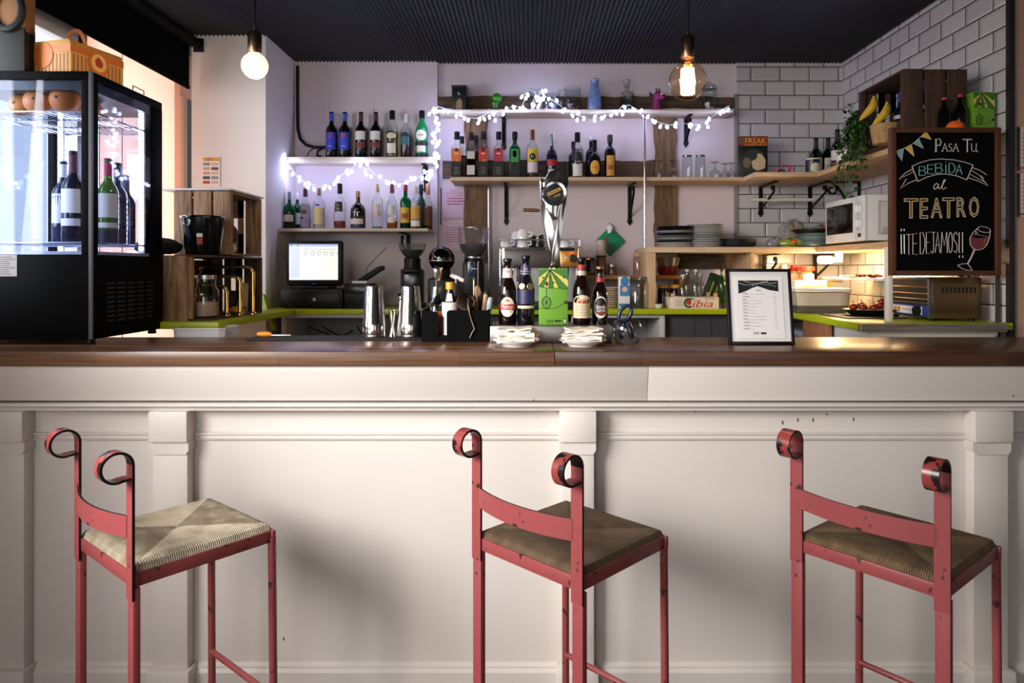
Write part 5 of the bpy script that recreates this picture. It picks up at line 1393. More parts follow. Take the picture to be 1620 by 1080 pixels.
t = thing('oven_dish', 'black oval dish of roasted tomatoes on the right worktop beside the toaster', 'dish', (X(1384, 3.32), 3.38, ZW))
m = MB(mat('1a1917', .35)); m.lathe([(0, 0), (.07, 0), (.11, .03), (.105, .032), (.065, .006), (0, .006)], seg=30, sx=1.15); m.build('dish', t)
def tomato(k, dx, dy, dz, lab):
    q = thing('tomato', lab, 'tomato', (X(1384, 3.32) + dx, 3.38 + dy, ZW + dz), 0, 'roasted tomatoes in the black dish')
    m = MB(mat('8c2218', .3, vary=.3, vscale=30)); m.sph((0, 0, .016), (.021, .021, .017), 12, 8); m.build('skin', q)
    m = MB(mat('2a3018', .6)); m.tube([(0, 0, .030), (-.003, 0, .042), (-.006, 0, .048)], .0016, 5); m.build('stalk', q)
tomato(0, -.085, -.02, .026, 'roasted tomato at the left end of the black dish')
tomato(1, -.045, -.035, .024, 'roasted tomato second from the left in the black dish')
tomato(2, .005, -.04, .024, 'roasted tomato in the middle of the black dish')
tomato(3, .045, -.02, .032, 'roasted tomato at the right of the black dish')
tomato(4, .07, .012, .050, 'topmost roasted tomato in the black dish')
tomato(5, -.02, .03, .030, 'roasted tomato at the back of the black dish')
q = MB(mat('2b2a26', .5)); q.box(1.50, 1.78, 3.20, 3.52, ZW, ZW + .006, .002)
tag(q.build('cutting_mat'), 'dark thin tray lying under the tomato dish on the right worktop', 'tray'); 
for o_ in [o for o in COL.objects if o.name.startswith(('oven_dish', 'tomato'))]: o_.location.z += .0065
# sauce bottles and hanging labels by the lamp
t = thing('sauce_bottle', 'squeeze bottle of orange sauce with a white cap behind the framed menu', 'bottle', (X(1240, 4.40), 4.40, ZW))
m = MB(mat('c8482a', .4)); m.lathe([(0, 0), (.045, 0), (.048, .01), (.046, .13), (.040, .16), (.030, .20)], seg=22); m.build('body', t)
m = MB(mat('e6dccf', .5)); m.patch(.0485, .12, .20, 1.2, taper=.034); m.use(C('39425a')); m.patch(.0475, .15, .175, .7, taper=.043); m.build('label', t)
m = MB(mat('ebe6df', .4)); m.lathe([(.031, .20), (.030, .235), (.022, .24), (.020, .265), (0, .267)], seg=20); m.build('cap', t)
t = thing('sauce_bottle', 'clear squeeze bottle with a red cap behind the framed menu', 'bottle', (X(1256, 4.46), 4.46, ZW))
m = MB(mat('dcc9ae', .4)); m.lathe([(0, 0), (.03, 0), (.032, .20), (.022, .225)], seg=18); m.build('body', t)
m = MB(C('c8301e')); m.lathe([(.024, .222), (.022, .262), (0, .263)], seg=16); m.build('cap', t)
t = thing('spice_jar', 'glass spice jar with a white label and a wide red lid, in the lamp light', 'jar', (X(1276, 4.36), 4.36, ZW + .0))
m = MB(glass('f0d9b0', .1, .03, .2)); m.lathe([(0, 0), (.045, 0), (.047, .01), (.045, .20), (.03, .225)], seg=24); m.build('glass_body', t)
m = MB(PAPER); m.patch(.048, .10, .205, .8); m.build('label', t)
m = MB(C('cf3c22')); m.lathe([(.05, .225), (.05, .252), (0, .253)], seg=22); m.build('lid', t)
t = thing('spice_jar', 'small orange spice jar left of the red-lidded jar', 'jar', (X(1264, 4.20), 4.22, ZW + 0)); m = MB(mat('d07a2c', .4)); m.lathe([(0, 0), (.025, 0), (.026, .13), (.018, .15)], seg=16); m.build('body', t); m = MB(C('b9551c')); m.lathe([(.02, .148), (.019, .172), (0, .173)], seg=14); m.build('lid', t)
# lit lamp under the shelf
t = thing('shelf_lamp', 'small glowing bulb fixed under the shelf in the right-hand corner', 'lamp', P(1307, 411, 4.22))
m = MB(emis('ffdf9e', 26)); m.lathe([(0, -.05), (.018, -.048), (.024, -.03), (.024, .02), (.016, .05), (.013, .056)], seg=16, M=Matrix.Rotation(R_(90), 4, 'Y')); m.build('bulb', t)
m = MB(mat('e8e2d8', .4)); m.lathe([(.016, .054), (.017, .095), (0, .096)], seg=14, M=Matrix.Rotation(R_(90), 4, 'Y')); m.box(.06, .10, -.012, .012, .01, ZE - .035 - Z(411, 4.22), .002); m.build('socket', t)
# toaster grill
t = thing('toaster_grill', 'stainless conveyor-style toaster with a blue control panel under the chalkboard', 'toaster', (1.80, 3.06, ZW + .012))
BRS = mat('9a7c58', .25, .9)
W_, D_, H_ = .235, .36, .185
m = MB(BRS); m.box(.012, W_, 0, D_, 0, H_, .004)
m.use(mat('161210', .6)); [m.box(.055 + k * .018, .065 + k * .018, -.001, .001, .115, .142) for k in range(9)]
m.build('casing', t)
m = MB(mat('8d8a88', .3, .9)); m.box(-.002, .012, 0, .012, 0, H_, .002); m.box(-.002, .012, D_ - .012, D_, 0, H_, .002); m.box(-.002, .012, 0, D_, H_ - .010, H_, .002); m.box(-.002, .012, 0, D_, .062, .070, .002); m.build('front_frame', t)
m = MB(mat('08080a', .35)); m.box(.004, .013, .012, D_ - .012, .07, H_ - .01); m.use(mat('9a7846', .3, .8))
for zz in (.085, .11, .14): m.tube([(.001, .012, zz), (.001, D_ - .012, zz)], .0028, 6)
m.build('grill_opening', t)
m = MB(mat('223a78', .35)); m.box(-.004, .012, .004, D_ - .004, .006, .058, .003)
m.use(WHITE); m.box(-.0052, -.0038, .05, D_ - .03, .014, .050); m.use(mat('d08a3a', .4)); [m.box(-.007, -.005, D_ - .07 - k * .03, D_ - .048 - k * .03, .02, .044) for k in range(3)]
[m.box(-.0062, -.005, .14 + k * .02, .152 + k * .02, .03, .036) for k in range(4)]
cp = m.build('control_panel', t)
m = MB(mat('16161a', .3)); m.lathe([(.022, 0), (.020, .022), (0, .023)], seg=18, M=Matrix.Translation((-.004, .075, .032)) @ Matrix.Rotation(R_(-90), 4, 'Y')); m.build('knob', cp)
for x, y in [(x, y) for x in (.03, W_ - .03) for y in (.03, D_ - .03)]: m = MB(BLACK); m.lathe([(.012, -.012), (.012, 0)], (x, y, 0), 10); m.build('foot', t)
q = MB(mat('1d1a1c', .4)); q.tube([(2.085, 3.03, .9), (2.085, 3.03, 1.55)], .009, 8); tag(q.build('wall_pipe'), 'dark upright pipe on the tiles right of the toaster', 'pipe')

# ================================================================== CHALKBOARD
YC = 2.95
def cb(cx, cy):      # photo crop measure -> board plane, metres from the board's centre
    px, py = 1390 + cx / 3, 180 + cy / 3
    return ((px - 1495) * YC / F, (319 - py) * YC / F)
t = thing('chalkboard', 'framed chalkboard with coloured chalk lettering, fixed in front of the right wall shelves', 'chalkboard', (X(1495, YC), YC, Z(319, YC)))
bw, bh = LN(174, YC) / 2, LN(234, YC) / 2
FRW = wood('432515', '63381f', (60, 60, 5), .5); FRH = wood('3f2314', '5e361e', (5, 60, 60), .5)
m = MB(mat('080708', .85, 0, .06, vary=.3, vscale=6)); m.box(-bw + .015, bw - .015, 0, .012, -bh + .015, bh - .015); brd = m.build('board', t)
m = MB(FRW); [m.box(s * bw - (.024 if s > 0 else 0), s * bw + (.024 if s < 0 else 0), -.010, .02, -bh, bh, .003) for s in (-1, 1)]
m.use(FRH); [m.box(-bw + .024, bw - .024, -.009, .02, s * bh - (.022 if s > 0 else 0), s * bh + (.022 if s < 0 else 0), .003) for s in (-1, 1)]
m.build('frame', t)
WC, TC, YCk, PKC = mat('d9ccc4', .9), mat('6fa3a0', .9), mat('c9a83c', .9), mat('9c6f6c', .9)
m = MB(WC)
def stroke(pts, mm=WC, r=.0016):
    m.use(mm); p = [cb(*q) for q in pts]; m.tube([(a, -.0008, c) for a, c in p], r, 4)
def fill(pts, mm):
    m.use(mm); m.prism([cb(*q) for q in pts], 'y', -.0012, 0)
G = {'A': [[(0, 0), (.5, 1), (1, 0)], [(.2, .38), (.8, .38)]], 'B': [[(.0, 0), (0, 1), (.7, 1), (.88, .8), (.65, .54), (0, .54)], [(.65, .54), (1, .28), (.72, 0), (0, 0)]],
     'D': [[(0, 0), (0, 1), (.55, 1), (1, .68), (1, .32), (.55, 0), (0, 0)]], 'E': [[(1, 1), (0, 1), (0, 0), (1, 0)], [(0, .52), (.8, .52)]], 'I': [[(.5, 0), (.5, 1)]],
     'J': [[(.2, 1), (1, 1)], [(.65, 1), (.65, .15), (.4, 0), (.05, .12)]], 'M': [[(0, 0), (.12, 1), (.5, .35), (.88, 1), (1, 0)]], 'O': [[(.5 + .5 * math.sin(a * .52), .5 + .5 * math.cos(a * .52)) for a in range(13)]],
     'P': [[(0, 0), (0, 1), (.7, 1), (.95, .76), (.7, .5), (0, .5)]], 'S': [[(.95, .85), (.6, 1), (.15, .9), (.1, .65), (.8, .42), (.95, .2), (.6, 0), (.05, .12)]],
     'T': [[(0, 1), (1, 1)], [(.5, 1), (.5, 0)]], 'U': [[(0, 1), (.05, .2), (.4, 0), (.75, .15), (.85, 1)], [(.85, .2), (1, .0)]]}
def letter(ch, x0, yt, x1, yb, mm=WC, r=.0016, serif=False, sh=0):
    for pl in G[ch]:
        stroke([(x0 + (x1 - x0) * u + sh * v, yb + (yt - yb) * v) for u, v in pl], mm, r)
        if serif:
            for u, v in (pl[0], pl[-1]):
                if v == 0: stroke([(x0 + (x1 - x0) * u - 4, yb), (x0 + (x1 - x0) * u + 4, yb)], mm, r)
for ch, a, b_, c, d in (('P', 270, 118, 298, 180), ('A', 302, 140, 326, 178), ('S', 331, 142, 348, 178), ('A', 353, 140, 378, 178), ('T', 397, 120, 442, 180), ('U', 440, 140, 468, 180)):
    letter(ch, a, b_, c, d, WC, .0014, True)
    if ch in 'PT': letter(ch, a + 4, b_ + 4, c + 1, d, WC, .0010)
# bunting
for tri, mm in ((((80, 178), (118, 168), (110, 222)), TC), (((124, 162), (156, 149), (168, 202)), YCk), (((165, 140), (190, 118), (212, 165)), TC), (((200, 108), (225, 85), (250, 122)), YCk)):
    fill(tri, mm); stroke(list(tri) + [tri[0]], WC, .0010)
stroke([(78, 179), (122, 163), (162, 142), (196, 112), (226, 84)], WC, .0011)
# ribbon banner
stroke([(158, 250), (190, 234), (240, 219), (300, 214), (360, 219), (410, 230), (448, 243)]); stroke([(186, 321), (230, 300), (275, 288), (315, 285), (370, 294), (418, 313)])
stroke([(158, 250), (186, 321)]); stroke([(448, 243), (418, 313)])
stroke([(162, 262), (125, 282), (97, 311), (131, 310), (103, 354), (140, 330), (183, 312)]); stroke([(110, 303), (165, 275)], WC, .001)
stroke([(444, 255), (480, 268), (513, 290), (480, 292), (518, 342), (470, 318), (424, 303)]); stroke([(440, 268), (500, 305)], WC, .001); stroke([(432, 286), (505, 325)], WC, .001)
for ch, a, b_, c, d in (('B', 192, 250, 226, 292), ('E', 232, 242, 262, 284), ('B', 270, 236, 304, 281), ('I', 312, 240, 326, 280), ('D', 334, 234, 362, 281), ('A', 366, 241, 396, 288)):
    letter(ch, a, b_, c, d, TC, .0021)
stroke([(319, 226), (320, 229)], TC, .0022)
# 'al'
stroke([(284, 336), (276, 330), (266, 336), (260, 350), (266, 358), (276, 352), (284, 336), (282, 352), (288, 357), (298, 346), (312, 322), (318, 311), (311, 312), (303, 336), (300, 352), (306, 358), (320, 350)], WC, .0016)
# TEATRO in outlined block capitals with a yellow shadow line
for ch, a, b_, c, d in (('T', 118, 402, 186, 496), ('E', 193, 402, 233, 497), ('A', 246, 400, 301, 494), ('T', 300, 398, 360, 494), ('R', 368, 397, 414, 490), ('O', 426, 394, 476, 492)):
    (x0, z1_), (x1, z0_) = cb(a, b_), cb(c, d)
    for dx, mm, r in ((0, WC, .0011), (.003, YCk, .0010)):
        m.use(mm); m.text(ch, .05, front((x0 + x1) / 2 + dx, -.0008, (z0_ + z1_) / 2 + dx * .4), outline=.0005, fit=(x1 - x0 - .003, z1_ - z0_))
# TE DEJAMOS between double exclamation marks
for x_ in (107, 121): stroke([(x_, 546), (x_ + .5, 556)], PAPER, .0022); stroke([(x_, 572), (x_ + 1, 664)], PAPER, .0022)
for ch, a, b_, c, d in (('T', 130, 572, 156, 668), ('E', 162, 568, 184, 667), ('D', 197, 562, 219, 664), ('E', 226, 562, 243, 662), ('J', 246, 562, 268, 662), ('A', 268, 562, 291, 660), ('M', 296, 560, 326, 660), ('O', 331, 562, 350, 660), ('S', 354, 560, 374, 660)):
    letter(ch, a, b_, c, d, WC, .0013)
for x_ in (382, 398): stroke([(x_, 562), (x_, 660)], WC, .0017); stroke([(x_ + 1, 672), (x_ + 1, 682)], WC, .0020)
# wine glass
fill([(436, 578), (446, 586), (470, 590), (500, 588), (522, 582), (515, 615), (498, 636), (475, 645), (450, 640), (436, 615)], C('6b2c30'))
stroke([(500 + 31 * math.cos(R_(a)) - 2 * math.sin(R_(a)), 549 + 13 * math.sin(R_(a)) + 6 * math.cos(R_(a))) for a in range(0, 361, 20)], WC, .0012)
stroke([(470, 543), (446, 565), (433, 590), (434, 618), (448, 640), (470, 647), (496, 640), (515, 618), (526, 585), (530, 553)], WC, .0014)
stroke([(436, 578), (458, 572), (490, 577), (522, 584)], PKC, .0012); stroke([(508, 590), (496, 622)], PKC, .0012); stroke([(458, 572), (462, 556), (472, 575)], WC, .001)
stroke([(452, 643), (438, 678), (420, 712)], WC, .0014); stroke([(458, 645), (440, 684), (424, 714)], WC, .001)
stroke([(374, 719), (395, 712), (420, 710), (436, 728), (444, 744), (420, 742), (395, 734), (374, 719)], WC, .0014)
m.build('chalk_drawing', brd)
# notices on the end wall at the right edge
for (y0, y1, lab) in ((201, 270, 'upper paper notice in a green-edged holder on the right end wall'), (274, 343, 'lower paper notice in a green-edged holder on the right end wall')):
    t = thing('notice', lab, 'notice', (X(1610, 2.985), 2.985, Z(y1, 2.985)), 0, 'notices on the right end wall')
    hh = LN(y1 - y0, 2.985)
    m = MB(mat('c7b2a8', .6)); m.box(0, .15, -.003, 0, 0, hh); m.use(C('6b4a48')); lines(m, .02, .13, .03, hh - .02, 8, -.0032, .3)
    m.use(C('9c2f2c')); lines(m, .01, .06, .006, .018, 1, -.0032, .8); m.build('sheet', t)
    m = MB(mat('1d2a24', .4)); m.box(-.004, .006, -.006, 0, 0, hh, .001); m.build('holder', t)

# ================================================================== TILL, GRINDERS, ESPRESSO MACHINE
t = thing('till_screen', 'black touch-screen till showing a white page, on top of the cash drawer', 'screen', (X(497, 4.14), 4.14, ZW + .115))
hw, hh = LN(45, 4.14), LN(36, 4.14)
m = MB(mat('08080b', .42, 0, .25)); m.box(-hw, hw, 0, .04, .02, .02 + 2 * hh, .018); m.use(mat('3a4a8a', .4)); m.box(-.012, .012, -.0012, 0, .030, .036); hs = m.build('housing', t)
m = MB(emis('f4f8f0', .82)); m.box(-hw + .022, hw - .028, -.0015, 0, .055, 2 * hh - .004)
m.use(emis('b5c4ee', .7)); m.box(-hw + .022, hw - .028, -.0022, -.001, 2 * hh - .018, 2 * hh - .004); m.use(emis('d3dcee', .75)); m.box(-hw + .026, -hw + .085, -.0022, -.001, .065, 2 * hh - .022)
m.use(mat('5a5e66', .6)); m.box(-.06, hw - .035, -.0024, -.0014, 2 * hh - .036, 2 * hh - .034)
for k in range(6): m.tube([(-.05 + k * .040 + .010 * math.cos(R_(a)), -.0022, 2 * hh - .060 + .012 * math.sin(R_(a))) for a in range(0, 360, 30)], .0011, 4, closed=True)
m.use(C('22242c')); [m.box(-hw + .03 + k * .04, -hw + .04 + k * .04, -.003, -.002, 2 * hh - .014, 2 * hh - .008) for k in (0, 1)]
m.build('screen', hs)
m = MB(BLACK); m.box(-.09, .09, .0, .16, 0, .02, .004); m.box(-.05, .05, .04, .08, .02, .2, .004); m.build('stand', t)
t = thing('cash_drawer', 'black cash drawer with a lock under the till screen', 'cash drawer', (X(443, 4.05), 4.05, ZW))
w_ = X(541, 4.05) - X(443, 4.05)
m = MB(mat('08080b', .42, 0, .25)); m.box(0, w_, .01, .42, .008, .112, .004); m.build('case', t)
m = MB(mat('08080b', .42, 0, .25)); m.box(.012, w_ - .012, -.002, .012, .018, .098, .003); dw = m.build('drawer', t)
m = MB(mat('8a8c90', .3, 1)); m.lathe([(.012, 0), (.011, .006), (0, .007)], seg=14, M=Matrix.Translation((w_ * .55, -.002, .055)) @ Matrix.Rotation(R_(90), 4, 'X')); m.build('lock', dw)
for x, y in ((.03, .04), (w_ - .03, .04), (.03, .38), (w_ - .03, .38)): m = MB(BLACK); m.lathe([(.012, 0), (.012, .009)], (x, y, 0), 8); m.build('foot', t)
t = thing('receipt_printer', 'black receipt printer beside the cash drawer', 'printer', (X(544, 4.07), 4.07, ZW))
m = MB(mat('08080b', .42, 0, .25)); m.prism([(0, 0), (.20, 0), (.20, .13), (.09, .15), (.0, .15), (0, .08)], 'x', 0, .17, .004); m.build('body', t)
m = MB(mat('1f2128', .25)); m.box(.01, .16, -.003, .012, .09, .13, .002); m.use(PAPER); m.box(.04, .13, .03, .032, .13, .165); m.build('paper_slot', t)
t = thing('card_terminal', 'black handheld card terminal propped at a slant above the printer', 'terminal', (X(585, 4.16), 4.16, ZW + .152), 0)
m = MB(BLACK); m.prism([(-.07, 0), (-.05, -.001), (.085, .085), (.075, .105), (.05, .10), (-.075, .02)], 'y', 0, .06, .004); m.build('body', t)
m = MB(BLACK); m.tube([(-.03, .03, .03), (-.03, .05, .09), (.02, .06, .15), (.09, .07, .22)], .0022, 5); m.build('cord', t)
def on_w(px, Y): return (X(px, Y), Y, ZW)
# grinder with the bowl hopper
t = thing('coffee_grinder', 'black coffee grinder with a shallow bowl hopper, behind the cocktail shakers', 'grinder', on_w(652, 4.14))
m = MB(mat('08080b', .42, 0, .25)); m.box(-.07, .07, -.09, .12, 0, .03, .006); m.box(-.062, .062, -.05, .09, .03, .235, .012); m.lathe([(.055, .235), (.05, .25), (.05, .30), (.04, .305)], (0, .01, 0), 22); m.build('body', t)
m = MB(mat('23242c', .2)); m.box(-.045, .045, -.056, -.048, .11, .215, .006); m.use(mat('b9bcc4', .3)); m.text('C', .01, front(0, -.057, .18), fit=(.010, .012)); m.tube([(.026 * math.cos(R_(a)) - .0, -.0565, .18 + .012 * math.sin(R_(a))) for a in range(0, 360, 20)], .0014, 4, closed=True); m.build('badge_plate', t)
m = MB(BLACK); m.box(-.05, .05, -.11, -.04, .215, .235, .004); m.tube([(-.03, -.06, .09), (-.06, -.12, .085)], .008, 8); m.build('dosing_lever', t)
m = MB(glass('e4e4e6', .05, .08, .05)); m.lathe([(.035, .300), (.058, .325), (.078, .355), (.083, .385), (.088, .39)], (0, .01, 0), 28, caps=False); hp = m.build('hopper', t)
m = MB(mat('0f0b0a', .5, bump=.5, bscale=200)); m.lathe([(0, .303), (.033, .304), (.055, .326), (.072, .352), (0, .356)], (0, .01, 0), 24); m.build('beans', hp)
# grinder with the tall hopper
t = thing('coffee_grinder', 'black coffee grinder with a tall clear hopper of dark beans, left of the espresso machine', 'grinder', on_w(749, 4.16))
m = MB(mat('08080b', .42, 0, .25)); m.box(-.08, .08, -.10, .13, 0, .035, .006); m.box(-.062, .062, -.06, .10, .035, .28, .014); m.lathe([(.06, .28), (.055, .30), (.055, .315)], (0, .01, 0), 24); m.build('body', t)
m = MB(STEEL); m.lathe([(.057, .300), (.059, .305), (.057, .312)], (0, .01, 0), 26, caps=False); m.use(mat('2a3a6a', .2)); m.box(-.028, .012, -.064, -.058, .19, .28, .003); m.use(PAPER); m.box(-.006, .022, -.066, -.062, .235, .24); m.build('front_plate', t)
m = MB(STEEL); m.tube([(.035, -.09, .10), (.035, -.085, .27)], .005, 8); m.sph((.035, -.085, .275), .008, 8, 6); m.build('lever', t)
m = MB(glass('f2f2f4', .04, .10, .06)); m.lathe([(.045, .310), (.075, .345), (.09, .385), (.091, .48), (.093, .483)], (0, .01, 0), 30, caps=False); m.lathe([(.092, .482), (.092, .488), (0, .490)], (0, .01, 0), 30, caps=False); hp = m.build('hopper', t)
m = MB(mat('100b09', .5, bump=.5, bscale=200)); m.lathe([(0, .312), (.043, .313), (.073, .347), (.087, .384), (.087, .388), (0, .392)], (0, .01, 0), 26); m.build('beans', hp)
# dark metal globe
t = thing('metal_globe', 'dark mirrored metal globe with a seam on a black stand, between the two coffee grinders', 'globe', on_w(699, 4.10))
gz = Z(410, 4.10) - ZW
m = MB(mat('4a4848', .08, 1.0)); m.sph((0, 0, gz), .078, 32, 20); m.build('globe', t)
m = MB(STEEL); m.lathe([(.0785, gz - .012), (.0795, gz - .009), (.0785, gz - .006)], seg=36, caps=False); m.build('seam_band', t)
m = MB(mat('08080b', .42, 0, .25)); m.box(-.075, .075, -.07, .07, 0, .18, .012); m.lathe([(.055, .18), (.05, gz - .06)], seg=24); m.build('stand', t)
# espresso machine
EX0, EX1, EY = X(790, 4.02), X(917, 4.02), 4.02
t = thing('espresso_machine', 'steel espresso machine with an end panel coloured with amber reflection, behind the beer tap', 'espresso machine', ((EX0 + EX1) / 2, EY, ZW))
hw = (EX1 - EX0) / 2; ht = Z(391, EY) - ZW; hb = Z(423, EY) - ZW
m = MB(STEEL); m.box(-hw + .012, hw - .012, .0, .36, hb, ht, .004)
m.box(-hw + .01, hw - .01, .16, .36, .03, hb); m.build('body', t)
m = MB(mat('57524f', .4, .6)); m.box(-hw + .030, hw - .12, -.006, .002, hb + .004, ht - .018, .002); m.use(mat('0f0f11', .4)); m.box(-hw + .030, hw - .03, -.008, .0, ht - .020, ht - .003, .001)
m.use(PRINT); lines(m, .035, .085, ht - .014, ht - .009, 1, -.0085, .8, .05); m.build('front_panel', t)
m = MB(mat('d08a44', .3, .7)); m.box(hw - .115, hw - .012, -.006, .002, hb + .004, ht - .022, .002); m.build('control_panel', t)  # warm reflection put into the panel's base colour
m = MB(mat('0d0d0f', .3)); m.lathe([(.024, 0), (.020, .02), (0, .021)], seg=18, M=Matrix.Translation((hw - .038, -.006, (hb + ht) / 2 - .006)) @ Matrix.Rotation(R_(90), 4, 'X')); m.build('knob', t)
m = MB(CHROME); [m.lathe([(.009, 0), (.008, .008), (0, .009)], seg=12, M=Matrix.Translation((hw - .100 + k * .022, -.006, (hb + ht) / 2)) @ Matrix.Rotation(R_(90), 4, 'X')) for k in (0, 1)]; m.build('button', t)
for s in (-1, 1):
    m = MB(CHROME); m.box(s * hw - .012 if s > 0 else -hw, hw if s > 0 else -hw + .012, -.012, .36, .0, ht + .006, .004); m.build('side_panel', t)
m = MB(mat('1a1a1d', .35)); m.box(-hw + .02, hw - .02, -.05, .30, 0, .045, .004); m.use(CHROME); m.box(-hw + .03, hw - .03, -.045, .14, .045, .049); m.build('drip_tray', t)
for gx in (-.10, .07):
    m = MB(CHROME); m.lathe([(.035, hb - .05), (.036, hb)], (gx, .06, 0), 20); m.lathe([(.036, hb - .085), (.036, hb - .05)], (gx, .06, 0), 20); gh = m.build('group_head', t)
    m = MB(BLACK); m.tube([(gx, .03, hb - .068), (gx, -.09, hb - .085)], [.009, .013], 10); m.build('portafilter_handle', gh)
m = MB(CHROME); m.tube([(-hw + .075, -.03, ht * .52), (-hw + .078, -.045, hb - .03), (-hw + .085, -.05, hb - .002), (-hw + .105, -.045, hb + .010), (-hw + .12, -.02, hb + .0), (-hw + .122, 0, hb - .01)], .006, 8); m.build('steam_wand', t)
m = MB(CHROME); m.tube([(hw - .075, -.03, ht * .45), (hw - .072, -.045, hb - .04), (hw - .07, -.02, hb - .002)], .006, 8); m.build('steam_wand', t)
m = MB(CHROME); p = [(-hw + .0, .0, 0), (hw, 0, 0), (hw, .34, 0), (-hw, .34, 0)]; m.tube([(a, b_ + .004, ht + .045) for a, b_, c in p], .004, 8, closed=True); [m.tube([(a, b_ + .004, ht), (a, b_ + .004, ht + .045)], .003, 6) for a, b_, c in p]; m.build('cup_rail', t)
gcup = 'white cups on the espresso machine'
ztop = ZW + ht
def cup(px, Y, z, lab, r=.036, h=.052):
    t = thing('cup', lab, 'cup', (X(px, Y), Y, z), 0, gcup)
    m = MB(CERAMIC); m.lathe([(r, 0), (r * 1.0, .006), (r * .93, h * .45), (r * .72, h * .88), (r * .55, h * .92), (r * .55, h), (r * .45, h), (r * .42, h * .93), (0, h * .93)], seg=24); m.build('bowl', t)
    m = MB(CERAMIC); m.tube([(r * .9 * math.cos(R_(-25)), r * .9 * math.sin(R_(-25)), h * .25), (r * 1.45, -r * .65, h * .35), (r * 1.45, -r * .65, h * .65), (r * .75, -r * .35, h * .75)], .0045, 8); m.build('handle', t)
z_ = ztop + .0005
cup(800, 4.10, z_, 'upturned white cup at the front left corner of the espresso machine')
cup(811, 4.22, z_, 'upturned white cup behind the front left cup on the espresso machine')
cup(827, 4.10, z_, 'upturned white cup at the foot of the tall cup stack')
cup(827, 4.10, z_ + .050, 'upturned white cup on top of the tall cup stack', .040, .058)
cup(817, 4.26, z_ + .052, 'upturned white cup stacked behind the tall cup stack')
cup(818, 4.26, z_, 'upturned white cup under the rear cup of the espresso machine')
cup(893, 4.10, z_, 'upturned white cup at the right end of the espresso machine')
cup(905, 4.14, z_, 'upturned white cup beside the milk jug, right end of the espresso machine')
t = thing('milk_jug', 'small steel milk jug on top of the espresso machine', 'jug', (X(852, 4.13), 4.13, z_)); m = MB(mat('5c5652', .2, 1)); m.lathe([(0, .001), (.030, 0), (.036, .01), (.032, .05), (.034, .07), (.031, .07), (.03, .012), (0, .01)], seg=20); m.build('body', t)
m = MB(mat('5c5652', .2, 1)); m.tube([(-.03, 0, .06), (-.055, 0, .058), (-.055, 0, .02), (-.033, 0, .016)], .004, 6); m.build('handle', t)
t = thing('tamper', 'black tangle of barista tools on the espresso machine, left of the beer tap', 'tools', (X(844, 4.20), 4.20, z_)); m = MB(BLACK); m.lathe([(.026, 0), (.026, .018), (.010, .026), (.014, .06), (.009, .078), (0, .08)], seg=16); m.tube([(0, 0, .05), (.03, .01, .07), (.06, 0, .08)], .006, 6); m.build('tools', t)

# ================================================================== WALL BITS
t = thing('pot_holder', 'green quilted pot holder hung by its corner on a white hook', 'pot holder', P(965, 381, 4.575))
s_ = LN(23, 4.575)
m = MB(mat('0f8a5e', .8, vary=.3, vscale=40, bump=.6, bscale=60)); m.prism([(0, -s_ * 1.1), (s_, 0), (0, s_ * 1.0), (-s_, 0)], 'y', -.006, .008, .005); m.build('pad', t)
m = MB(mat('0b6b49', .8)); m.tube([(0, 0, s_ * .95), (.012, 0, s_ * 1.08), (0, 0, s_ * 1.22), (-.012, 0, s_ * 1.08), (0, 0, s_ * .95)], .004, 6); m.build('loop', t)
m = MB(C('6a4a3a')); m.prism([(-s_ * .6, -.01), (-.01, -.02), (-.02, .035), (-s_ * .4, .02)], 'y', -.0075, -.006); m.prism([(.0, -s_ * .7), (.03, -.05), (.0, -.03), (-.03, -.06)], 'y', -.0075, -.006); m.build('print', t)
t = thing('wall_hook', 'white stick-on hook holding the green pot holder', 'hook', P(965, 362, 4.556))
m = MB(WHITE); m.prism([(-.014, -.03), (.014, -.03), (.018, .02), (0, .035), (-.018, .02)], 'y', .0, .024, .003); m.box(-.006, .006, -.016, .0, -.03, -.022, .002); m.box(-.006, .006, -.016, -.012, -.03, -.008, .002); m.build('hook', t)
t = thing('wall_notice', 'upper pink printed notice on the wall, left of the timber post', 'notice', P(720, 344, 4.59), 0, 'printed notices left of the timber post')
hw, hh = LN(21, 4.59), LN(47, 4.59)
m = MB(mat('d9bccb', .6)); m.box(-hw, hw, -.002, 0, 0, hh); m.use(C('b04a6c'))
for k, (s, wd) in enumerate((('EN ESTE', .05), ('ESTABLECIMIENTO', .135), ('NO SE ADMITEN', .11))): m.text(s, .012, front(0, -.0025, hh - .022 - k * .0155), fit=(wd, .0085))
lines(m, -.06, .06, hh - .12, hh - .062, 3, -.0024, .45, .25, True); m.build('sheet', t)
m = MB(mat('14231c', .4)); m.box(-hw - .010, -hw - .002, -.006, 0, -.05, hh + .0, .001); m.build('edge_strip', t)
t = thing('wall_notice', 'lower pink printed notice on the wall, above the dark metal globe', 'notice', P(720, 398, 4.59), 0, 'printed notices left of the timber post')
m = MB(mat('d6bcc8', .6)); m.box(-hw, hw, -.002, 0, 0, hh); m.use(C('b05a78')); lines(m, -.07, .07, .06, hh - .03, 7, -.0024, .35, .4, True); m.build('sheet', t)
t = thing('photo_strip', 'strip of small colour pictures stuck on the white pillar', 'poster', (X(334, 4.045), 4.045, Z(294, 4.045)))
hw, hh = LN(14, 4.045), LN(46, 4.045)
m = MB(PAPER); m.box(-hw, hw, -.001, .004, 0, hh); rnd = random.Random(12)
m.use(C('d8a23c')); m.box(-hw + .003, hw - .003, -.002, -.0005, hh - .026, hh - .004)
m.use(C('2a2622')); m.text('OFF', .02, front(-.012, -.0022, hh - .015), fit=(.04, .016))
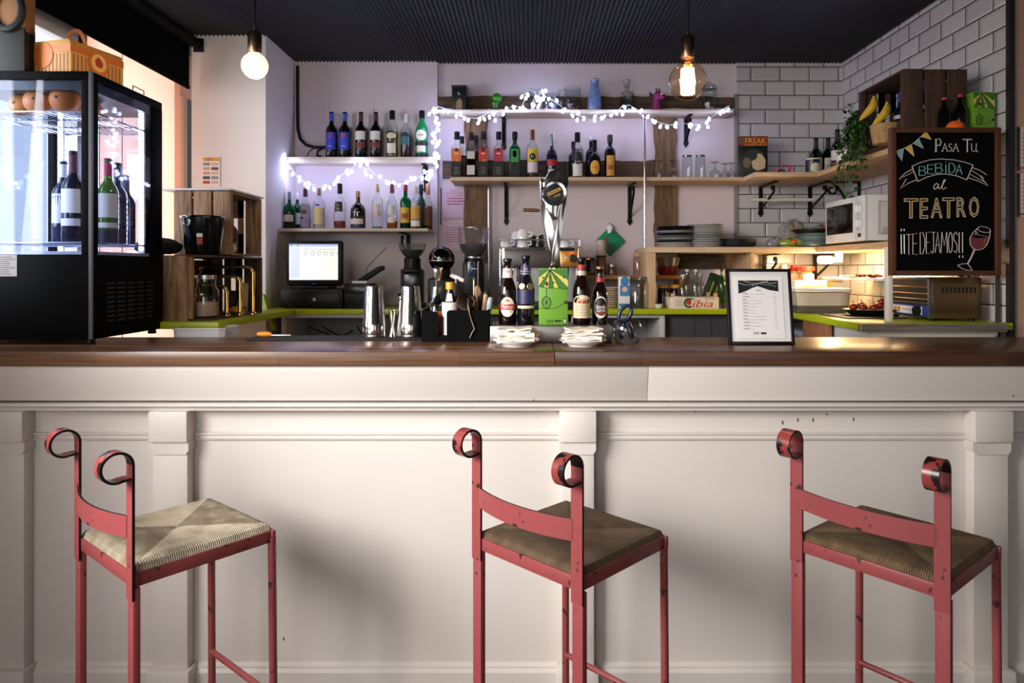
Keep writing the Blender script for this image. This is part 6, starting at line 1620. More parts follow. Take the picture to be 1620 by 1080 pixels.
for k in range(5):
    zz = hh - .034 - k * .027
    for j, c in enumerate(rnd.sample(['b5533a', '4a4a52', 'd8b49a', '8a8f98', '6a3f34', 'c9a08a'], 2)):
        m.use(C(c)); m.box(-hw + .004 + j * .05, -hw + .046 + j * .05, -.002, -.0005, zz - .018, zz)
m.build('sheet', t)

# ================================================================== SMALL THINGS ON AND UNDER THE RISER SHELF
zr = ZW + zs_
def onr(px, Y=4.44): return (X(px, Y), Y, zr)
t = thing('napkin_tin', 'small chrome tin on the riser shelf beside the espresso machine', 'tin', onr(930)); m = MB(mat('8a8680', .2, 1)); m.box(-.042, .042, -.03, .03, 0, .115, .006); m.use(BLACK); m.box(-.016, .016, -.0312, -.029, .02, .10, .002); m.build('tin', t)
t = thing('pepper_mill', 'pepper mill with a pale wooden top and steel body on the riser shelf', 'mill', onr(951)); m = MB(mat('cdb6a2', .5)); m.lathe([(.033, .125), (.035, .14), (.028, .165), (.032, .19), (.030, .225), (0, .227)], seg=22); m.build('top', t)
m = MB(mat('8b6a58', .2, .8)); m.lathe([(0, 0), (.030, 0), (.031, .11), (.033, .118)], seg=22); m.use(BLACK); m.lathe([(.036, .118), (.036, .126), (0, .126)], seg=22); m.build('body', t)
t = thing('sugar_pot', 'small glass pot with a steel lid on the riser shelf', 'pot', onr(968)); m = MB(glass('c8a890', .06, .05, .2)); m.lathe([(0, 0), (.028, 0), (.030, .045), (.026, .055)], seg=18); m.build('glass_body', t); m = MB(STEEL); m.lathe([(.030, .054), (.030, .068), (0, .070)], seg=18); m.build('lid', t)
t = thing('cork_jar', 'clear spice jar with a cork lid on the riser shelf', 'jar', onr(1010)); m = MB(glass('e0c8c0', .06, .04, .15)); m.lathe([(0, 0), (.033, 0), (.035, .01), (.034, .115), (.029, .125)], seg=20); m.build('glass_body', t)
m = MB(mat('c0906c', .7)); m.lathe([(.031, .12), (.033, .145), (0, .146)], seg=18); m.build('cork', t); m = MB(mat('b5806a', .7)); m.lathe([(0, .004), (.030, .005), (.030, .08), (0, .085)], seg=16); m.build('contents', t)
t = thing('sieve_bowl', 'steel-rimmed glass bowl of red jam on the riser shelf, inside the pine unit', 'bowl', onr(1056, 4.42))
m = MB(mat('7a1c1c', .25)); m.lathe([(0, 0), (.05, 0), (.066, .02), (.068, .062), (0, .063)], seg=26); m.build('contents', t)
m = MB(STEEL); m.lathe([(.068, .058), (.075, .085), (.083, .112), (.080, .114), (.070, .085), (.066, .06)], seg=28, caps=False); m.build('rim', t)
plate_stack(966, 4.22, ZW, 9, .070, ['d9c4ac', 'cdb69c', 'e0cdb8'], '%s saucer of the cream stack under the riser shelf', .0135, 'saucers under the riser shelf', 'saucer', 'saucer')
t = thing('sugar_carton', 'white carton with a blue picture and violet lettering on the lime worktop', 'carton', (X(987, 4.10), 4.10, ZW), R_(-6))
m = MB(mat('e6e4e6', .5)); m.box(-.034, .034, -.03, .03, 0, .19, .002); m.use(C('2f7fb0')); m.lathe([(0, 0), (.026, 0), (.026, .001), (0, .001)], seg=18, M=Matrix.Translation((.006, -.0302, .165)) @ Matrix.Rotation(R_(90), 4, 'X')); m.box(-.024, .034, -.0312, -.03, .075, .14); m.box(-.03, .034, -.0312, -.03, .012, .03)
m.use(C('e0b8a8')); m.lathe([(0, 0), (.016, 0), (.016, .001), (0, .001)], seg=14, M=Matrix.Translation((.004, -.0314, .115)) @ Matrix.Rotation(R_(90), 4, 'X')); m.use(C('5a2a6a')); m.text('Xoc', .02, front(.0, -.0318, .147), fit=(.05, .018), shear=.1); m.build('carton', t)
t = thing('storage_jar', 'large empty ribbed glass jar on the lime worktop, beside the blue picture carton', 'jar', (X(1009, 4.12), 4.12, ZW))
m = MB(CLEAR2); m.lathe([(0, .004), (.055, 0), (.062, .008), (.062, .15), (.052, .168), (.052, .172)], seg=28); m.build('glass_body', t)
m = MB(glass('cfd4d2', .08, .1)); m.lathe([(.055, .170), (.056, .19), (0, .192)], seg=26); m.build('lid', t)
def dark_jar(px, Y, lab, r=.036):
    t = thing('preserve_jar', lab, 'jar', (X(px, Y), Y, ZW), 0, 'dark preserve jars under the riser shelf')
    m = MB(mat('1c1a22', .12)); m.lathe([(0, 0), (r, 0), (r, .10), (r * .85, .118)], seg=20); m.build('glass_body', t)
    m = MB(mat('d09a1c', .4)); m.lathe([(r * .98, .116), (r * .98, .138), (0, .139)], seg=20); m.build('lid', t)
dark_jar(1049, 4.315, 'dark preserve jar with a yellow lid, left of the pair inside the pine unit')
dark_jar(1068, 4.315, 'dark preserve jar with a yellow lid, right of the pair inside the pine unit')
t = thing('small_dish', 'two small nested pale dishes beside the pine post on the lime worktop', 'dish', (X(1041, 4.12), 4.12, ZW)); m = MB(CERAMIC); m.lathe([(0, 0), (.02, 0), (.032, .012), (.030, .013), (0, .004)], seg=18); m.lathe([(.02, .010), (.032, .024), (.030, .025), (.018, .014)], seg=18, caps=False); m.build('dish', t)
# wooden fruit box with its maker's mark
t = thing('fruit_box', 'pale wooden fruit box lettered in red with a leaf-topped C, on the lime worktop', 'box', (X(1099, 4.06), 4.06, ZW))
bw = LN(38.5, 4.06); bh = LN(18, 4.06)
FBX = mat('e0d0bc', .6, vary=.06, vscale=20)
m = MB(FBX); m.box(-bw, bw, 0, .006, .004, bh, .001); m.build('front_board', t)
m = MB(FBX); m.box(-bw, bw, .194, .20, .004, bh, .001); m.build('back_board', t)
m = MB(FBX); [m.box(x, x + .006, .006, .194, .004, bh, .001) for x in (-bw, bw - .006)]; m.box(-bw, bw, .0, .2, 0, .004); m.build('tray', t)
for (x, y) in ((-bw + .006, .006), (bw - .028, .006), (-bw + .006, .174), (bw - .028, .174)):
    m = MB(mat('c9a27a', .6)); m.box(x, x + .022, y, y + .02, .004, bh + .024, .001); m.build('corner_post', t)
m = MB(mat('c02a2a', .5)); m.text('íbia', .05, front(.046, -.0008, bh * .44), fit=(.125, .044), shear=.3)
m.lathe([(0, 0), (.016, 0), (.016, .001), (0, .001)], seg=18, M=Matrix.Translation((-.035, -.0008, bh * .56)) @ Matrix.Rotation(R_(90), 4, 'X'))
m.use(mat('1f4a24', .5)); m.sweep([(-.036 + .024 * math.cos(R_(a)), -.0010, bh * .5 + .024 * math.sin(R_(a))) for a in range(50, 330, 20)], (0, 1, 0), .001, .012); m.sweep([(-.03, -.0011, bh * .86), (-.012, -.0011, bh * .88), (-.004, -.0011, bh * .78)], (0, 1, 0), .001, .006)
m.use(C('8a7460')); lines(m, -bw + .03, -.066, bh * .15, bh * .85, 5, -.0004, .3, .2); lines(m, .06, .12, bh * .82, bh * .95, 1, -.0004, .5, .1); m.build('print', t)
for i, (dx, hx, lab) in enumerate(((-.048, .16, 'clear clip-top bottle standing leftmost in the lettered fruit box'), (-.012, .185, 'clear clip-top bottle standing second from the left in the lettered fruit box'), (.028, .185, 'clear clip-top bottle standing second from the right in the lettered fruit box'), (.066, .17, 'clear clip-top bottle at the back right of the lettered fruit box'))):
    t2 = thing('clip_top_bottle', lab, 'bottle', (X(1099, 4.06) + dx, 4.06 + (.09 if i in (0, 2) else .14), ZW + .005), 0, 'clip-top bottles in the fruit box')
    hx *= 1.25
    q = MB(CLEAR2); q.lathe([(0, .002), (.027, 0), (.03, .01), (.03, hx * .55), (.024, hx * .68), (.012, hx * .78), (.012, hx * .92), (.014, hx * .93)], seg=20); q.build('glass_body', t2)
    q = MB(mat('d8d4d0', .3)); q.lathe([(.013, hx * .93), (.014, hx * .98), (.008, hx), (0, hx)], seg=12); sp_ = q.build('stopper', t2)
    q = MB(STEEL); q.tube([(-.015, 0, hx * .84), (-.02, -.006, hx * .92), (-.008, -.008, hx * 1.0), (.008, -.008, hx * 1.0), (.02, -.006, hx * .92), (.015, 0, hx * .84)], .0014, 5); q.build('wire_clip', sp_)
bottle('dark green oil bottle standing right of the lettered fruit box', (X(1142, 4.08), 4.08, ZW), .265, .024, 'tall', mat('1c3a14', .08), BLACK, (.84, 1), 1.15, None, ((.0, .10, C('14140f'), 1.5),), group=None)
t = thing('oil_tin', 'green and gold tin tilted behind the oil bottle', 'tin', (X(1120, 4.36), 4.36, ZW + .012), 0)
m = MB(mat('17402a', .3)); M_ = Matrix.Rotation(R_(20), 4, 'Y'); m.box(-.045, .045, 0, .05, .015, .20, .006, M_); m.use(mat('b5a03a', .4)); m.box(-.02, -.008, -.001, 0, .05, .15, 0, M_); m.box(.015, .027, -.001, 0, .03, .13, 0, M_); m.build('tin', t)
t = thing('biscuit_carton', 'orange and yellow carton half hidden behind the framed menu', 'carton', (X(1157, 4.30), 4.30, ZW)); m = MB(mat('d8a13a', .5)); m.box(-.045, .045, 0, .05, 0, .20, .002); m.use(C('d8602a')); m.box(-.043, .043, -.001, 0, .13, .16); m.use(C('2a2a3a')); m.box(-.043, .0, -.001, 0, .06, .12); m.use(PAPER); m.box(-.045, .045, -.001, 0, .18, .2); m.build('carton', t)

# ================================================================== CRATES AND THINGS ON THE LEFT WORKTOP
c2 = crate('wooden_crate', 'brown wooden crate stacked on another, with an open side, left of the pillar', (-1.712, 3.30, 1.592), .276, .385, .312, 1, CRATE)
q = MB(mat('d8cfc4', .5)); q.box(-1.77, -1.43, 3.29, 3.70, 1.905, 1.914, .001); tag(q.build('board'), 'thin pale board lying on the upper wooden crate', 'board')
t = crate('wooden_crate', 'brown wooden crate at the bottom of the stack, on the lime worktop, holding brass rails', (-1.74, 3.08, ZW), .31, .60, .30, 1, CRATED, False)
m = MB(CRATE); m.box(.095, .205, 0, .010, 0, .295, .002); m.box(.19, .222, .010, .03, 0, .295, .002); m.build('front_slat', t)
t = thing('ice_bucket', 'black metal ice bucket with a chrome rim and ring handle, standing on the lower crate', 'bucket', (X(318, 3.17), 3.19, 1.592))
m = MB(mat('0d1014', .18, .3)); m.lathe([(0, 0), (.072, 0), (.076, .006), (.096, .172), (.091, .172), (.073, .012), (0, .01)], seg=36); m.build('pail', t)
m = MB(CHROME); m.lathe([(.096, .168), (.100, .173), (.097, .178), (.092, .174)], seg=36, caps=False); m.build('rim', t)
m = MB(CHROME); m.box(-.045, -.012, -.098, -.088, .135, .165, .003); m.tube([(-.028 + .014 * math.cos(R_(a)), -.100, .140 + .012 * math.sin(R_(a))) for a in range(0, 360, 30)], .003, 6, closed=True); m.build('ring_handle', t)
m = MB(C('a03a34')); m.patch(.085, .045, .075, .14, .28, 4, taper=.0885); m.use(PAPER); m.patch(.089, .078, .095, .14, .28, 4, taper=.0905); m.build('badge', t)
t = thing('black_cloth', 'black cloth bundle draped on the lower crate beside the ice bucket', 'cloth', (-1.715, 3.17, 1.592))
m = MB(mat('0a0a0d', .85, bump=.4, bscale=20)); n, k = 12, 20; ve, fa = [], []
rnd = random.Random(21)
for i in range(n + 1):
    for j in range(k):
        th = math.pi * i / n; ph = 2 * math.pi * j / k; f = 1 + .10 * math.sin(4 * ph) + rnd.uniform(-.04, .04)
        ve.append((.095 * math.sin(th) * math.cos(ph) * f, .075 * math.sin(th) * math.sin(ph) * f, max(0.001, .035 - math.cos(th) * .04 * f)))
for i in range(n):
    for j in range(k): fa.append((i * k + j, i * k + (j + 1) % k, (i + 1) * k + (j + 1) % k, (i + 1) * k + j))
m.add(ve, fa); m.build('cloth', t, sharp=60)
bottle('small dark bottle with a yellow label beside the black cloth', (-1.80, 3.32, 1.40), .30, .032, 'wine', WINEGLASS, C('15140f'), (.9, 1), labs=((.58, .66, C('d8a82a'), 1.0),), group=None)
q = MB(CRATED); q.box(-1.90, -1.762, 3.24, 3.40, ZW, 1.40, .003); tag(q.build('wooden_box'), 'plain wooden box beside the lower crate, under the dark bottle', 'box')
# brass rails nested in the crate
t = thing('brass_rack', 'brass tubular rack of three nested rails standing in the lower crate', 'rack', (-1.60, 3.28, ZW + .010))
for k in range(3):
    m = MB(BRASS); a0 = -.03; w_ = .27 - k * .045; h_ = .235 - k * .045; y_ = .10 - k * .045
    m.tube([(a0, y_, 0), (a0, y_, h_ - .03), (a0 + .01, y_, h_ - .01), (a0 + .03, y_, h_), (a0 + w_ - .03, y_, h_), (a0 + w_ - .01, y_, h_ - .01), (a0 + w_, y_, h_ - .03), (a0 + w_, y_, 0)], .009, 10)
    m.lathe([(.018, 0), (.018, .008), (.009, .014)], (a0, y_, 0), 12); m.lathe([(.018, 0), (.018, .008), (.009, .014)], (a0 + w_, y_, 0), 12)
    m.build('rail', t)
t = thing('storage_jar', 'clear glass jar with a shoulder standing in front of the brass rack', 'jar', (X(323, 3.17), 3.19, ZW + .0105))
m = MB(CLEAR2); m.lathe([(0, .003), (.05, 0), (.056, .01), (.056, .12), (.042, .145), (.042, .18)], seg=24); m.build('glass_body', t)
m = MB(STEEL); m.lathe([(.044, .178), (.045, .196), (0, .197)], seg=22); m.build('lid', t)
m = MB(mat('c4a08c', .6)); m.lathe([(0, .004), (.050, .006), (.052, .07), (0, .075)], seg=20); m.build('contents', t)
t = thing('cork_ball', 'brown cork ball inside the upper crate', 'ball', (-1.525, 3.46, 1.592 + .0095)); m = MB(mat('4a3626', .8, bump=.4)); m.sph((0, 0, .10), .055, 16, 10); m.lathe([(.03, 0), (.035, .05)], seg=14); m.build('ball', t)
t = thing('garlic_bulb', 'pale pink garlic bulb at the open edge of the upper crate', 'garlic', (-1.475, 3.37, 1.592 + .0095)); m = MB(mat('d0b0a2', .5)); m.lathe([(0, 0), (.025, .002), (.036, .02), (.032, .042), (.014, .056), (.006, .072), (0, .074)], seg=16); m.build('bulb', t)
t = thing('yellow_pepper', 'yellow vegetable lying on the lime worktop by the brass rack', 'vegetable', (X(372, 3.40), 3.42, ZW + .010)); m = MB(mat('d09a24', .4)); m.sph((0, 0, .02), (.036, .03, .02), 14, 10); m.build('body', t); m = MB(mat('4a4a22', .5)); m.tube([(.03, 0, .028), (.05, 0, .034)], .005, 6); m.build('stalk', t)
q = MB(mat('b5946e', .7)); q.prism([(0, 0), (.055, 0), (.062, .15), (.02, .16)], 'y', 0, .006); tag(q.build('card', None, (-1.495, 3.50, ZW + .010)), 'brown card standing at the far end of the lower crate', 'card')
q = MB(LIME); q.sweep([P(415, 466, 4.0), P(422, 490, 3.98), P(434, 522, 3.95)], (0, 1, 0), .03, .02); tag(q.build('green_strip'), 'lime green edging strip slanting against the pillar foot', 'strip')
t = thing('white_tub', 'white translucent plastic tub on the service shelf behind the left end of the bar', 'tub', (X(328, 2.98), 2.98, 1.06))
m = MB(glass('f4f4f8', .2, .05, .7)); m.lathe([(.095, 0), (.105, .01), (.118, .205), (.124, .208), (.124, .214), (.116, .214)], seg=32, sq=1.0, sy=.8, caps=False); m.build('tub', t)
m = MB(mat('d98f3a', .5)); m.box(.03, .085, -.06, .05, .001, .19, .01); m.build('contents', t)

# ================================================================== THINGS ON THE BAR
def on_bar(px, Y): return (X(px, Y), Y, BT)
q = MB(mat('0e0e10', .8, bump=.3, bscale=200)); q.box(X(398, 2.74), X(690, 2.74), 2.68, 2.815, BT, BT + .008, .003); tag(q.build('bar_mat'), 'long black rubber bar mat under the cocktail shakers', 'mat')
MZ = BT + .008
t = thing('peeler', 'small peeler with an orange handle lying on the end of the bar mat', 'peeler', (X(418, 2.75), 2.75, MZ), 0)
m = MB(mat('e08a1c', .35)); m.tube([(-.028, 0, .010), (-.02, 0, .011), (.012, 0, .011), (.03, 0, .009)], [.006, .010, .011, .007], 12); m.build('handle', t)
m = MB(STEEL); m.box(.028, .11, -.006, .006, .004, .009, .001); m.build('blade', t)
def shaker(px, Y, lab):
    t = thing('cocktail_shaker', lab, 'shaker', (X(px, Y), Y, MZ), 0, 'steel cocktail shakers on the bar')
    m = MB(mat('e2deda', .12, 1.0)); m.lathe([(0, 0), (.043, 0), (.0465, .006), (.0465, .055), (.0455, .057), (.036, .198), (.034, .204), (0, .205)], seg=48); m.build('tin', t)
    m = MB(mat('b8b2ac', .18, 1.0)); m.lathe([(.047, .0), (.048, .003), (.0472, .010)], seg=48, caps=False); m.build('base_ring', t)
shaker(592, 2.755, 'steel cocktail shaker upturned on the bar mat, left of the pair')
shaker(650, 2.755, 'steel cocktail shaker upturned on the bar mat, right of the pair')
t = thing('jigger', 'small steel double-ended jigger between the two shakers', 'jigger', (X(621, 2.77), 2.77, MZ)); m = MB(mat('c8beb4', .12, 1)); m.lathe([(.017, 0), (.006, .042), (.018, .105), (.017, .105), (.005, .044)], seg=24, caps=False); m.build('cups', t)
t = thing('bar_spoon', 'steel muddler leaning behind the jigger', 'muddler', (X(632, 2.79), 2.79, MZ)); m = MB(STEEL); m.tube([(-.006, .0, 0), (.006, .004, .15)], .008, 10); m.sph((.007, .004, .155), .012, 10, 8); m.build('rod', t)
# bar caddy and what it holds
t = thing('bar_caddy', 'black plastic bar caddy with a cut-away front, between the shakers and the beer bottles', 'caddy', on_bar(723, 2.70))
hw = LN(53, 2.64); H_ = LN(50, 2.64)
CB = BLACKP
m = MB(CB)
pts = [(-hw, 0), (hw, 0), (hw, H_), (-.020, H_)] + [(-.020 - .012 * math.sin(R_(a)), H_ - .012 + .012 * math.cos(R_(a))) for a in range(15, 91, 15)] + [(-.032, .025), (-.055, .025), (-.065, .018), (-.065, H_ * .94), (-hw, H_)]
m.prism(pts, 'y', -.075, -.070); m.build('front_wall', t)
m = MB(CB); m.box(-hw, hw, -.07, .075, 0, .005); m.box(-hw, -hw + .005, -.07, .075, .005, H_); m.box(hw - .005, hw, -.07, .075, .005, H_); m.box(-hw, hw, .07, .075, .005, H_)
m.box(-.055, -.051, -.07, .07, .005, H_ * .8); m.box(.02, .024, -.07, .07, .005, H_ * .9); m.build('tray', t)
bx, by, bz = t.location
t = thing('bottle', 'bitters bottle with an amber cap and a white paper sleeve, in the bar caddy', 'bottle', (bx - .024, by - .035, bz + .006))
m = MB(mat('1a0c08', .1)); m.lathe([(0, 0), (.028, 0), (.030, .01), (.030, .135), (.024, .150), (.015, .185), (.0145, .20)], seg=24); m.build('glass_body', t)
m = MB(mat('d8981c', .35)); m.lathe([(.0165, .196), (.0165, .222), (.0155, .224), (0, .224)], seg=24); m.build('cap', t)
m = MB(mat('e6dcd6', .7)); m.patch(.0312, .02, .146, 1.5, n=14); m.patch(.0265, .150, .18, .55, n=8, taper=.0165); m.build('label', t)
t = thing('pourer_bottle', 'dark bottle with a glass pourer and orange label, left in the bar caddy', 'bottle', (bx - .078, by - .015, bz + .006))
m = MB(mat('120e0e', .12)); m.lathe([(0, 0), (.026, 0), (.028, .01), (.028, .12), (.022, .14), (.012, .17)], seg=22); m.build('glass_body', t)
m = MB(mat('b5501c', .5)); m.patch(.0285, .02, .11, .9); m.build('label', t)
m = MB(glass('d8d4cc', .08, .2)); m.lathe([(.030, .130), (.032, .137), (.024, .15), (.019, .205), (.017, .207)], seg=26, caps=False); m.build('glass_collar', t)
m = MB(STEEL); m.tube([(0, 0, .17), (0, 0, .235), (.004, -.008, .25)], .005, 8); m.lathe([(.008, .235), (.017, .25), (.016, .275), (.006, .285), (0, .286)], seg=12); m.use(mat('c89a6a', .4)); m.tube([(.008, 0, .23), (.016, -.004, .27), (.022, -.008, .28)], .005, 6); m.build('pourer', t)
t = thing('pourer_bottle', 'dark bottle with a pale plastic pourer, behind the amber-capped bottle', 'bottle', (bx - .004, by + .035, bz + .006))
m = MB(mat('0d0d10', .12)); m.lathe([(0, 0), (.03, 0), (.03, .15), (.026, .17), (.013, .20), (.012, .235)], seg=22); m.build('glass_body', t)
m = MB(mat('d8d0cc', .35)); m.prism([(-.03, .245), (-.024, .258), (.0, .25), (.03, .236), (.028, .222), (0, .23)], 'y', -.01, .01, .003); m.build('pourer', t)
m = MB(mat('14151a', .5)); m.sph((0, 0, .12), (.045, .03, .11), 16, 10); m.build('sleeve', t)
def tool(name, lab, dx, dy, pts, r, mtl, cat, head=None, hm=None):
    t = thing(name, lab, cat, (bx + dx, by + dy, bz + .006)); m = MB(mtl); m.tube(pts, r, 8); m.build('handle', t)
    if head: m = MB(hm); head(m); m.build('head', t)
tool('strainer', 'round steel cocktail strainer standing in the bar caddy', .034, -.030, [(0, 0, 0), (.004, 0, .10)], .006, STEEL, 'strainer',
     lambda m: (m.lathe([(0, -.006), (.032, -.004), (.036, .004), (.032, .008), (0, .012)], seg=28, M=Matrix.Translation((.002, -.004, .142)) @ Matrix.Rotation(R_(72), 4, 'X')), m.tube([(.036 * math.cos(R_(a)) + .002, -.006, .142 + .036 * math.sin(R_(a))) for a in range(0, 360, 15)], .003, 6, closed=True)), mat('9a8070', .15, 1))
tool('tongs', 'steel ice tongs hooked over the front of the bar caddy', .062, -.060, [(-.012, 0, .16), (-.012, -.012, .14), (-.004, -.022, .10), (.014, -.024, .045), (.004, -.025, .03), (-.004, -.024, .01)], .0032, mat('4a3c32', .35, 1), 'tongs')
tool('bar_spoon', 'tall steel bar spoon standing in the bar caddy', .066, .01, [(0, 0, 0), (.0, 0, .235)], .003, mat('c0a890', .2, 1), 'spoon', lambda m: m.sph((0, 0, .236), .006, 8, 6), mat('c0a890', .2, 1))
tool('wooden_spoon', 'wooden spoon with a round head standing in the bar caddy', .074, .03, [(0, 0, 0), (.003, 0, .17)], .005, mat('b08a5e', .6), 'spoon', lambda m: m.sph((.004, 0, .185), (.014, .006, .024), 12, 8), mat('b08a5e', .6))
tool('muddler', 'pale wooden muddler leaning right in the bar caddy', .092, .005, [(0, 0, 0), (.012, 0, .11), (.022, 0, .175)], [.006, .008, .009], mat('b99468', .6), 'muddler')
tool('knife', 'black-handled knife standing in the bar caddy', .086, .035, [(0, 0, 0), (.004, 0, .10), (.010, 0, .185)], [.006, .009, .008], BLACK, 'knife')
tool('ice_scoop', 'white plastic scoop at the right end of the bar caddy', .104, .02, [(0, 0, 0), (.006, 0, .10)], .007, mat('cfd6dc', .35), 'scoop', lambda m: m.lathe([(.008, .09), (.016, .11), (.017, .15), (.013, .165)], seg=14, M=Matrix.Rotation(R_(8), 4, 'Y')), mat('cfd6dc', .35))
tool('whisk', 'thin wire whisk standing at the back of the bar caddy', .098, .045, [(0, 0, 0), (.008, 0, .10)], .005, STEEL, 'whisk', lambda m: [m.tube([(.008, 0, .10), (.008 + .016 * math.cos(R_(a)), .016 * math.sin(R_(a)), .145), (.012, 0, .185)], .0012, 4) for a in range(0, 360, 60)], STEEL)
# drip tray with the tap tower, bottles and green carton
DX0, DX1 = X(775, 2.60), X(968, 2.60); DH = .064
t = thing('drip_tray', 'low stainless steel plinth carrying the beer bottles and the beer tap', 'plinth', ((DX0 + DX1) / 2, 2.60, BT))
hw = (DX1 - DX0) / 2
m = MB(mat('a39c98', .34, .9)); m.box(-hw, hw, 0, .215, 0, DH, .004); m.build('casing', t)
m = MB(mat('5d5a5a', .3, .9)); m.box(-hw + .012, hw - .012, .012, .2, DH, DH + .0015); m.build('grille', t)
DZ = BT + DH + .0017
def on_d(px, Y=2.665): return (X(px, Y), Y, DZ)
EMB = mat('e6ddcb', .5)
gBeer = 'beer bottles on the steel plinth'
def beer1(t, H, R):
    q = MB(EMB); q.oval(R * 1.016, .27 * H, R * .86, .15 * H); q.build('label', t)
    q = MB(mat('b3201f', .45)); q.patch(R * 1.03, .225 * H, .31 * H, .95); q.use(mat('f2ece2', .5)); q.text('Mahou', .02, wrap=(R * 1.045, .277 * H, 0), fit=(.046, .015)); [q.sph((R * 1.04 * math.sin(a), -R * 1.04 * math.cos(a), .240 * H), .0018, 6, 4) for a in (-.45, -.22, 0, .22, .45)]
    q.use(mat('b98a3a', .4)); q.oval(R * 1.026, .365 * H, R * .28, .022 * H); q.build('label_band', t)
    q = MB(mat('ece6e2', .5)); q.patch(.62 * R, .66 * H, .85 * H, 1.5, taper=.455 * R * 1.12); q.use(mat('b3201f', .5)); q.text('m', .02, wrap=(.56 * R, .80 * H, 0), fit=(.012, .011)); q.build('neck_label', t)
bottle('brown beer bottle with a red-banded cream label, leftmost on the steel plinth', on_d(803), .256, .0345, 'beer', BROWNGLASS, mat('2a2c38', .3, .6), (.955, 1), 1.15, None, (), 0, gBeer, extra=beer1)
def beer2(t, H, R):
    q = MB(mat('2b2a52', .4)); q.patch(R * 1.015, .30 * H, .50 * H, 1.4); q.use(mat('d9c8a6', .5)); q.patch(R * 1.02, .235 * H, .275 * H, 1.2); q.build('label', t)
    q = MB(mat('3a3766', .4)); q.patch(.60 * R, .66 * H, .86 * H, 1.5, taper=.46 * R * 1.1); q.use(mat('d8b8a8', .5)); q.text('m', .02, wrap=(.56 * R, .80 * H, 0), fit=(.012, .010)); q.use(mat('c9a070', .4)); [q.patch(.585 * R, z * H, (z + .008) * H, 1.3) for z in (.69, .73, .765)]; q.build('neck_label', t)
    q = MB(mat('9a8468', .35, .6))
    for a in (-.42, .46): q.lathe([(0, 0), (.012, 0), (.014, .002), (.012, .004), (.006, .003), (0, .004)], seg=20, M=Matrix.Translation((R * 1.02 * math.sin(a), -R * 1.02 * math.cos(a), .55 * H)) @ Matrix.Rotation(a, 4, 'Z') @ Matrix.Rotation(R_(78), 4, 'X'))
    q.build('medallion', t)
bottle('dark bottle with a violet neck label and two medallions, second on the steel plinth', on_d(832), .268, .034, 'beer', mat('0f0c14', .08), mat('1a1a22', .3, .5), (.955, 1), 1.15, None, (), 0, gBeer, extra=beer2)
circus_carton('green carton with a striped tent print and OFF in black, standing on the steel plinth', (X(875, 2.655), 2.655, DZ), LN(46, 2.63), .05, LN(89, 2.63))
def beer3(t, H, R):
    q = MB(mat('dcc9a4', .5)); q.patch(R * 1.016, .10 * H, .33 * H, 1.25, n=14); q.oval(R * 1.017, .33 * H, R * 1.2, .115 * H); q.use(mat('b3281e', .5)); q.text('1906', .02, wrap=(R * 1.035, .345 * H, 0), fit=(.054, .020), shear=.25)
    q.use(C('5a4a34')); [q.patch(R * 1.025, z * H, (z + .006) * H, .8 + .1 * (k % 2), n=8) for k, z in enumerate((.13, .155, .18, .205, .23, .255, .28))]; q.build('label', t)
    q = MB(mat('a03028', .45)); q.patch(.50 * R, .82 * H, .90 * H, 1.5); q.use(mat('c0b096', .4)); q.patch(.58 * R, .74 * H, .81 * H, 1.5, taper=.50 * R); q.build('neck_label', t)
bottle('brown beer bottle with an arched cream label lettered 1906 in red', on_d(920), .258, .0345, 'beer', BROWNGLASS, mat('14141a', .3, .5), (.955, 1), 1.15, None, (), 0, gBeer, extra=beer3)
def beer4(t, H, R):
    q = MB(mat('e6dccb', .5)); q.oval(R * 1.014, .29 * H, R * .95, .19 * H); q.use(mat('1a1412', .4)); q.oval(R * 1.022, .30 * H, R * .83, .155 * H); q.use(mat('b02a22', .5)); q.patch(R * 1.035, .17 * H, .20 * H, .62); q.use(mat('f0ebe2', .5)); q.text('Estrella', .02, wrap=(R * 1.04, .30 * H, 0), fit=(.042, .014)); q.text('Galicia', .02, wrap=(R * 1.04, .24 * H, 0), fit=(.036, .012)); q.build('label', t)
    q = MB(mat('a52a26', .45)); q.patch(.60 * R, .66 * H, .80 * H, 1.5, taper=.47 * R * 1.1); q.use(mat('3a2018', .4)); q.patch(.50 * R * 1.05, .80 * H, .86 * H, 1.5, taper=.48 * R); q.use(mat('e6dccb', .5)); q.patch(.615 * R, .64 * H, .66 * H, 1.5); q.build('neck_label', t)
bottle('brown beer bottle with a black and cream oval label, rightmost on the steel plinth', on_d(949, 2.70), .226, .0315, 'beer', BROWNGLASS, mat('8a6a48', .3, .5), (.955, 1), 1.15, None, (), 0, gBeer, extra=beer4)
# beer tap
YT = 2.745
t = thing('beer_tap', 'tall chrome beer tap with a round black badge, rising behind the green carton', 'beer tap', (X(878, YT), YT, DZ))
def tp(px, py): return (X(px, YT) - X(878, YT), Z(py, YT) - DZ)
m = MB(mat('cfc9c6', .1, 1.0))
m.prism([tp(853, 287), tp(858, 281), tp(866, 300), tp(872, 330), tp(889, 424), tp(878, 424), tp(864, 380), tp(856, 335)], 'y', -.022, .022, .006); m.build('left_blade', t)
m = MB(mat('b9b1ac', .12, 1.0))
m.prism([tp(889, 280), tp(897, 305), tp(894, 335), tp(886, 385), tp(881, 424), tp(869, 424), tp(876, 375), tp(886, 320)], 'y', -.030, .012, .006); m.build('right_blade', t)
m = MB(mat('d6d0cc', .1, 1.0))
m.prism([tp(858, 290), tp(868, 273), tp(884, 265), tp(893, 290), tp(895, 318), tp(884, 345), tp(874, 350), tp(863, 330)], 'y', -.026, .020, .007); hd = m.build('head', t)
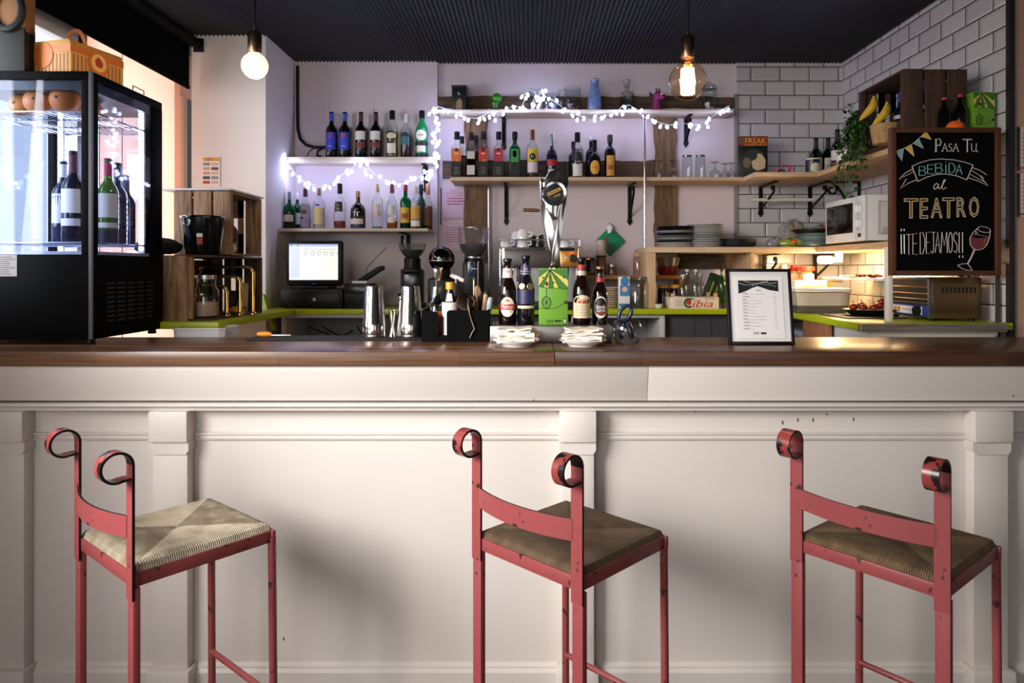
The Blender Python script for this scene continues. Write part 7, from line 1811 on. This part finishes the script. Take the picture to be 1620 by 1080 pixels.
m = MB(CHROME); m.lathe([(.045, 0), (.045, .006), (.02, .018), (.018, tp(0, 424)[1])], (.0, 0, 0), 24); m.build('column', t)
bxz = tp(877, 307)
Mb = Matrix.Translation((bxz[0], -.026, bxz[1])) @ Matrix.Rotation(R_(90), 4, 'X')
m = MB(CHROME); m.lathe([(.050, 0), (.051, .010), (.046, .015), (.036, .013), (.036, .006), (0, .006)], seg=36, M=Mb); m.build('badge_ring', hd)
m = MB(mat('121013', .25)); m.lathe([(.036, .007), (.034, .012), (0, .014)], seg=32, M=Mb)
Mt = front(bxz[0], -.0405, bxz[1]) @ Matrix.Rotation(R_(25), 4, 'Z')
m.use(mat('d0a24a', .35, .6)); m.add([(-.028, .000, .001), (.028, .000, .001), (.028, .012, .001), (-.028, .012, .001)], [(0, 1, 2, 3)], Mt)
m.text('1900', .01, Mt @ Matrix.Translation((.004, -.013, .001)), fit=(.026, .010)); m.use(C('1a1412')); m.add([(-.024, .004, .0016), (.024, .004, .0016), (.024, .008, .0016), (-.024, .008, .0016)], [(0, 1, 2, 3)], Mt); m.build('badge', hd)
m = MB(mat('161214', .3)); m.prism([tp(876, 268), tp(897, 255), tp(899, 292), tp(894, 305), tp(889, 282), tp(882, 268)], 'y', -.02, .018, .005); m.build('black_fin', t)
m = MB(mat('6a4a38', .3, .4)); a_ = tp(854, 333); b_ = tp(830, 332); m.tube([(a_[0], 0, a_[1]), ((a_[0] + b_[0]) / 2, 0, (a_[1] + b_[1]) / 2), (b_[0], 0, b_[1])], [.006, .008, .006], 10); m.sph((b_[0], 0, b_[1]), .0085, 10, 8); m.build('side_lever', t)
# napkins on plates
def napkin_plate(px, Y, lab1, lab2, seed):
    t = thing('small_plate', lab1, 'plate', on_bar(px, Y), 0, 'small white plates on the bar')
    m = MB(CERAMIC); m.lathe([(0, 0), (.052, 0), (.054, .003), (.06, .008), (.086, .020), (.088, .023), (.084, .023), (.055, .010), (0, .008)], seg=44); m.build('plate', t)
    rnd = random.Random(seed)
    t = thing('napkin_stack', lab2, 'napkins', (X(px, Y), Y, BT + .011), 0, 'folded paper napkins on the bar')
    for k in range(9):
        m = MB(mat('dfd2c4', .8)); M_ = Matrix.Translation((rnd.uniform(-.006, .006), rnd.uniform(-.006, .006), .004 + k * .0055)) @ Matrix.Rotation(R_(rnd.uniform(-16, 16)), 4, 'Z') @ Matrix.Rotation(R_(rnd.uniform(-3, 3)), 4, 'Y')
        n = 8; ve, fa = [], []; w_ = .072 if k < 6 else .062
        for i in range(n + 1):
            for j in range(3):
                x = -w_ + 2 * w_ * i / n; y = -.055 + .055 * j
                ve.append((x + rnd.uniform(-.003, .003), y, .002 * math.sin(i * 1.7 + k) + .0015 * rnd.random()))
        for i in range(n):
            for j in range(2): a = i * 3 + j; fa.append((a, a + 3, a + 4, a + 1))
        nv = len(ve); ve += [(x, y * .97, z + .0056) for x, y, z in ve]; fa += [tuple(v + nv for v in reversed(f)) for f in fa[:]]
        rim = [i * 3 for i in range(n + 1)] + [n * 3 + 1] + [i * 3 + 2 for i in range(n, -1, -1)] + [1]
        fa += [(rim[i], rim[(i + 1) % len(rim)], rim[(i + 1) % len(rim)] + nv, rim[i] + nv) for i in range(len(rim))]
        m.add(ve, fa, M_); m.build('napkin', t)
napkin_plate(817, 2.50, 'small white plate under napkins, in front of the leftmost beer bottles', 'folded paper napkins on the plate in front of the leftmost beer bottles', 1)
napkin_plate(922, 2.50, 'small white plate under napkins, in front of the bottle lettered 1906', 'folded paper napkins on the plate in front of the bottle lettered 1906', 2)
# jar of openers
t = thing('glass_jar', 'round clear glass jar holding a blue-handled opener, on the bar', 'jar', on_bar(992, 2.60))
m = MB(glass('eceae8', .03, .05)); m.lathe([(0, .004), (.038, 0), (.046, .006), (.057, .035), (.058, .055), (.050, .080), (.044, .088), (.046, .091), (.042, .091)], seg=36); m.build('glass_body', t)
t = thing('bottle_opener', 'dark blue ring-handled opener standing in the glass jar', 'opener', (X(992, 2.60), 2.60, BT + .006))
m = MB(mat('1b1f38', .35)); m.tube([(-.008 + .022 * math.cos(R_(a)) + .010 * math.sin(R_(a)), -.004, .105 + .030 * math.sin(R_(a)) ) for a in range(0, 360, 18)], .0075, 10, closed=True); m.build('ring_handle', t)
m = MB(mat('2a2c3e', .3)); m.tube([(.002, -.002, .075), (.010, 0, .045), (.02, .006, .012)], [.008, .014, .010], 10); m.tube([(-.012, 0, .07), (-.022, .004, .03), (-.02, .006, .008)], [.006, .010, .007], 8); m.build('shaft', t)
# framed menu
t = thing('framed_menu', 'black framed white drinks menu standing on the bar, tilted back', 'menu', (X(1205, 2.53), 2.53, BT + .001))
tilt = Matrix.Rotation(R_(-9), 4, 'X')
fw, fh = LN(104, 2.53) / 2, LN(121, 2.53)
m = MB(mat('0a0a0b', .35)); [m.box(s * fw - (.011 if s > 0 else 0), s * fw + (.011 if s < 0 else 0), -.006, .010, 0, fh, .0015, tilt) for s in (-1, 1)]
[m.box(-fw + .011, fw - .011, -.006, .010, z0_, z0_ + .011, .0015, tilt) for z0_ in (0, fh - .011)]
m.box(-fw + .004, fw - .004, .004, .0095, .004, fh - .004, 0, tilt); m.build('frame', t)
m = MB(mat('d9d4d4', .45)); m.box(-fw + .010, fw - .010, 0.0, .004, .010, fh - .010, 0, tilt); mn = m.build('mount', t)
def mpx(px, py): return ((px - 1205) / F * 2.53, (544 - py) / F * 2.53 * 1.012)
m = MB(mat('e3dede', .5)); x0_, z0_ = mpx(1166, 534); x1_, z1_ = mpx(1243, 436); m.box(x0_, x1_, -.0012, .001, z0_, z1_, 0, tilt)
m.use(mat('17161a', .5)); q1 = [mpx(1172, 443), mpx(1236, 443), mpx(1236, 460.5), mpx(1222, 458.5), mpx(1203, 452), mpx(1194, 455), mpx(1184, 460), mpx(1172, 464)]; m.prism(q1, 'y', -.002, -.001, 0, tilt)
m.use(PAPER)
for pts in ([(1173, 447), (1182, 450), (1195, 450), (1210, 446), (1222, 444)], [(1182, 444), (1192, 447), (1205, 448), (1220, 450), (1235, 453)], [(1195, 451), (1206, 447), (1216, 446), (1226, 448), (1235, 446)]):
    P_ = [mpx(*p) for p in pts]
    for a, b_ in zip(P_, P_[1:]):
        for f in (0, .25, .5, .75): m.box(a[0] + (b_[0] - a[0]) * f - .0012, a[0] + (b_[0] - a[0]) * f + .0012, -.0028, -.0018, a[1] + (b_[1] - a[1]) * f - .0010, a[1] + (b_[1] - a[1]) * f + .0010, 0, tilt)
m.use(C('8f8a8c'))
m.box(*[mpx(1200, 0)[0], mpx(1208, 0)[0]], -.002, -.001, mpx(0, 459.5)[1], mpx(0, 458)[1], 0, tilt)
for k in range(12):
    py = 463.5 + k * 5.05; xa = mpx(1178, 0)[0]; wd = random.uniform(.035, .088)
    zc_ = mpx(0, py)[1]
    m.box(xa, xa + random.uniform(.014, .028), -.002, -.001, zc_ - .0006, zc_ + .0018, 0, tilt); m.box(xa, xa + wd, -.002, -.001, zc_ - .0034, zc_ - .0024, 0, tilt)
    xr = mpx(1228, 0)[0]; m.box(xr, xr + .0075, -.002, -.001, zc_ - .0006, zc_ + .0012, 0, tilt)
m.use(C('141416')); m.text('OFF', .01, tilt @ front(mpx(1197, 0)[0], -.002, mpx(0, 526.5)[1]), fit=(.022, .0085)); xa = mpx(1204.5, 0)[0]; m.box(xa, xa + .020, -.002, -.001, mpx(0, 528)[1], mpx(0, 525)[1], 0, tilt)
m.build('menu_sheet', mn)
m = MB(mat('0a0a0b', .5)); m.prism([(.046, fh * .75), (.054, fh * .77), (.128, .003), (.115, .0)], 'x', -.02, .02); m.build('easel_back', t)
